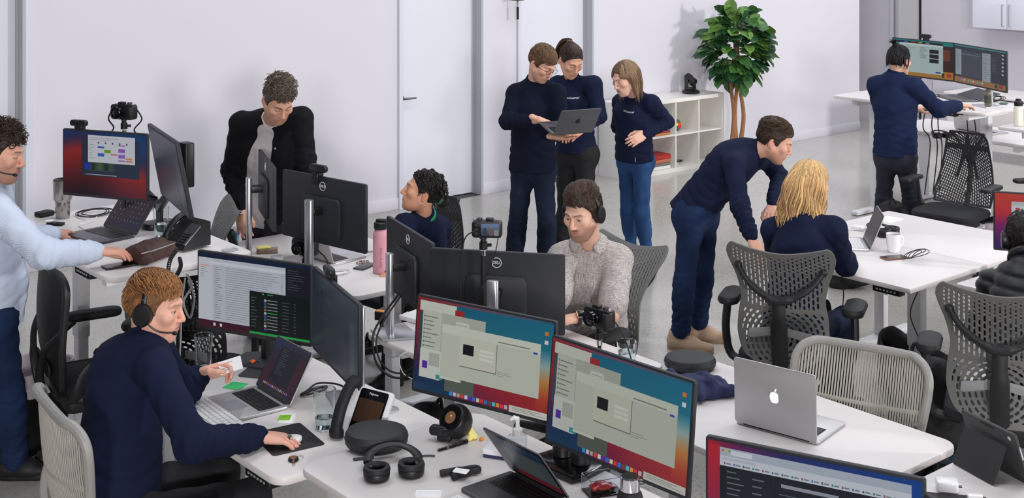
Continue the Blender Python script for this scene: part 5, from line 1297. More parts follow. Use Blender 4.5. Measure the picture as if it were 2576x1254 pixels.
cable('hanging_cable', 'bundle of white cable hanging behind the headset man', [at(470, 690, 6.3), at(482, 720, 6.3), at(462, 760, 6.3), at(478, 800, 6.3), at(488, 750, 6.3), at(474, 705, 6.3)], .006, 'cable_white')
cable('hanging_cable', 'single white cable dropping behind the headset man', [at(466, 700, 6.32), at(458, 760, 6.32), at(455, 830, 6.32), at(452, 900, 6.32)], .005, 'cable_white')
# ------------------------------------------------------------------ people
mat('skin', (200, 150, 128), .5, attr=True, spec=.35)
mat('hair', (60, 45, 35), .5, attr=True, spec=.35, bump=(260, .12))
mat('navy_fleece', (25, 31, 56), .9, spec=.15, bump=(700, .25), noise=(5, .10))
mat('navy_knit', (19, 23, 41), .9, spec=.15, bump=(500, .3), noise=(6, .10))
mat('black_wool', (15, 15, 20), .85, spec=.2, bump=(400, .3))
mat('grey_tee', (196, 190, 192), .85, noise=(4, .05))
mat('jeans_dark', (24, 33, 52), .85, spec=.2, noise=(7, .35, (1, 1, .35)), bump=(900, .2))
mat('jeans_mid', (27, 43, 76), .85, spec=.2, noise=(7, .45, (1, 1, .35)), bump=(900, .2))
mat('jeans_blue', (44, 76, 122), .85, spec=.2, noise=(7, .5, (1, 1, .3)), bump=(900, .2))
mat('black_twill', (20, 20, 25), .8, noise=(7, .15), bump=(700, .2))
mat('navy_slacks', (32, 33, 46), .8, noise=(6, .15))
mat('puffer', (27, 28, 34), .5, noise=(8, .12))
mat('beige_leather', (190, 160, 136), .55, bump=(200, .1)); mat('sole_tan', (178, 148, 124), .6)
mat('shoe_black', (20, 20, 23), .6); mat('shoe_grey', (92, 88, 98), .7); mat('sole_white', (226, 224, 224), .6)
mat('green_scarf', (24, 150, 84), .6)
def linen():
    m = mat('linen', (176, 168, 164), .85, bump=(600, .25)); nt = m.node_tree; b = nt.nodes['Principled BSDF']; L = nt.links
    tc = nt.nodes.new('ShaderNodeTexCoord'); out = None
    for sc_ in ((300, 300, 22), (60, 60, 500)):
        mp = nt.nodes.new('ShaderNodeMapping'); mp.inputs['Scale'].default_value = sc_; n = nt.nodes.new('ShaderNodeTexNoise'); n.inputs['Scale'].default_value = 1.0; n.inputs['Detail'].default_value = 3
        L.new(tc.outputs['Object'], mp.inputs[0]); L.new(mp.outputs[0], n.inputs['Vector'])
        if out is None: out = n.outputs['Fac']
        else:
            a = nt.nodes.new('ShaderNodeMath'); a.operation = 'MULTIPLY'; L.new(out, a.inputs[0]); L.new(n.outputs['Fac'], a.inputs[1]); out = a.outputs[0]
    cr = nt.nodes.new('ShaderNodeValToRGB'); L.new(out, cr.inputs[0]); cr.color_ramp.elements[0].position = .12; cr.color_ramp.elements[1].position = .36
    cr.color_ramp.elements[0].color = lin((128, 116, 114)); cr.color_ramp.elements[1].color = lin((206, 200, 198)); L.new(cr.outputs[0], b.inputs['Base Color'])
linen()
def stripes():
    m = mat('blue_stripe', (176, 190, 214), .8); nt = m.node_tree; b = nt.nodes['Principled BSDF']; L = nt.links
    tc = nt.nodes.new('ShaderNodeTexCoord'); wv = nt.nodes.new('ShaderNodeTexWave'); wv.inputs['Scale'].default_value = 95; wv.inputs['Distortion'].default_value = 1.5; wv.wave_type = 'BANDS'; wv.bands_direction = 'DIAGONAL'
    L.new(tc.outputs['Object'], wv.inputs['Vector']); cr = nt.nodes.new('ShaderNodeValToRGB'); L.new(wv.outputs['Fac'], cr.inputs[0])
    cr.color_ramp.elements[0].color = lin((178, 193, 220)); cr.color_ramp.elements[1].color = lin((210, 217, 231)); L.new(cr.outputs[0], b.inputs['Base Color'])
stripes()

def nrm(v): v = Vector(v); return v.normalized()
def basis(fwd, up=(0, 0, 1), roll=0.0):
    """columns: right, forward, up"""
    y = nrm(fwd); x = y.cross(Vector(up)).normalized(); z = x.cross(y)
    M = Matrix((x, y, z)).transposed()
    return M @ Matrix.Rotation(roll, 3, 'Y')
def px_dir(ax, ad, az=0.0):
    """direction given as (picture right, away from the camera, up)"""
    return Vector((ax*CC+ad*SS, -ax*SS+ad*CC, az)).normalized()
def lerp(a, b, t): return a+(b-a)*t
def sstep(x, a, b): t = np.clip((x-a)/(b-a), 0, 1); return t*t*(3-2*t)

def head_mesh(o, nbl):
    """o: skin rgb, lips, brow rgb, stubble 0..1, eyes 'down'|'open', fem, moustache. local frame: x right, y forward, z up, chin near z=-.12"""
    fem = o.get('fem', False); h = .0029; g = Grid(np.minimum((-.10, -.125, -.13), np.array(nbl)-.06), np.maximum((.10, .15, .135), np.array(nbl)+.06), h)
    jw = .92 if fem else 1.0
    g.ell((0, -.012, .030), (.075, .098, .088), k=0)
    g.ell((0, .032, -.030), (.062*jw, .062, .082), k=.03)
    g.ell((0, .045, -.075), (.046*jw, .046, .042), k=.03)
    for s in (-1, 1):
        g.cone((s*.054*jw, .005, -.045), (s*.030, .055, -.098), .022, .016, .03)      # jaw
        g.ell((s*.043, .066, -.018), (.024, .022, .022), k=.02)                         # cheek bone
        g.cone((s*.012, .091, .027), (s*.042, .078, .028), .0095 if fem else .0115, .008, .014)   # brow ridge
    g.ell((0, .070, -.104), (.021 if fem else .025, .020, .018), k=.018)                # chin
    g.cone((0, .094, .016), (0, .112, -.026), .0075, .0105, .010)                       # nose
    g.ell((0, .112, -.032), (.0105, .0115, .0095), k=.006)
    for s in (-1, 1):
        g.ell((s*.0105, .102, -.035), (.0075, .010, .0075), k=.006)
        g.ell((s*.030, .105, .004), (.0165, .014, .011), k=.012, sub=True)              # eye socket
        g.ell((s*.030, .0785, .003), (.0138, .0138, .0128), k=.004)                     # eyeball and lid
        g.ell((s*.0045, .112, -.0405), (.0028, .006, .003), k=.002, sub=True)
    g.ell((0, .079, -.062), (.029, .018, .020), k=.014)                                 # mouth mound
    g.ell((0, .0945, -.0582), (.018, .0052, .0046), k=.006); g.ell((0, .0935, -.0680), (.0165, .0056, .0052), k=.006)
    g.cone((-.020, .0985, -.0630), (.020, .0985, -.0630), .0016, .0016, .003, sub=True)
    g.cone((0, .103, -.083), (0, .100, -.085), .004, .004, .010, sub=True)
    for s in (-1, 1):                                                                   # ears
        R = Matrix.Rotation(s*.35, 3, 'Z') @ Matrix.Rotation(-.15, 3, 'X')
        g.ell((s*.078, -.012, -.004), (.0095, .019, .031), R=R, k=.006)
        g.ell((s*.088, -.006, .002), (.006, .010, .018), R=R, k=.003, sub=True)
        g.ell((s*.076, -.004, -.030), (.008, .009, .010), R=R, k=.006)
    g.cone((0, -.026, -.05), nbl, .045 if fem else .052, .048 if fem else .056, .03)
    V, Fq = g.mesh()
    x, y, z = V[:, 0], V[:, 1], V[:, 2]; ax = np.abs(x)
    skin = np.array(lin(o.get('skin', (214, 166, 142)))[:3]); C = np.tile(skin, (len(V), 1))
    def blend(w, rgb):
        nonlocal C
        c = np.array(lin(rgb)[:3]); C = C*(1-w[:, None])+c*w[:, None]
    sk = o.get('skin', (214, 166, 142)); red = (min(255, sk[0]+4), sk[1]-26, sk[2]-24)
    front = sstep(y, .04, .06)
    blend(.22*np.exp(-(((ax-.044)/.02)**2+((z+.03)/.02)**2))*front, red)
    blend(.3*np.exp(-((x/.014)**2+((z+.03)/.014)**2))*sstep(y, .09, .1), red)
    blend(.5*np.exp(-(((z+.005)/.03)**2))*sstep(ax, .072, .08), red)
    st = o.get('stubble', 0)
    if st:
        w = sstep(-z, .030, .055)*sstep(y, -.005, .03)*(1-np.exp(-((x/.022)**2+((z+.063)/.010)**2)))*(z > -.125)
        w = w*(1-.75*np.exp(-(((ax-.035)/.018)**2+((z+.04)/.02)**2)))
        ms = np.exp(-((ax/.024)**2))*np.exp(-(((z+.0485)/.006)**2))*front
        blend(np.clip(st*(w+o.get('moustache', .6)*ms), 0, .9), o.get('beard', (92, 66, 52)))
    lip = np.exp(-((x/.0215)**4))*np.exp(-(((z+.0632)/.0092)**4))*sstep(y, .078, .088)
    blend(.6*lip, o.get('lips', (176, 104, 98))); blend(.55*np.exp(-((x/.022)**4))*np.exp(-(((z+.0632)/.0022)**2))*sstep(y, .078, .088), (110, 56, 52))
    br = o.get('brow', (70, 48, 38))
    bz = .0262+.0026*np.sin((ax-.012)/.034*2.6)
    w = np.exp(-(((z-bz)/(.0032 if fem else .0040))**2))*sstep(ax, .008, .014)*(1-sstep(ax, .042, .050))*front
    blend(.85*w, br)
    ex = (ax-.0305)/.0148; top = .0028+.0040*np.sqrt(np.clip(1-ex**2, 0, 1)); bot = .0028-.0036*np.sqrt(np.clip(1-ex**2, 0, 1))
    ins = (np.abs(ex) < 1)*front
    if o.get('eyes', 'open') == 'open':
        wv = ins*sstep(z, bot-.001, bot+.001)*(1-sstep(z, top-.001, top+.001)); blend(.9*wv, (196, 184, 180))
        gx, gz = o.get('gaze', (0, 0)); blend(wv*(1-sstep(np.sqrt((x-np.sign(x)*.0305-gx)**2+(z-.0032-gz)**2), .0048, .0064)), o.get('iris', (48, 36, 30)))
        blend(.8*ins*np.exp(-(((z-top-.0006)/.0018)**2)), (44, 30, 26)); blend(.35*ins*np.exp(-(((z-bot)/.0014)**2)), (110, 70, 60))
    else:
        blend(.85*ins*np.exp(-(((z-bot-.0012)/.0019)**2)), (50, 34, 28)); blend(.4*ins*np.exp(-(((z-top-.0015)/.0016)**2)), (120, 78, 64))
    return V, Fq, C
HEADC = {}
def hand_mesh(curl, thumb=.4, spread=.0, skin=(214, 166, 142), arm=.06):
    """right hand: fingers along +x, back of the hand +z, thumb on +y. curl: one value or four (index..pinky), radians at the first joint"""
    cs = curl if isinstance(curl, (list, tuple)) else [curl]*4
    g = Grid((-arm-.03, -.075, -.13), (.20, .095, .06), .0031)
    g.cone((-arm, 0, 0), (0, 0, 0), .026, .0235, .01, flat=((0, 0, 1), 1.25))
    ys = (.030, .0105, -.009, -.027); Ls = (.071, .079, .073, .058); kx = (.089, .093, .089, .081)
    g.ell((.045, .002, 0), (.052, .040, .0155), k=.012)
    for i in range(4):
        g.cone((.005, ys[i]*.5, 0), (kx[i], ys[i], .001), .016, .0112, .012)
        a = spread*(1.5-i)*.5; p = Vector((kx[i], ys[i], .001)); c = cs[i]; ang = 0
        for seg, (f, r0, r1) in enumerate(((.45, .0098, .0088), (.30, .0088, .0080), (.25, .0080, .0066))):
            ang += c*(.75, 1.0, .7)[seg]
            d = Vector((math.cos(ang)*math.cos(a), math.cos(ang)*math.sin(a), -math.sin(ang))); q = p+d*(Ls[i]*f)
            g.cone(p, q, r0, r1, .004); p = q
    t0 = Vector((.018, .026, -.006)); t1 = t0+Vector((.034, .030-.012*thumb, -.012-.016*thumb)); t2 = t1+Vector((.030, .012-.022*thumb, -.008-.008*thumb)); t3 = t2+Vector((.024, .002-.016*thumb, -.004-.004*thumb))
    g.cone(t0, t1, .0165, .0125, .012); g.cone(t1, t2, .0118, .0102, .005); g.cone(t2, t3, .0102, .0078, .005)
    V, Fq = g.mesh(); C = np.tile(np.array(lin(skin)[:3]), (len(V), 1))
    red = np.array(lin((min(255, skin[0]), skin[1]-22, skin[2]-20))[:3]); w = np.clip((V[:, 0]-.08)/.09, 0, 1)[:, None]*.5
    return V, Fq, C*(1-w)+red*w
def limb_hand(W, E, opt, side, skin):
    """place a hand at wrist W coming from elbow E. opt: dict dir, back, curl, thumb, scale"""
    d = Vector(opt['dir']).normalized() if 'dir' in opt else (W-E).normalized()
    bk = Vector(opt.get('back', (0, 0, 1))); bk = (bk-d*bk.dot(d)).normalized(); y = bk.cross(d)
    V, Fq, C = hand_mesh(opt.get('curl', .35), opt.get('thumb', .4), opt.get('spread', .15), skin)
    sc = opt.get('s', 1.0)*.97
    sgn = 1.0 if side == 'r' else -1.0         # local +y (thumb) : for the right hand seen from its back, thumb points to the left (+y with x forward)
    M = np.array([[d.x, y.x, bk.x], [d.y, y.y, bk.y], [d.z, y.z, bk.z]])
    Vl = V.copy()*sc
    Vl[:, 1] *= sgn
    if sgn < 0: Fq = Fq[:, ::-1]
    return Vl @ M.T+np.array(W), Fq, C

def lock_tube(P, r, n=5, flat=.6):
    m = MB(); m.tube(P, r, n, flat=flat); return m.V, m.F
def hair_locks(specs, base, var, rnd):
    """specs: list of (points, radius list). each lock gets its own tint"""
    V = []; Fs = []; C = []
    for P, r in specs:
        v, f = lock_tube(P, r); b = len(V); V += v; Fs += [tuple(i+b for i in q) for q in f]
        t = 1+var*(rnd.random()*2-1); hi = rnd.random() < .2
        c = [min(1, k*t*(1.35 if hi else 1)) for k in lin(base)[:3]]; C += [c]*len(v)
    return V, Fs, C
EC, ER = np.array((0, -.012, .030)), np.array((.075, .098, .088))
def push(p, off):
    """keep a hair point outside the skull by off"""
    q = (np.array(p)-EC)/(ER+off); l = np.linalg.norm(q)
    if l < 1: q = q/max(l, 1e-6); return Vector(EC+q*(ER+off))
    return Vector(p)
def scalp(th, ph):
    """th from the crown down (0..pi), ph around from the front towards the right"""
    return Vector((EC[0]+ER[0]*math.sin(th)*math.sin(ph), EC[1]+ER[1]*math.sin(th)*math.cos(ph), EC[2]+ER[2]*math.cos(th)))
def hug_(p, off, h):
    q = (np.array(p)-EC)/(ER+off); l = np.linalg.norm(q)
    return Vector(EC+q/(l**h)*(ER+off)) if l > 1 else p
def grow(root, d, L, n=6, grav=0.0, off=.006, curl=0.0, rnd=None, toward=None, lift=None, hug=0.0):
    p = push(Vector(root), off); d = Vector(d).normalized(); P = [p.copy()]; ph = rnd.random()*6 if rnd else 0
    for i in range(n):
        if toward is not None: d = (d*.55+(toward-p).normalized()*.45).normalized()
        d = (d+Vector((0, 0, -grav))).normalized(); e = d.copy()
        if curl: e = (d+Vector((math.sin(ph+i*1.3), math.cos(ph+i*1.7), math.sin(ph*2+i*1.1)))*curl).normalized()
        p = push(p+e*(L/n), off+(lift or 0)*i/n)
        if hug: p = hug_(p, off+.004+(lift or 0)*i/n, hug)
        P.append(p.copy())
    return P
def hair_cap(off, hl, lump=.003, f=90, ext=None):
    """close skull cap. hl: list of (y, z) giving the hairline height along the head from back to front"""
    g = Grid((-.11, -.15, -.13), (.11, .13, .165), .0042)
    g.ell(EC, ER+off, k=0)
    if ext: ext(g)
    g.ripple(lump, f)
    ys, zs = [a for a, b in hl], [b for a, b in hl]
    def cut(D, x, y, z):
        yy = y+0*x+0*z; lim = np.interp(yy, ys, zs); return np.maximum(D, (lim-z)*.8)
    g.fn(cut); V, Fq = g.mesh(); return V, Fq
HL_MAN = [(-.12, -.070), (-.07, -.062), (-.045, -.045), (-.030, .000), (.002, .004), (.018, -.016), (.030, -.012), (.036, .022), (.060, .058), (.082, .072), (.12, .085)]
HL_FEM = [(-.12, -.075), (-.06, -.068), (-.036, -.04), (-.026, .000), (.004, .006), (.028, .0), (.042, .030), (.070, .066), (.086, .080), (.12, .09)]
def make_hair(style, rgb, rnd, dn=Vector((0, 0, -1))):
    S = []
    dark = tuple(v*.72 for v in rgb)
    if style in ('short', 'quiff', 'tousled', 'crop', 'curly_top'):
        up = {'short': .010, 'quiff': .014, 'tousled': .016, 'crop': .007, 'curly_top': .018}[style]
        def ext(g):
            if style != 'crop': g.ell((0, .010, .060), (.069, .085, .070+up), k=.02)
        V, Fq = hair_cap(.009, HL_MAN, .0022, 130, ext)
        n = {'short': 1500, 'quiff': 1200, 'tousled': 800, 'crop': 700, 'curly_top': 620}[style]
        for i in range(n):
            ph = rnd.uniform(-math.pi, math.pi); th = math.acos(rnd.uniform(.02 if abs(ph) < 1.0 else -.35, 1))
            if abs(ph) < 1.1 and th > 1.24: th = rnd.uniform(.5, 1.24)
            if .9 < abs(ph) < 1.75 and th > 1.45: continue
            r = scalp(th, ph)+Vector((0, 0, up*.6 if th < .9 else 0)); side = th > 1.1 and abs(ph) > 1.0
            if style == 'quiff': d = Vector((.55, -.75 if r.y < .05 else -.25, .42 if r.y > .03 else .05)) if not side else Vector((0, -.7, -.6)); L = .052 if not side else .026; cu = .08
            elif style == 'tousled': d = Vector((rnd.uniform(-.8, .8), rnd.uniform(-.2, .9), .4)) if not side else Vector((0, -.5, -.6)); L = .048 if not side else .024; cu = .38
            elif style == 'curly_top': d = Vector((rnd.uniform(-1, 1), rnd.uniform(-.6, 1), .3)) if not side else Vector((0, -.3, -.7)); L = .055 if not side else .034; cu = .85
            elif style == 'crop': d = Vector((0, .3, -.4)) if not side else Vector((0, -.2, -.9)); L = .014; cu = .1
            else: d = Vector((.55, .50, .10)) if not side else Vector((0, -.5, -.8)); L = .046 if not side else .026; cu = .10
            d = d+Vector((rnd.uniform(-.22, .22), rnd.uniform(-.22, .22), rnd.uniform(-.12, .12))); o_ = .008+(up+.006)*max(0, min(1, (1.25-th)/.5)); P = grow(r, d, L*rnd.uniform(.9, 1.5), 5, .06, o_, cu, rnd, None, (.014 if style in ('tousled', 'curly_top') else .008) if th < 1 else .001, {'tousled': .5, 'curly_top': .3}.get(style, .92))
            tk = .8 if style in ('tousled', 'curly_top') else .52; S.append((P, [.0030*tk, .0036*tk, .0036*tk, .0032*tk, .0024*tk, .0008*tk]))
    else:
        V, Fq = hair_cap(.008, HL_FEM, .0018, 140)
        if style in ('ponytail', 'bun', 'topknot'):
            tie = {'ponytail': Vector((0, -.085, .115)), 'bun': Vector((0, -.118, -.005)), 'topknot': Vector((0, -.075, .122))}[style]
            for i in range(300):
                ph = rnd.uniform(-math.pi, math.pi); th = rnd.uniform(.2, 1.55 if abs(ph) > 1.2 else .98)
                if abs(ph) > 2.0: th = rnd.uniform(.3, 2.05)
                r = scalp(th, ph); P = grow(r, tie-r, (tie-r).length*1.25, 9, 0, .009, .10 if style != 'bun' else .35, rnd, tie); S.append((P, [.0050]*8+[.004, .003]))
            if style == 'ponytail':
                for i in range(90):
                    a = rnd.uniform(0, 6.28); q = tie+Vector((math.cos(a)*.014, math.sin(a)*.014, .004)); P = [q]
                    e = (Vector((rnd.uniform(-.25, .25), -.8, .25))+dn*.2).normalized(); p_ = q
                    for k in range(9): e = (e+Vector((rnd.uniform(-.10, .10), .0, 0))+dn*.42).normalized(); p_ = push(p_+e*.030, .014); P.append(p_)
                    S.append((P, [.005, .006, .007, .007, .0065, .006, .005, .004, .003, .001]))
            elif style == 'bun':
                for i in range(110):
                    a = rnd.uniform(0, 6.28); b = rnd.uniform(-1.2, 1.2); c = Vector((0, -.135, -.022)); R_ = .030
                    q = c+Vector((math.cos(a)*math.cos(b), math.sin(a)*math.cos(b)*.8, math.sin(b)))*R_; e = Vector((rnd.uniform(-1, 1), rnd.uniform(-1, 1), rnd.uniform(-1, 1))); P = [q]
                    for k in range(6):
                        q = q+e.normalized()*.012; v = q-c; q = c+v.normalized()*R_*rnd.uniform(.9, 1.12); P.append(q)
                    S.append((P, [.003, .005, .006, .006, .005, .004, .002]))
                for i in range(260):     # loose curls over the head
                    ph = rnd.uniform(-math.pi, math.pi); th = rnd.uniform(.15, 1.5 if abs(ph) > 1.0 else .9); r = scalp(th, ph)
                    P = grow(r, Vector((rnd.uniform(-.6, .6), -.6, -.3)), rnd.uniform(.05, .09), 7, .12, .015, .8, rnd); S.append((P, [.004, .006, .0065, .006, .005, .004, .003, .001]))
                for s_ in (-1, 1):
                    for i in range(3): P = grow(scalp(1.45, s_*1.25+rnd.uniform(-.1, .1)), Vector((s_*.2, -.1, -1)), rnd.uniform(.06, .11), 7, .3, .012, .6, rnd); S.append((P, [.003, .0035, .0035, .003, .003, .0025, .002, .0008]))
            else:
                for i in range(34):
                    e = Vector((rnd.uniform(-.5, .5), rnd.uniform(-1.2, -.2), rnd.uniform(.3, 1))).normalized(); P = [tie]; p_ = tie.copy()
                    for k in range(5): e = (e+Vector((0, -.05, -.14))).normalized(); p_ = p_+e*.013; P.append(p_.copy())
                    S.append((P, [.004, .004, .0035, .003, .002, .0006]))
                for i in range(120):     # cut short at the nape
                    ph = rnd.choice((-1, 1))*rnd.uniform(1.35, math.pi); th = rnd.uniform(1.2, 1.9); r = scalp(th, ph); P = grow(r, Vector((0, -.05, -1)), rnd.uniform(.05, .075), 6, .35, .010, .06, rnd); S.append((P, [.005, .006, .006, .005, .004, .003, .001]))
        elif style in ('long_wavy', 'shoulder'):
            n = 1300 if style == 'long_wavy' else 800
            for i in range(n):
                ph = rnd.choice((-1, 1))*rnd.uniform(.35, math.pi); th = rnd.uniform(.04, 1.25); r = scalp(th, ph)
                L = (.47 if style == 'long_wavy' else .26)*rnd.uniform(.68, 1.08)
                out = Vector((math.sin(ph), math.cos(ph)-.55, 0)); d = (out*.55+Vector((0, -.45, .0))+dn*.3).normalized(); p_ = r.copy(); P = [p_.copy()]; w0 = ph*4+rnd.random()*1.2; N = 16
                for k in range(N):
                    d = (d+Vector((0, -.05 if p_.z > -.02 else .0, 0))+dn*.46).normalized(); wv = .30*min(1, k/6) if style == 'long_wavy' else .07
                    e = (d+Vector((math.sin(w0+k*1.05), math.cos(w0+k*.9)*.6, 0))*wv).normalized(); p_ = p_+e*(L/N)
                    p_ = push(p_, .012+.006*(k/N)); ay = .015
                    if p_.y > ay and p_.z < .03: p_.y -= (p_.y-ay)*.5
                    if p_.z < -.06:
                        if abs(p_.x) < .06 and p_.y > -.075: p_.y = min(p_.y, -.075+.25*max(0, abs(p_.x)-.03))
                    P.append(p_.copy())
                rq = .0028 if style == 'long_wavy' else .0025; S.append((P, [rq*v for v in ([.7, .85]+[1.0]*9+[.9, .8, .66, .5, .33, .15])]))
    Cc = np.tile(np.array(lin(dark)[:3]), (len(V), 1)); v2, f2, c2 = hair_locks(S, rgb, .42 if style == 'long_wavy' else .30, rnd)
    F_all = [tuple(q) for q in Fq]+[tuple(i+len(V) for i in q) for q in f2]
    return np.concatenate([V, np.array(v2)]), F_all, np.concatenate([Cc, np.array(c2)])

def ring_pts(c, ax, side, rx, ry, n=28, dip=0.0, f=None):
    ax = Vector(ax).normalized(); s = Vector(side); s = (s-ax*s.dot(ax)).normalized(); q = ax.cross(s)
    return [Vector(c)+s*rx*math.cos(t)+q*ry*math.sin(t)+ax*(dip*math.sin(t)) for t in np.linspace(0, 2*math.pi, n+1)[:-1]]
SHOE = {}
def shoe(parent, ank, fdir, base, tone, sole, s=1.0, lace=None, pitch=0.0, z0=0.0):
    if 'u' not in SHOE:
        g = Grid((-.10, -.07, .0), (.23, .07, .15), .0042)
        g.cone((-.045, 0, .050), (.06, 0, .046), .038, .040, .02); g.cone((.05, 0, .040), (.165, 0, .030), .041, .030, .03, flat=((0, 0, 1), 1.15)); g.cone((-.035, 0, .06), (-.030, 0, .092), .040, .042, .02); g.cone((.02, 0, .075), (.075, 0, .058), .026, .022, .02)
        g.cone((-.028, 0, .085), (-.024, 0, .15), .033, .036, .004, sub=True); g.cut((0, 0, .018), (0, 0, -1)); V, Fq = g.mesh(); SHOE['u'] = (V, Fq)
        pts = []
        for t in np.linspace(0, 2*math.pi, 33)[:-1]:
            xx = .055+.138*math.cos(t); wv = .040+.008*math.cos(t-.5)*1.0-.006*math.exp(-((xx-.03)/.05)**2); pts.append((xx, wv*math.sin(t)))
        SHOE['s'] = MB().prism(pts, 0, .026, .004)
    R = basis((fdir[0], fdir[1], 0)); yaw = math.atan2(fdir[1], fdir[0])
    r = bpy.data.objects.new('shoe', None); COL.objects.link(r); r.parent = parent; r.location = (ank.x-base.x, ank.y-base.y, z0); r.rotation_euler = (0, pitch, yaw); r.scale = (s, s, s)
    link('upper', new_mesh('upper', SHOE['u'][0], SHOE['u'][1], True, 180), tone, r); link('sole', SHOE['s'].mesh('sole'), sole, r)
    m = MB()
    for i in range(5):
        x = .040+.02*i; zz = .106-.0105*i; m.tube([(x-.006, -.022, zz-.012), (x, 0, zz), (x+.006, .022, zz-.012)], .0026, 6)
    m.tube(spline([(.04, 0, .108), (.05, .03, .10), (.03, .038, .09), (.04, 0, .108), (.05, -.03, .10), (.035, -.042, .085)], 4), .0024, 5).build('laces', lace or tone, r)
    return r

def person(label, J, o, group='people in the office'):
    """J: joints in room coordinates. one continuous body, with clothes and hair as children"""
    rnd = random.Random(o.get('seed', 1)); sk = o.get('skin', (214, 166, 142)); W = o.get('w', 1.0)
    base = Vector((J['pv'].x, J['pv'].y, 0)); root = thing('person', label, 'person', base, 0, group)
    def L(v): return Vector(v)-base
    j = {k: L(v) for k, v in J.items() if isinstance(v, Vector)}
    pv, nb, hd = j['pv'], j['nb'], j['hd']; sl, sr = j['sl'], j['sr']; ss = (sr-sl).normalized(); hs = (j['hr']-j['hl']).normalized()
    ax = (nb-pv).normalized(); n_ch = ss.cross(ax).normalized()*-1        # forward of the chest
    if n_ch.dot(Vector(o['fwd'])) < 0: n_ch = -n_ch
    n_pv = Vector(o['fwd']); n_pv = (n_pv-hs*n_pv.dot(hs)).normalized()
    ch = j.get('ch') or lerp(pv, nb, .62)+n_ch*.01; sc = o.get('hs', 1.0)
    HB = basis(o['look'], o.get('up', (0, 0, 1)), o.get('roll', 0)); Hm = np.array(HB)*sc
    # ---- body: head and neck, hands, and the trunk and limbs under the clothes
    Vh, Fh, Ch = head_mesh(dict(o, skin=sk), (HB.transposed() @ (nb-ax*.02-hd))/sc); parts = [(Vh @ Hm.T+np.array(hd), Fh, Ch)]
    for s_ in ('l', 'r'):
        E, Wr = j['e'+s_], j['w'+s_]; parts.append(limb_hand(Wr, E, o.get('hand_'+s_, {}), s_, sk))
    g = Grid(np.min([list(v) for v in j.values()], 0)-.16, np.max([list(v) for v in j.values()], 0)+.16, .014)
    g.cone(pv, ch, .085, .085, .05); g.cone(ch, nb, .09, .05, .05); nk = hd+HB @ Vector((0, -.028*sc, -.06*sc)); g.cone(nb-ax*.03, nk, .048, .044, .02)
    for s_ in ('l', 'r'):
        rr_ = .040 if o.get('bare') else (.028 if o.get('sleeve', 'long') == 'long' else .034)
        g.cone(nb-ax*.04, j['s'+s_], .04, .04, .04); g.cone(j['s'+s_], j['e'+s_], .036, .030, .02); 
        g.cone(j['e'+s_], j['w'+s_], rr_, .026, .02); g.cone(pv, j['h'+s_], .07, .07, .04); g.cone(j['h'+s_], j['k'+s_], .06, .045, .02); g.cone(j['k'+s_], j['a'+s_], .045, .032, .02)
        if o.get('bare'): g.cone(lerp(j['e'+s_], j['w'+s_], .15), lerp(j['e'+s_], j['w'+s_], .5), .043, .034, .02)
    V, Fq = g.mesh(); parts.append((vsmooth(V, Fq, 1), Fq, np.tile(np.array(lin(sk)[:3]), (len(V), 1))))
    V, Fq, C = join_np(parts); link('body', new_mesh('body', V, Fq, True, 180, C), 'skin', root)
    # ---- hair
    if o.get('hair'):
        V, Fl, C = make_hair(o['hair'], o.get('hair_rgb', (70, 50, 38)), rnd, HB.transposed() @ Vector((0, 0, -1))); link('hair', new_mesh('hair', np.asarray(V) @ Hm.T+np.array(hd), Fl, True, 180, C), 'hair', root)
    # ---- trousers
    if o.get('pants'):
        pts = [pv, j['hl'], j['hr'], j['kl'], j['kr'], j['al'], j['ar']]; g = Grid(np.min([list(v) for v in pts], 0)-.2, np.max([list(v) for v in pts], 0)+.2, .0095)
        lw = o.get('legw', 1.0); hh = o.get('hemr', .058)
        g.cone(pv+ax*.10, pv-ax*.02, .138*W, .146*W, .03, flat=(n_pv, 1.35)); HJ = {s_: lerp((j['hl']+j['hr'])/2, j['h'+s_], .85) for s_ in 'lr'}; g.cone(HJ['l'], HJ['r'], .088*lw, .088*lw, .05)
        if o.get('seat', True): 
            for s_ in ('l', 'r'): g.ell(HJ[s_]-n_pv*.045, (.078*lw, .078*lw, .088*lw), k=.05)
        for s_, ph in (('l', 0.3), ('r', 1.9)):
            H_, K, A = HJ[s_], j['k'+s_], j['a'+s_]
            g.cone(H_, K, .084*lw, .062*lw, .035, fold=(.0022, 3.5, ph, .6)); g.cone(K, A, .062*lw, hh*lw, .03, fold=(.0028*o.get('wr', 1), 4.3, ph, 1.6))
            g.cone(lerp(K, A, .15), lerp(K, A, .45), .062*lw, .060*lw, .03); g.cone(lerp(K, A, .9), A, hh*lw, hh*lw*1.02, .01)
        for s_, ph in (('l', .3), ('r', 1.9)):
            la = (j['a'+s_]-j['k'+s_]).normalized(); wr_ = o.get('wr', 1)
            g.crease(j['k'+s_], .10, la, .0055*wr_, .042, ph); g.crease(lerp(j['k'+s_], j['a'+s_], .86), .11, la, .0070*wr_, .036, ph*2); g.crease(HJ[s_]+n_pv*.06, .12, la+hs*(1 if s_ == 'r' else -1)*.6, .0055, .045, ph)
            g.crease(lerp(j['k'+s_], j['a'+s_], .45), .12, la+hs*.4, .004*wr_, .05, ph)
        g.ripple(.0020, 26, 1.0); g.cut(pv+ax*.13, ax); V, Fq = g.mesh(); link('trousers', new_mesh('trousers', V, Fq, True, 180), o['pants'], root)
        for s_ in ('l', 'r'):
            if o.get('shoe'):
                t_, so, la = o['shoe']; fd = o.get('toe_'+s_, o['fwd']); shoe(root, J['a'+s_], fd, base, t_, so, o.get('shoe_s', 1.0), la)
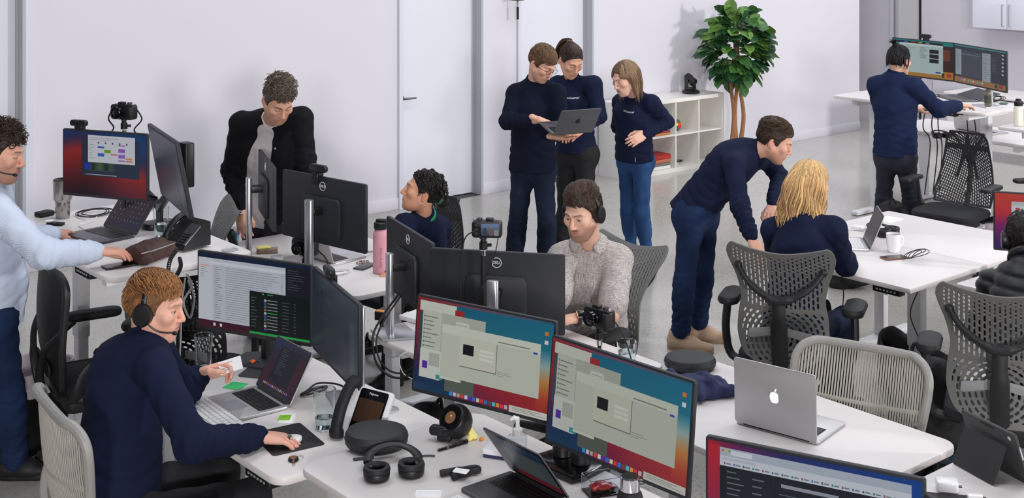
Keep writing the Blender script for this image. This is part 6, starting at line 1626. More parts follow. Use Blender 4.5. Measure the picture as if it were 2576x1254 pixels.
    # ---- tops
    def torso(g, k, hem, sleeve, fold=1.0, rib=True):
        g.cone(ch, nb-ax*.085, .160*W*k, .120*W*k, .04, flat=(n_ch, 1.40)); g.cone(pv-ax*(hem+.05), ch, .176*W*k*o.get('bag', 1.0), .160*W*k, .06, flat=(n_ch*.6+n_pv*.4, 1.22)); g.cone(sl, sr, .047*k, .047*k, .05)
        for s_ in ('l', 'r'): g.cone(nb-ax*.015, j['s'+s_]+ax*.012, .048*k, .050*k, .05)
        if o.get('fem'):
            for s_ in (-1, 1): g.ell(lerp(ch, nb, .28)+ss*s_*.065+n_ch*.075*W, (.062, .055, .062), k=.05)
        if o.get('belly'): g.ell(lerp(pv, ch, .35)+n_ch*.05, (.13, .12, .14), k=.06)
    def sleeves(g, k, sleeve, fold=1.0):
        for s_, ph in (('l', .7), ('r', 2.2)):
            S_, E, Wr = j['s'+s_], j['e'+s_], j['w'+s_]; aw = o.get('aw', 1.0)*k
            if sleeve == 'none': continue
            if sleeve == 'short':
                m_ = lerp(S_, E, .80); g.cone(S_, m_, .070*aw, .072*aw, .04, fold=(.0022, 2.5, ph, .7)); continue
            g.cone(S_, E, .062*aw, .055*aw, .035, fold=(.0026*fold, 3.1, ph, 1.3)); e2 = lerp(E, Wr, .80 if sleeve == 'long' else sleeve)
            g.cone(E, e2, .056*aw, .047*aw, .03, fold=(.0034*fold, 3.7, ph*1.7, 1.5)); wr = lerp(E, Wr, .98 if sleeve == 'long' else sleeve+.10); g.cone(e2, wr, .041*aw, (.036 if sleeve == 'long' else .043)*aw, .012)
    def top_mesh(name, tone, k=1.0, hem=.10, sleeve='long', neck=.060, h=.0085, extra=None, fold=1.0, rip=.003, post=None):
        pts = [pv, nb, sl, sr, j['el'], j['er'], ch]+([j['wl'], j['wr']] if sleeve != 'short' else [])
        g = Grid(np.min([list(v) for v in pts], 0)-.22, np.max([list(v) for v in pts], 0)+.18, h); torso(g, k, hem, sleeve, fold)
        g.ripple(rip, 17, o.get('seed', 1)+.5)
        hp = pv-ax*hem; g.cut(hp, (-ax*.75+Vector((0, 0, -.25))).normalized()*1.0 if ax.z > .6 else -ax)
        if post: post(g)
        sleeves(g, k, sleeve, fold)
        if extra: extra(g)
        g.ripple(rip*.7, 23, o.get('seed', 1)); g.ripple(rip*.5, 41, o.get('seed', 1)*2.0)
        if fold > 0:
            cr = o.get('cr', 1.0)
            for s_, ph in (('l', .4), ('r', 1.7)):
                if sleeve not in ('short', 'none'):
                    fa = (j['w'+s_]-j['e'+s_]).normalized(); g.crease(j['e'+s_], .10, fa+(j['s'+s_]-j['e'+s_]).normalized()*-.4, .0075*cr, .040, ph); g.crease(lerp(j['e'+s_], j['w'+s_], .68), .09, fa, .0065*cr, .034, ph*2)
                g.crease(lerp(j['s'+s_], ch, .35), .10, ss*(1 if s_ == 'r' else -1)+ax*.7, .006*cr, .05, ph)
            for sg in (-1, 1): g.crease(pv+ax*.07+ss*.10*sg, .15, ax+ss*.5*sg, .0075*cr, .055, sg+o.get('seed', 1))
            g.crease(lerp(pv, ch, .5)+n_ch*.1, .16, ax+ss*.3, .004*cr, .08, o.get('seed', 1)); g.crease(lerp(pv, ch, .6)-n_ch*.12, .18, ax-ss*.4, .006*cr, .07, o.get('seed', 1)*1.3)
        nd = (nk-nb).normalized()
        if o.get('stub', True): g.cone(nb-nd*.04, nb+nd*o.get('stub_h', .022), .080*(.92 if o.get('fem') else 1), .062*(.9 if o.get('fem') else 1), .03)
        g.cone(nb+nd*.01, nb+nd*.16, neck*(.86 if o.get('fem') else .94), neck*1.1, .006, sub=True)
        V, Fq = g.mesh(); me = new_mesh(name, V, Fq, True, 180); return link(name, me, tone, root)
    ctx = dict(root=root, base=base, j=j, ax=ax, n_ch=n_ch, ss=ss, ch=ch, nb=nb, nk=nk, pv=pv, hd=hd, HB=HB, sc=sc, top_mesh=top_mesh, n_pv=n_pv, W=W, hs=hs)
    if o.get('top'):
        t = top_mesh(o.get('top_name', 'sweatshirt'), o['top'], 1.0, o.get('hem', .10), o.get('sleeve', 'long'), o.get('neck', .060), fold=o.get('fold', 1.0)); ctx['top'] = t
        if o.get('collar', True):
            nd = (nk-nb).normalized(); kf = .88 if o.get('fem') else .96; MB().tube(ring_pts(nb+nd*.040, nd, ss, .061*kf, .064*kf), .0085, 8, closed=True).build('neckband', o['top'], root)
    return ctx
def emblem(ctx, txt, u, v, size, tone='logo_white', front=True):
    """small lettering pressed onto the garment: u to the wearer's right, v up from chest centre"""
    from mathutils.bvhtree import BVHTree
    t = ctx['top']; me = t.data; bvh = BVHTree.FromPolygons([tuple(v_.co) for v_ in me.vertices], [tuple(p.vertices) for p in me.polygons])
    m = text_mesh(txt, size, 0.0, True); n = ctx['n_ch']; c = ctx['ch']; X = -ctx['ss']; X = -X if not front else X
    Xr = (ctx['ax'].cross(n)).normalized(); out = []
    for v_ in m.vertices:
        p = c+ctx['ss']*u+ctx['ax']*v+Xr*v_.co.x+ctx['ax']*v_.co.y
        hit = bvh.ray_cast(p+n*.4, -n); q = hit[0] if hit[0] is not None else p+n*.12
        out.append(q+n*.0022)
    for v_, q in zip(m.vertices, out): v_.co = q
    m.materials.clear(); return link('chest_lettering', m, tone, t)
def J3(d_): return {k: at(*v) for k, v in d_.items()}
def wear_headphones(ctx, label, **kw):
    b = ctx['base']; sc = ctx['sc']; c = ctx['hd']+b+ctx['HB'] @ Vector((0, -.010*sc, .018*sc))
    r = headphones(label, c, (0, 0, 0), sc, band_r=.087, band_h=.110, **kw); M = ctx['HB'].to_4x4(); M.translation = c; r.matrix_world = M; return r
from mathutils.bvhtree import BVHTree
def pz(px, d, z): v = at(px, 0, d); return Vector((v.x, v.y, z))
mat('lace_tan', (150, 122, 100), .8)
NAV, KNIT = 'navy_fleece', 'navy_knit'
# --- the pair with the open laptop, and the woman with her hand on her hip
J = dict(hd=at(1363, 160, 9.10), nb=at(1347, 208, 9.2), sl=at(1402, 236, 9.12), sr=at(1297, 236, 9.22), el=at(1412, 322, 9.05), wl=at(1400, 345, 8.80), er=at(1277, 306, 9.10), wr=at(1358, 302, 8.86),
         pv=at(1340, 405, 9.2), hl=at(1370, 425, 9.18), hr=at(1312, 425, 9.25), kl=at(1376, 562, 9.12), kr=at(1302, 560, 9.22), al=pz(1372, 9.25, .09), ar=pz(1288, 9.2, .09))
c5 = person('man in glasses and navy sweater holding an open laptop', J, dict(seed=5, fwd=px_dir(.55, -.80), look=px_dir(.62, -.55, -.52), skin=(216, 168, 144), hair='short', hair_rgb=(112, 84, 62), brow=(96, 70, 54), stubble=.45, moustache=.8, beard=(128, 92, 72), eyes='down',
        top=KNIT, top_name='sweater', hem=.07, sleeve=.62, pants='jeans_dark', shoe=('shoe_black', 'sole_white', None), hand_r=dict(back=(0, 0, 1), dir=px_dir(.75, -.35, -.25), curl=.45), hand_l=dict(back=(0, 0, -1), dir=px_dir(.75, -.6, .02), curl=.12, thumb=.2), w=.98))
HBp = c5['HB'].to_4x4(); gl = MB(); sc = c5['sc']
for s_ in (-1, 1):
    gl.tube([(s_*.033+.023*math.cos(t), .108, .002+.019*math.sin(t)) for t in np.linspace(0, 6.283, 21)[:-1]], .0016, 6, closed=True); gl.tube([(s_*.056, .107, .008), (s_*.078, .06, .008), (s_*.083, -.01, .004)], .0016, 6)
gl.tube([(-.010, .111, .006), (0, .113, .009), (.010, .111, .006)], .0016, 6); o = gl.build('eyeglasses', 'black_gloss', c5['root']); M = HBp.copy(); M.translation = c5['hd']; o.matrix_local = M
# laptop resting on his left hand, lid towards the viewer
ha = at(1390, 342, 8.60); e = px_dir(.90, .44); hb = ha+e*.304
laptop('grey laptop held open by the man in glasses', hb, ha, .212, 110, 'space_grey', scr_plain, 'stuff', 'black_gloss', pitch=-.26)
J = dict(hd=at(1436, 152, 9.55), nb=at(1440, 205, 9.65), sl=at(1493, 214, 9.5), sr=at(1402, 214, 9.7), el=at(1507, 292, 9.45), wl=at(1465, 322, 9.35), er=at(1388, 300, 9.85), wr=at(1408, 330, 9.6),
         pv=at(1449, 372, 9.62), hl=at(1478, 392, 9.55), hr=at(1420, 392, 9.68), kl=at(1468, 530, 9.55), kr=at(1424, 530, 9.6), al=pz(1458, 9.65, .09), ar=pz(1400, 9.6, .09))
c6 = person('woman with high ponytail looking over at the held laptop', J, dict(seed=6, fwd=px_dir(.35, -.92), look=px_dir(.36, -.75, -.50), fem=True, skin=(206, 156, 130), hair='ponytail', hair_rgb=(56, 38, 32), brow=(52, 36, 30), eyes='down',
        top=NAV, hem=.03, pants='black_twill', legw=.98, w=.93, shoe=('shoe_black', 'shoe_black', None), hand_l=dict(back=px_dir(.5, -.3, .6))))
emblem(c6, 'LiveControl', -.075, .075, .0195)
MB().tube(ring_pts(Vector((0, -.09, .112)), (0, -.7, .7), (1, 0, 0), .017, .017, 16), .005, 6, closed=True).build('hair_tie', mat('gold_tie', (190, 160, 120), .4), c6['root']).matrix_local = Matrix.Translation(c6['hd']) @ c6['HB'].to_4x4()
J = dict(hd=at(1573, 196, 9.55), nb=at(1596, 240, 9.7), sl=at(1640, 262, 9.6), sr=at(1562, 258, 9.85), el=at(1677, 306, 9.72), wl=at(1622, 338, 9.55), er=at(1556, 318, 10.05), wr=at(1590, 345, 10.0),
         pv=at(1596, 385, 9.75), hl=at(1618, 408, 9.7), hr=at(1576, 408, 9.82), kl=at(1614, 535, 9.65), kr=at(1580, 528, 9.8), al=pz(1630, 9.78, .09), ar=pz(1590, 9.95, .09))
c7 = person('woman with light brown hair and hand on hip in blue jeans', J, dict(seed=7, fwd=px_dir(-.80, -.60), look=px_dir(-.72, -.55, -.34), fem=True, skin=(226, 180, 160), hair='shoulder', hair_rgb=(134, 108, 84), brow=(110, 82, 64), eyes='down',
        top=NAV, hem=.05, pants='jeans_blue', legw=.90, hemr=.045, w=.92, wr=.5, shoe=('shoe_grey', 'sole_white', None), shoe_s=.93, hand_l=dict(dir=px_dir(-.75, -.4, -.35), back=px_dir(.3, -.9, .4), curl=.35)))
emblem(c7, 'LiveControl', -.060, .07, .0195)
slab_t = MB().box((0, 0, 0), (.035, .002, .03)).build('hem_label', 'paper', c7['root']); slab_t.location = c7['pv']+c7['n_ch']*.10-c7['hs']*.10-c7['ax']*.03; slab_t.rotation_euler = (0, 0, math.atan2(c7['n_ch'].y, c7['n_ch'].x)+math.pi/2-.7)
MB().cyl((0, 0.0, 0), (0, -.0022, 0), .010, n=14).build('label_mark', 'orange', slab_t)

# --- the man in the black jacket leaning on the desk
J = dict(hd=at(700, 252, 7.25), nb=at(686, 300, 7.55), sl=at(757, 300, 7.45), sr=at(607, 312, 7.65), er=at(584, 428, 7.72), wr=at(603, 530, 7.62), el=at(768, 405, 7.35), wl=at(738, 520, 7.2), pv=at(668, 505, 7.95), hl=at(700, 530, 7.92), hr=at(636, 530, 8.0),
         kl=at(690, 650, 8.0), kr=at(636, 650, 8.05), al=pz(694, 8.15, .09), ar=pz(636, 8.2, .09))
c3 = person('man in black button jacket leaning over the rear desk', J, dict(seed=3, fwd=px_dir(.5, -.85), look=px_dir(.42, -.72, -.60), hs=1.0, skin=(206, 156, 132), hair='tousled', hair_rgb=(88, 76, 66), brow=(66, 50, 42), stubble=.4, eyes='down',
        pants='navy_slacks', shoe=('shoe_black', 'shoe_black', None), hand_r=dict(dir=(0.05, -.25, -1), back=px_dir(-.5, -.75, .2), curl=.18, spread=.5, s=1.05), hand_l=dict(dir=(.0, -.3, -.9))))
t = c3['top_mesh']('t_shirt', 'grey_tee', .92, .13, 'none', .058, rip=.004)
MB().tube(ring_pts(c3['nb']+(c3['nk']-c3['nb']).normalized()*.008, c3['nk']-c3['nb'], c3['ss'], .062, .064), .006, 8, closed=True).build('neckband', 'grey_tee', c3['root'])
def open_front(g):
    n, ax_, ss_ = c3['n_ch'], c3['ax'], c3['ss']; a = c3['nb']+n*.105-ax_*.035; m_ = c3['ch']+n*.150+ss_*.012; b_ = c3['pv']+n*.165-ax_*.1
    g.cone(a, m_, .062, .082, .006, sub=True); g.cone(m_, b_+ss_*.03, .082, .125, .006, sub=True)
c3['top'] = c3['top_mesh']('jacket', 'black_wool', 1.08, .07, 'long', .066, post=open_front)
bv3 = BVHTree.FromPolygons([tuple(v.co) for v in c3['top'].data.vertices], [tuple(p.vertices) for p in c3['top'].data.polygons])
for v_ in (.10, -.03):
    p_ = c3['ch']-c3['ss']*(.088+.02*(v_ < 0))+c3['ax']*v_; h_ = bv3.ray_cast(p_+c3['n_ch']*.5, -c3['n_ch'])[0]; p_ = h_ if h_ is not None else p_+c3['n_ch']*.12; MB().ell(p_, (.008, .008, .008), 12, 8).build('snap_button', 'chrome', c3['root'])
p_ = lerp(c3['j']['er'], c3['j']['wr'], .985); axw = (c3['j']['wr']-c3['j']['er']).normalized()
for i in range(2): MB().tube(ring_pts(p_+axw*(.018+.012*i), axw, (1, 0, 0), .031, .031, 18), .0035, 6, closed=True).build('bracelet', 'silver', c3['root'])

# --- seated woman with the dark bun, looking up
J = dict(hd=at(1062, 484, 7.55), nb=at(1066, 545, 7.62), sl=at(1018, 568, 7.45), sr=at(1108, 572, 7.85), el=at(1000, 650, 7.25), wl=at(975, 690, 7.0), er=at(1105, 660, 7.85), wr=at(1050, 700, 7.5), pv=pz(1075, 7.72, .56), hl=pz(1060, 7.6, .52), hr=pz(1098, 7.82, .52),
         kl=pz(985, 7.28, .50), kr=pz(1020, 7.45, .50), al=pz(985, 7.3, .09), ar=pz(1020, 7.45, .09))
c4 = person('seated woman with dark curly bun and green collar looking up', J, dict(seed=4, fwd=px_dir(-.77, -.64), look=px_dir(-.90, -.15, .28), fem=True, skin=(206, 152, 124), hair='bun', hair_rgb=(26, 20, 20), brow=(30, 22, 20), eyes='open', top='navy_fleece', hem=.02, w=.92, pants='black_twill', shoe=('shoe_black', 'shoe_black', None)))
nd = (c4['nk']-c4['nb']).normalized(); MB().tube(ring_pts(c4['nb']+nd*.022, nd, c4['ss'], .060, .063), .013, 8, closed=True, ).build('scarf_collar', 'green_scarf', c4['root'])
MB().tube(ring_pts(Vector((0, -.118, -.014)), (0, -1, -.2), (1, 0, 0), .026, .026, 16), .009, 6, closed=True).build('scrunchie', mat('green_velvet', (60, 110, 84), .7), c4['root']).matrix_local = Matrix.Translation(c4['hd']) @ c4['HB'].to_4x4()

# --- beige-shirted man at the middle desk
J = dict(hd=at(1466, 535, 6.12), nb=at(1484, 612, 6.28), sl=at(1556, 655, 6.25), sr=at(1414, 652, 6.30), el=at(1538, 795, 6.02), wl=at(1440, 802, 5.92), er=at(1398, 770, 6.0), wr=at(1372, 800, 5.86), pv=pz(1498, 6.42, .55), hl=pz(1530, 6.40, .52), hr=pz(1468, 6.46, .52),
         kl=pz(1490, 6.0, .52), kr=pz(1420, 6.05, .52), al=pz(1500, 6.05, .09), ar=pz(1425, 6.1, .09))
c8 = person('seated man in beige linen shirt and headphones', J, dict(seed=8, fwd=px_dir(-.62, -.78), look=px_dir(-.52, -.80, -.24), skin=(222, 176, 154), hair='quiff', hair_rgb=(66, 46, 36), brow=(58, 40, 32), stubble=.7, moustache=1.0, beard=(104, 70, 54), eyes='open', gaze=(-.001, -.002), hs=.99, bare=True,
        top='linen', top_name='shirt', sleeve='short', hem=.05, neck=.064, stub_h=.005, collar=False, fold=.6, pants='navy_slacks', shoe=('shoe_black', 'sole_white', None), hand_l=dict(back=(0, 0, 1), dir=px_dir(-.85, -.4, -.1), curl=.4), hand_r=dict(back=(0, 0, 1), curl=.4)))
nd = (c8['nk']-c8['nb']).normalized(); n_, s__ = c8['n_ch'], c8['ss']
for sg in (-1, 1):       # folded collar
    nb_ = c8['nb']+nd*.028; q = [nb_+nd*.055-n_*.062+s__*sg*.002, nb_+nd*.048-n_*.02+s__*sg*.064, nb_+nd*.030+n_*.045+s__*sg*.052, nb_+nd*.004+n_*.078+s__*sg*.014,
         nb_+nd*.012-n_*.088+s__*sg*.002, nb_+nd*.004-n_*.04+s__*sg*.098, nb_-nd*.020+n_*.06+s__*sg*.094, nb_-nd*.050+n_*.108+s__*sg*.058]
    o = MB().add(q, [(0, 1, 5, 4), (1, 2, 6, 5), (2, 3, 7, 6)]).build('collar_flap', 'linen', c8['root']); md = o.modifiers.new('s', 'SUBSURF'); md.levels = 2; md.render_levels = 2; md = o.modifiers.new('t', 'SOLIDIFY'); md.thickness = .006
bv = BVHTree.FromPolygons([tuple(v.co) for v in c8['top'].data.vertices], [tuple(p.vertices) for p in c8['top'].data.polygons])
pl = []
for i in range(14):
    c_ = lerp(c8['nb']-c8['ax']*.06, c8['pv'], i/13); h_ = bv.ray_cast(c_+n_*.5, -n_)
    if h_[0]: pl.append(h_[0]+n_*.002)
MB().tube(pl, .013, 6, flat=.12, up=n_).build('placket', 'linen', c8['root'])
for i in (1, 4, 7, 10): MB().ell(pl[i]+n_*.0035, (.0048, .0048, .0048), 10, 6).build('button', 'alu', c8['root'])
wear_headphones(c8, 'black headphones on the beige-shirted man')
aw = (c8['j']['wl']-c8['j']['el']).normalized(); pw = c8['base']+c8['j']['wl']-aw*.025
r = thing('wrist_watch', 'square watch with dark band on the beige-shirted man\'s wrist', 'watch', pw)
MB().tube(ring_pts(Vector((0, 0, 0)), aw, (0, 0, 1), .031, .031, 24), .010, 6, closed=True, flat=1).build('band', mat('band_navy', (44, 46, 58), .5), r)
up_ = px_dir(-.2, -.75, .6); up_ = (up_-aw*up_.dot(aw)).normalized(); o = MB().rbox((0, 0, 0), (.036, .042, .010), .009, .003).build('case', mat('gold_case', (190, 160, 130), .3, metal=.8), r); Mw = Matrix((up_.cross(aw)*-1, aw, up_)).transposed().to_4x4(); Mw.translation = up_*.036; o.matrix_local = Mw
o = MB().rbox((0, 0, .0055), (.031, .036, .001), .007, .0004).build('dial', 'black_gloss', r); o.matrix_local = Mw

# --- bending man
J = dict(hd=at(1948, 356, 7.85), nb=at(1893, 378, 7.90), sr=at(1846, 416, 7.72), sl=at(1930, 402, 8.10), er=at(1862, 520, 7.55), wr=at(1892, 600, 7.40), el=at(1964, 450, 8.02), wl=at(1944, 520, 7.7), ch=at(1838, 415, 7.93), pv=at(1752, 520, 8.0), hr=at(1736, 548, 7.90), hl=at(1775, 545, 8.08),
         kr=at(1722, 705, 7.92), kl=at(1768, 695, 8.06), ar=pz(1713, 7.95, .125), al=pz(1757, 8.12, .125))
c9 = person('bending man in navy sweatshirt, jeans and beige shoes', J, dict(seed=9, fwd=px_dir(.92, .1), look=px_dir(.86, -.22, -.36), skin=(218, 166, 144), hair='quiff', hair_rgb=(74, 56, 44), brow=(84, 62, 48), stubble=.55, moustache=.5, beard=(150, 104, 80), eyes='down',
        top=NAV, hem=.07, w=1.02, pants='jeans_mid', legw=1.02, wr=1.1, bag=.84, shoe=('beige_leather', 'sole_tan', 'lace_tan'), toe_r=px_dir(.9, -.35), toe_l=px_dir(.95, -.15), shoe_s=1.06, hand_r=dict(curl=.3), hand_l=dict(curl=.3)))
emblem(c9, 'LiveControl', -.08, .06, .019)

# --- blonde woman at the mug desk
J = dict(hd=at(2038, 462, 6.88), nb=at(2018, 545, 6.80), sl=at(1944, 580, 6.95), sr=at(2098, 580, 6.74), el=at(1960, 690, 7.15), wl=at(2080, 650, 7.3), er=at(2128, 668, 6.86), wr=at(2130, 645, 7.15), pv=pz(1996, 6.68, .56), hl=pz(1965, 6.78, .53), hr=pz(2040, 6.58, .53),
         kl=pz(2060, 7.05, .53), kr=pz(2122, 6.85, .53), al=pz(2085, 7.0, .10), ar=pz(2128, 6.78, .10))
c10 = person('seated blonde woman in navy sweatshirt seen from behind', J, dict(seed=10, fwd=px_dir(.55, .84), look=px_dir(.80, .55, -.15), fem=True, skin=(222, 174, 152), hair='long_wavy', hair_rgb=(196, 158, 110), brow=(140, 104, 76), eyes='down', top=NAV, hem=.03, w=.97, pants='jeans_dark', hemr=.046, legw=.92, wr=.5,
        shoe=('shoe_black', 'shoe_black', None), toe_r=px_dir(.8, -.2), toe_l=px_dir(.8, 0)))
# --- person with topknot
J = dict(hd=at(2262, 152, 10.42), nb=at(2250, 192, 10.4), sl=at(2203, 215, 10.5), sr=at(2302, 220, 10.3), er=at(2362, 276, 10.35), wr=at(2412, 266, 10.55), el=at(2220, 290, 10.7), wl=at(2300, 275, 10.8), pv=at(2252, 372, 10.4), hl=at(2226, 396, 10.45), hr=at(2282, 398, 10.35),
         kl=at(2224, 490, 10.5), kr=at(2290, 492, 10.4), al=pz(2216, 10.5, .09), ar=pz(2302, 10.4, .09))
c11 = person('standing person with topknot working at the far raised desk', J, dict(seed=11, fwd=px_dir(.62, .78), look=px_dir(.72, .60, -.15), fem=True, skin=(216, 168, 144), hair='topknot', hair_rgb=(22, 19, 22), top='navy_bright', hem=.06, pants='navy_slacks', w=1.02, aw=1.15, legw=1.02, wr=1.6,
        shoe=('shoe_black', 'shoe_black', None), hand_r=dict(back=(0, 0, 1), dir=px_dir(.85, .3, -.05), curl=.35)) if mat('navy_bright', (28, 38, 68), .9, spec=.15, bump=(700, .25), noise=(5, .10)) else {})
MB().tube(ring_pts(Vector((0, -.075, .118)), (0, -.5, .8), (1, 0, 0), .010, .010, 14), .006, 6, closed=True).build('hair_tie', mat('pink_tie', (230, 90, 140), .5), c11['root']).matrix_local = Matrix.Translation(c11['hd']) @ c11['HB'].to_4x4()
# --- man in the puffer jacket at the picture edge
J = dict(hd=at(2578, 604, 6.30), nb=at(2582, 670, 6.2), sl=at(2500, 722, 6.35), sr=at(2672, 738, 6.05), el=at(2462, 830, 6.5), wl=at(2540, 810, 6.8), er=at(2720, 850, 6.1), wr=at(2700, 820, 6.5), pv=pz(2590, 6.0, .55), hl=pz(2560, 6.1, .52), hr=pz(2640, 5.95, .52), kl=pz(2610, 6.5, .52), kr=pz(2680, 6.35, .52), al=pz(2600, 6.4, .09), ar=pz(2680, 6.3, .09))
c12 = person('seated man in black quilted jacket at the picture edge', J, dict(seed=12, fwd=px_dir(.55, .84), look=px_dir(.25, .95, -.05), skin=(196, 142, 116), hair='crop', hair_rgb=(30, 24, 22), pants='black_twill', shoe=('shoe_black', 'shoe_black', None), hs=1.05, belly=True))
def quilt(g):
    def f(D, x, y, z): return D-.016*np.abs(np.sin((z+.15*x)*math.pi/.060))**.5+.007
    g.fn(f)
c12['top'] = c12['top_mesh']('puffer_jacket', 'puffer', 1.12, .06, 'long', .066, extra=quilt, rip=.0016)
MB().tube(ring_pts(c12['nb']+Vector((0, 0, .028)), (c12['nk']-c12['nb']), c12['ss'], .070, .072), .018, 8, closed=True).build('jacket_collar', 'puffer', c12['root'])
wear_headphones(c12, 'black headphones on the man in the quilted jacket')
# --- seated man holding a card
J = dict(hd=at(388, 774, 4.80), nb=at(368, 858, 4.78), sr=at(392, 930, 4.62), sl=at(395, 888, 5.02), er=at(486, 1118, 4.46), wr=at(652, 1100, 4.66), el=at(462, 985, 5.05), wl=at(502, 946, 5.10), ch=at(318, 955, 4.78), pv=pz(300, 4.62, .58), hr=pz(330, 4.5, .53), hl=pz(315, 4.75, .53),
         kr=pz(640, 4.72, .53), kl=pz(560, 4.95, .53), ar=pz(600, 4.7, .10), al=pz(540, 4.95, .10))
c2 = person('seated man with reddish hair in navy sweatshirt holding a card', J, dict(seed=2, fwd=px_dir(.80, .60), look=px_dir(.97, -.10, -.10), skin=(226, 172, 152), hair='short', hair_rgb=(150, 104, 66), brow=(150, 108, 76), stubble=.25, beard=(190, 130, 96), eyes='open', lips=(190, 116, 108), hs=1.0,
        top=NAV, hem=.12, w=1.04, aw=1.08, bag=1.14, pants='black_twill', shoe=('shoe_black', 'shoe_black', None), hand_r=dict(dir=px_dir(.97, .12, -.14), back=(.1, 0, 1), curl=.34, thumb=.3, s=1.03), hand_l=dict(dir=px_dir(.93, .1, .25), back=px_dir(-.2, .75, .6), curl=[.55, .75, .8, .85], thumb=.55, s=1.03)))
wear_headphones(c2, 'black call headset on the man holding a card', mic=1)
pc_ = at(580, 920, 5.08); r = thing('business_card', 'white business card held over the desk', 'card', pc_); o = MB().box((0, 0, 0), (.090, .0008, .050)).build('card', 'paper', r)
o.rotation_euler = (math.radians(-20), math.radians(-16), -YAW+.1); q = MB()
for i, w_ in enumerate((.05, .035, .045, .03)): q.box((-.04+w_/2, -.0008, .014-.009*i), (w_, .0004, .0022))
q.build('print_lines', 'print_grey', o)
hd_d = px_dir(.97, .12, -.14); hd_b = Vector((.1, 0, 1)); hd_b = (hd_b-hd_d*hd_b.dot(hd_d)).normalized(); rp = c2['j']['wr']+hd_d*.108+hd_b*.001
MB().tube(ring_pts(rp, hd_d, (0, 0, 1), .0115, .0115, 14), .003, 6, closed=True).ell(rp+hd_b*.0125, (.008, .008, .004), 10, 6).build('finger_ring', mat('green_ring', (70, 96, 80), .3, metal=.5), c2['root'])
# --- man standing at the raised desk
J = dict(hd=at(-2, 388, 5.72), nb=at(-22, 470, 5.75), sr=at(-8, 535, 5.60), sl=at(-10, 510, 5.98), er=at(112, 640, 5.62), wr=at(244, 634, 5.78), el=at(50, 610, 6.05), wl=at(135, 590, 6.3), ch=at(-45, 610, 5.78), pv=at(-30, 770, 5.85), hr=at(-10, 800, 5.75), hl=at(-35, 795, 5.98),
         kr=at(24, 985, 5.95), kl=at(-50, 980, 6.1), ar=pz(38, 6.10, .10), al=pz(-60, 6.2, .10))
c1 = person('standing man in pale blue striped shirt at the raised desk', J, dict(seed=13, fwd=px_dir(.85, .5), look=px_dir(.98, -.05, -.15), skin=(218, 164, 142), hair='curly_top', hair_rgb=(50, 36, 30), brow=(44, 32, 28), stubble=.5, beard=(110, 76, 60), eyes='down',
        top='blue_stripe', top_name='shirt', hem=.06, w=1.12, aw=1.15, belly=True, pants='jeans_mid', legw=1.05, collar=True, shoe=('shoe_black', 'shoe_black', None), toe_r=px_dir(.98, .1), shoe_s=1.05, hand_r=dict(dir=px_dir(.95, .25, -.05), back=(0, 0, 1), curl=.4), hand_l=dict(curl=.4)))
wear_headphones(c1, 'black call headset on the man in the pale blue shirt', mic=1)
# ------------------------------------------------------------------ chairs
def OX(px, d): v = at(px, 0, d); return Vector((v.x, v.y, 0))
DEG = math.radians
mirra('grey perforated chair under the blonde woman', OX(1990, 6.62), DEG(-62))
mirra('grey perforated chair of the man in the quilted jacket', OX(2520, 5.86), DEG(-62), recline=.06)
mirra('grey perforated chair behind the beige-shirted man', OX(1432, 6.40), DEG(90), recline=.30, zs=.44)
mirra('grey perforated chair by the blue gel bottle', OX(425, 7.2), DEG(70), recline=.14)
mirra('dark perforated chair under the raised desk', OX(490, 6.7), DEG(-42), 'graphite', 'dark perforated office chairs', zs=.33)
aeron('pale grey mesh chair of the man holding a card', OX(378, 4.58), DEG(-96), 'aeron_grey', 'mesh_beige', stripes=True, zs=.43, recline=.24)
mat('mesh_black', (30, 30, 33), .6)
aeron('black mesh chair beside the man in the pale blue shirt', OX(262, 6.2), DEG(-100), 'graphite', 'mesh_black', black=True, recline=.10)
aeron('empty striped mesh chair at the silver laptop\'s desk', OX(2085, 4.93), DEG(108), 'aeron_grey', 'mesh_beige', stripes=True, zs=.36, arms=False, recline=.45)
sayl('black net chair under the woman with the green collar', OX(1015, 7.78), DEG(95), zs=.40, recline=.2)
sayl('empty black net chair at the far raised desk', OX(2392, 9.75), DEG(98), zs=.47)
sayl('black net chair cut by the picture edge', OX(2650, 9.6), DEG(60))
# ------------------------------------------------------------------ cube shelf and what stands on it
x0s, x1s = wallx(1506, WY-.02), wallx(1822, WY-.41); yf, yb = WY-.41, WY-.02; SH = .775; sw = x1s-x0s; cm = (x0s+x1s)/2
r = thing('cube_shelf', 'white two-row cube shelf against the back wall', 'shelf', (cm, (yf+yb)/2, 0)); dp = yb-yf
wm = mat('shelf_white', (232, 229, 224), .4)
for z_, nm in ((.02, 'bottom_board'), (SH-.02, 'top_board')): MB().box((0, 0, z_), (sw, dp, .04)).build(nm, wm, r, smooth=False)
for sx in (-1, 1): MB().box((sx*(sw/2-.02), 0, SH/2), (.04, dp, SH-.08)).build('side_board', wm, r, smooth=False)
cw = (sw-.08)/4; xs = [-(sw/2)+.04+cw*i for i in range(5)]
for i in (1, 2, 3): MB().box((xs[i], .002, SH/2), (.016, dp-.01, SH-.08)).build('divider', wm, r, smooth=False)
for i in range(4): MB().box(((xs[i]+xs[i+1])/2, .002, SH/2), (cw-.016, dp-.01, .016)).build('shelf_board', wm, r, smooth=False)
MB().box((0, dp/2-.004, SH/2), (sw-.08, .006, SH-.08)).build('shade_sheet', mat('shelf_shade', (214, 208, 198), .6), r, smooth=False)  # added sheet, its off-white stands in for the shaded wall behind the open shelf
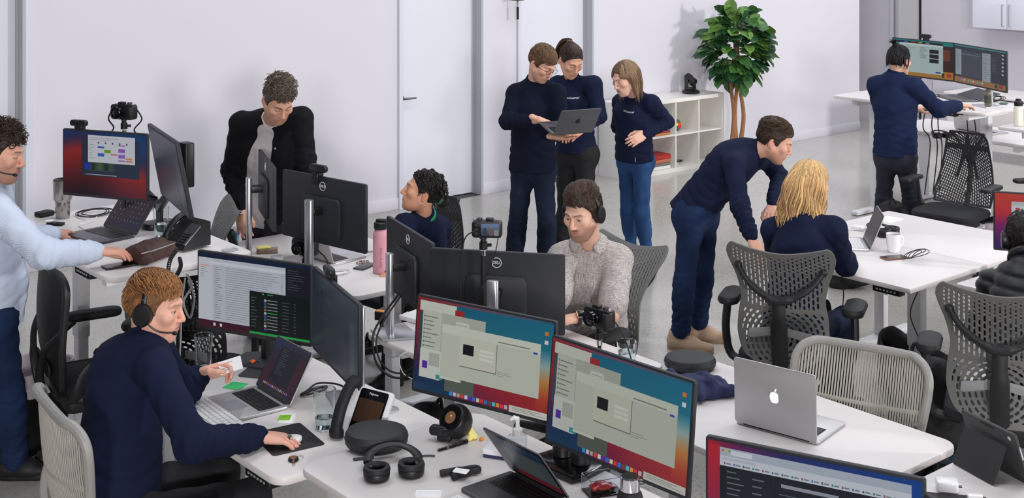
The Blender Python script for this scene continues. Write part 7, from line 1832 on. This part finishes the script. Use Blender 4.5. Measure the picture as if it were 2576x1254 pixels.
def book(label, x, y, z, sx, sy, sz, rgb, rz=0.0, group='books in the cube shelf'):
    b = thing('book', label, 'book', (x, y, z), rz, group); m = mat('cover_%d_%d_%d' % rgb, rgb, .5)
    MB().box((0, 0, .0015), (sx, sy, .003)).box((0, 0, sz-.0015), (sx, sy, .003)).box((0, -sy/2+.0015, sz/2), (sx, .003, sz)).build('cover', m, b, smooth=False)
    MB().box((0, .004, sz/2), (sx-.01, sy-.012, sz-.006)).build('pages', 'paper', b, smooth=False); return b
bxx = cm+(xs[1]+xs[2])/2; yy = yf+.14; z = .041
for nm, h_, rgb, wd in (('thick white hardback at the bottom of the shelf stack', .036, (226, 224, 220), .27), ('grey patterned book above the white hardback', .03, (120, 118, 116), .26), ('orange and green patterned book below the red folder', .038, (196, 110, 80), .26), ('red folder on top of the lower shelf stack', .045, (176, 44, 40), .28)):
    book(nm, bxx-.01, yy, z, wd, .21, h_, rgb, random.uniform(-.05, .05)); z += h_+.001
z = SH/2+.009
for nm, h_, rgb in (('orange spined book at the bottom of the upper shelf stack', .026, (200, 130, 70)), ('red spined book above the orange spine', .02, (170, 60, 70)), ('purple book in the upper shelf stack', .026, (104, 80, 150)), ('yellow book on the purple one', .018, (220, 200, 70)), ('dark book on top of the upper shelf stack', .016, (60, 60, 66))):
    book(nm, bxx-.01, yy, z, .27, .20, h_, rgb, random.uniform(-.05, .05)); z += h_+.001
pp = Vector((cm+(xs[2]+xs[3])/2-.01, yf+.16, SH/2+.008)); r = thing('puzzle_ball', 'multicoloured block puzzle ball on the shelf', 'toy', pp, .3)
cols = [('red', (206, 50, 44)), ('yellow', (232, 196, 50)), ('green', (30, 120, 84)), ('blue', (36, 44, 130))]; parts = [MB() for _ in cols]; k = 0
for i in range(6):
    t0, t1 = math.pi*i/6, math.pi*(i+1)/6
    for q in range(8):
        a0, a1 = 2*math.pi*q/8, 2*math.pi*(q+1)/8
        def sp_(t, a, R=.062): return (R*math.sin(t)*math.cos(a), R*math.sin(t)*math.sin(a), .064-R*math.cos(t))
        parts[(q*2+i*3+(q*i) % 2) % 4].add([sp_(t0, a0), sp_(t0, a1), sp_(t1, a1), sp_(t1, a0)], [(0, 1, 2, 3)])
for (nm, rgb), mb_ in zip(cols, parts): mb_.build(nm+'_blocks', mat('toy_'+nm, rgb, .4), r, smooth=False)
tag(MB().ell(pp+Vector((-.13, -.06, .02)), (.022, .022, .022), 16, 10).build('green_ball', mat('toy_green', (20, 100, 70), .3)), 'small green ball beside the block puzzle', 'ball')
pz_ = Vector((cm+(xs[2]+xs[3])/2-.06, yf+.14, .041)); r = thing('cable_adapter', 'white adapter with black cables in the lower shelf cell', 'adapter', pz_); MB().rbox((0, 0, .02), (.09, .06, .04), .01, .004).build('brick', 'white_plastic', r); MB().tube([Vector(q)-pz_ for q in coil(pz_+Vector((.03, -.02, .03)), .05, 3, 4)], .005, 6).build('wires', 'cable_black', r)
# pan-tilt camera on the shelf
pc_ = Vector((wallx(1738, yf+.19), yf+.19, SH+.001)); r = thing('conference_camera', 'black pan-tilt camera standing on the cube shelf', 'camera', pc_, -YAW+.5)
MB().lathe([(.07, 0), (.098, .012), (.10, .022), (.075, .040), (.05, .046)], 32).build('base', 'black_plastic', r)
for sx in (-1, 1): MB().rbox((sx*.052, .01, .10), (.022, .05, .12), .008, .004).build('yoke_arm', 'black_plastic', r)
MB().rbox((0, .01, .055), (.12, .06, .02), .012, .005).build('yoke_base', 'black_plastic', r)
T = Matrix.Translation((0, .005, .150)) @ Matrix.Rotation(.45, 4, 'X') @ Matrix.Rotation(math.pi/2, 4, 'X')
hd_ = MB().lathe([(.02, -.075), (.042, -.065), (.046, -.02), (.040, .03), (.046, .05), (.046, .062), (.036, .064), (.030, .052)], 28).build('camera_head', 'black_plastic', r); hd_.matrix_local = T
MB().lathe([(.029, .05), (.018, .056), (.001, .058)], 24).build('lens', 'lens_glass', r).matrix_local = T
# ------------------------------------------------------------------ fiddle-leaf plant
px0 = wallx(1852, WY-.56); pl0 = Vector((px0, WY-.56, 0)); r = thing('fig_tree', 'tall fiddle-leaf fig with bare trunks beside the cube shelf', 'plant', pl0)
MB().lathe([(.08, 0), (.10, .02), (.115, .24), (.11, .25), (.10, .24)], 28).build('pot', 'white_matte', r); MB().lathe([(.102, .235), (.001, .24)], 24, cap1=False).build('soil', mat('soil', (60, 46, 38), .9), r)
bark = mat('bark', (150, 104, 70), .8, noise=(14, .25, (4, 4, .6)), bump=(40, .5)); rnd = random.Random(21)
for k, (dx, bend) in enumerate(((-.045, .02), (.0, -.015), (.05, .03))):
    e = Vector((CC, -SS, 0)); P = spline([e*dx+Vector((0, 0, .25)), e*(dx+bend)+Vector((0, .0, .55)), e*(dx-bend*.6)+Vector((0, 0, .9)), e*dx*.4+Vector((0, 0, 1.25)), e*dx*.2+Vector((0, 0, 1.7))], 6)
    MB().tube(P, [.026-.0006*i for i in range(len(P))], 9).build('trunk', bark, r)
lf = []
for var in range(3):
    V = []; Fs = []; n_, m_ = 6, 8
    for i in range(m_+1):
        t = i/m_; w_ = .74*(math.sin(math.pi*min(1, t**1.1)))**.55*(.6+.45*t) if 0 < t < 1 else .02
        for q in range(n_+1):
            s_ = (q/n_-.5)*2; wob = .02*math.sin(t*15+var)*abs(s_)
            V.append((s_*w_*.52, t, -.35*t*t*(.6+.4*var/2)+.16*abs(s_)*w_+wob))
    for i in range(m_):
        for q in range(n_): a = i*(n_+1)+q; Fs.append((a, a+1, a+n_+2, a+n_+1))
    lf.append((V, Fs))
lm = []
for nm, rgb in (('leaf_dark', (38, 78, 48)), ('leaf_mid', (60, 104, 52)), ('leaf_light', (96, 134, 60))):
    m = mat(nm, rgb, .38, noise=(6, .25), spec=.5); lm.append(m)
LMESH = {}
for vi in range(3):
    for mi in range(3): me = new_mesh('leaf', lf[vi][0], lf[vi][1], True, 180); me.materials.append(lm[mi]); LMESH[vi, mi] = me
VEIN = mat('leaf_vein', (150, 176, 110), .5); vm = MB().tube([(0, t, -.35*t*t*.8+.006) for t in np.linspace(0, .95, 7)], [.012, .011, .009, .008, .006, .004, .002], 5).mesh('midrib'); vm.materials.append(VEIN)
cc_ = Vector((0, 0, 1.30))
for i in range(280):
    u_ = rnd.uniform(-1, 1); a = rnd.uniform(0, 2*math.pi); rad = rnd.uniform(.25, 1.0)**.6
    d = Vector((math.sqrt(1-u_*u_)*math.cos(a), math.sqrt(1-u_*u_)*math.sin(a), u_)); p = cc_+Vector((d.x*.27*rad, d.y*.27*rad, d.z*.40*rad)); L_ = rnd.uniform(.15, .24)
    fd = (Vector((d.x, d.y, d.z*.45))+Vector((rnd.uniform(-.5, .5), rnd.uniform(-.5, .5), rnd.uniform(-.35, .35)))).normalized(); up = Vector((rnd.uniform(-.3, .3)+d.x*.9, rnd.uniform(-.3, .3)+d.y*.9, .8)); up = (up-fd*up.dot(fd)).normalized(); xx = fd.cross(up)
    M = Matrix((xx, fd, up)).transposed().to_4x4(); M.translation = p; M = M @ Matrix.Scale(L_, 4)
    o = link('leaf', LMESH[rnd.randrange(3), min(2, int(rnd.random()**1.3*3))], None, r); o.matrix_local = M
    link('midrib', vm, None, o)
# ------------------------------------------------------------------ bags, bins, cloth
def blob(lo, hi, h, prims, rip=(.004, 30), cuts=()):
    g = Grid(lo, hi, h)
    for q in prims:
        if q[0] == 'e': g.ell(q[1], q[2], k=q[3] if len(q) > 3 else .03)
        else: g.cone(q[1], q[2], q[3], q[4], .03)
    g.ripple(*rip)
    for p, n in cuts: g.cut(p, n)
    return g.mesh()
bagm = mat('bag_black', (24, 24, 28), .7, noise=(20, .2), bump=(120, .25)); strapm = mat('strap_black', (18, 18, 20), .7)
def backpack(label, p, yaw, tilt, s=1.0, patches=False):
    r = thing('backpack', label, 'backpack', p, 0, 'black backpacks'); r.rotation_euler = (0, tilt, yaw)
    V, Fq = blob((-.2, -.16, -.01), (.2, .2, .52), .011, [('e', (0, 0, .20), (.16, .11, .22)), ('e', (0, .02, .36), (.13, .09, .12)), ('c', (-.11, 0, .06), (.11, 0, .06), .08, .08), ('e', (0, .10, .16), (.12, .05, .12))], (.005, 33), (((0, 0, .004), (0, 0, -1)),))
    link('bag_body', new_mesh('bag', V*s, Fq, True, 180), bagm, r)
    for sx in (-1, 1): MB().tube([Vector(q)*s for q in spline([(sx*.06, -.08, .42), (sx*.09, -.15, .32), (sx*.10, -.15, .16), (sx*.12, -.08, .05)], 5)], .018*s, 8, flat=.3, up=(0, 1, 0)).build('shoulder_strap', strapm, r)
    MB().tube([Vector(q)*s for q in spline([(-.03, -.05, .46), (0, -.06, .51), (.03, -.05, .46)], 5)], .008*s, 8).build('grab_loop', strapm, r)
    MB().tube([Vector(q)*s for q in spline([(-.125, .04, .15), (-.11, .07, .30), (0, .08, .39), (.11, .07, .30), (.125, .04, .15)], 6)], .004*s, 6).build('zip', 'dark_grey', r)
    if patches:
        MB().box((.03, .150, .18), (.07, .006, .035)).build('yellow_patch', mat('patch_yellow', (200, 170, 50), .6), r); MB().box((-.06, .142, .25), (.045, .006, .07)).build('grey_patch', 'print_grey', r)
    return r
bp1 = backpack('black backpack with yellow patch leaning by the topknot person', OX(2152, 9.35), DEG(-215), .25, 1.0, True)
backpack('black backpack behind the topknot person\'s legs', OX(2262, 10.15), DEG(-40), -.15, .95)
bpk = backpack('black backpack lying under the mug desk', OX(2226, 7.4)+Vector((0, 0, .13)), DEG(-100), math.pi/2*.98, 1.05)
backpack('black backpack with a bottle beside the quilted-jacket man\'s chair', OX(2352, 6.22), DEG(150), .12, 1.15)
backpack('black backpack on the floor under the beige-shirted man\'s desk', OX(1062, 5.75), DEG(10), .1, 1.0)
p_ = OX(2380, 5.85); r = thing('sport_bottle', 'dark bottle with loop lid in front of the backpack', 'bottle', p_); MB().lathe([(.036, 0), (.040, .005), (.040, .17), (.034, .19)], 24).build('body', mat('smoke_plastic', (28, 32, 38), .12), r); MB().lathe([(.04, .188), (.041, .192), (.041, .215), (.03, .222)], 24).build('lid', mat('lid_blue', (44, 62, 78), .35), r); MB().tube(spline([(-.02, 0, .22), (-.015, 0, .255), (.015, 0, .255), (.02, 0, .22)], 5), .005, 8).build('loop', 'dark_grey', r)
p_ = OX(2500, 5.95); r = thing('sport_bottle', 'clear blue bottle under the quilted-jacket man\'s chair', 'bottle', p_); MB().lathe([(.036, 0), (.038, .005), (.038, .19), (.03, .2)], 24).build('body', mat('blue_plastic', (30, 80, 190), .1, trans=.4), r); MB().lathe([(.037, .2), (.037, .225), (.02, .23)], 24).build('lid', 'black_plastic', r)
def bin_(label, p, tone, liner, s=1.0, h=.36):
    r = thing('waste_bin', label, 'bin', p, .4, 'waste bins'); a = [(x*s, y*s) for x, y in rrect(.26, .20, .04, 5)]; b_ = [(x*s*1.2, y*s*1.2) for x, y in rrect(.26, .20, .04, 5)]; n = len(a)
    MB().add([(x, y, 0) for x, y in a]+[(x, y, h) for x, y in b_]+[(x*.97, y*.97, h) for x, y in b_]+[(x*.97, y*.97, .01) for x, y in a], [tuple(range(n))[::-1]]+[(i, (i+1) % n, n+(i+1) % n, n+i) for i in range(n)]+[(n+i, n+(i+1) % n, 2*n+(i+1) % n, 2*n+i) for i in range(n)]+[(2*n+i, 2*n+(i+1) % n, 3*n+(i+1) % n, 3*n+i) for i in range(n)]+[tuple(range(3*n, 4*n))]).build('bin_body', tone, r)
    q = []; rr = random.Random(4)
    for k, (sc_, z_) in enumerate(((1.20, h-.10), (1.22, h-.02), (1.23, h+.012), (1.15, h+.008), (1.05, h-.10))): q += [(x*s*sc_/1.0*(1+.02*rr.random()), y*s*sc_*(1+.02*rr.random()), z_-(.03*rr.random() if k == 0 else 0)) for x, y in rrect(.26, .20, .04, 5)]
    MB().add(q, [(k*n+i, k*n+(i+1) % n, (k+1)*n+(i+1) % n, (k+1)*n+i) for k in range(4) for i in range(n)]).build('liner', liner, r); return r
lin_m = mat('liner_film', (226, 214, 220), .35)
bin_('black waste bin with white liner behind the man in jeans', OX(82, 6.5), 'black_plastic', lin_m, 1.1, .40)
bin_('grey waste bin with clear liner under the middle desk', OX(1000, 6.0), 'grey_plastic', mat('liner_clear', (206, 208, 212), .3), .85, .34)
bin_('grey waste bin by the far raised desk leg', OX(2506, 9.6), 'grey_plastic', lin_m, .7, .36)
p_ = on(1745, 985, .731); r = thing('crumpled_hoodie', 'crumpled navy sweatshirt on the silver laptop\'s desk', 'clothing', p_, -YAW)
g = Grid((-.21, -.16, -.02), (.21, .16, .14), .0065)
rn = random.Random(9)
for i in range(22):
    a = Vector((rn.uniform(-.13, .12), rn.uniform(-.09, .09), rn.uniform(.012, .045))); b_ = a+Vector((rn.uniform(-.06, .10), rn.uniform(-.06, .06), rn.uniform(-.02, .03))); g.cone(a, b_, rn.uniform(.018, .034), rn.uniform(.014, .026), .010)
g.ell((0, 0, .01), (.15, .11, .045), k=.02); g.ripple(.003, 70, 2); g.cut((0, 0, .002), (0, 0, -1)); V, Fq = g.mesh(); link('cloth', new_mesh('cloth', V, Fq, True, 180), mat('navy_cloth', (38, 42, 80), .85, bump=(500, .25)), r)
# floor clutter under the far desk
r = thing('power_strip', 'black power strip with plugs under the far raised desk', 'power strip', OX(2420, 10.6)+Vector((0, 0, .001)), .6); MB().rbox((0, 0, .025), (.36, .1, .05), .015, .006).build('strip', 'dark_grey', r)
for i in range(4): MB().rbox((-.12+.08*i, 0, .07), (.03, .03, .04), .006, .003).tube(spline([(-.12+.08*i, 0, .09), (-.10+.08*i, .02, .18), (-.04+.05*i, .06, .22)], 4), .006, 6).build('plug', 'black_plastic', r)
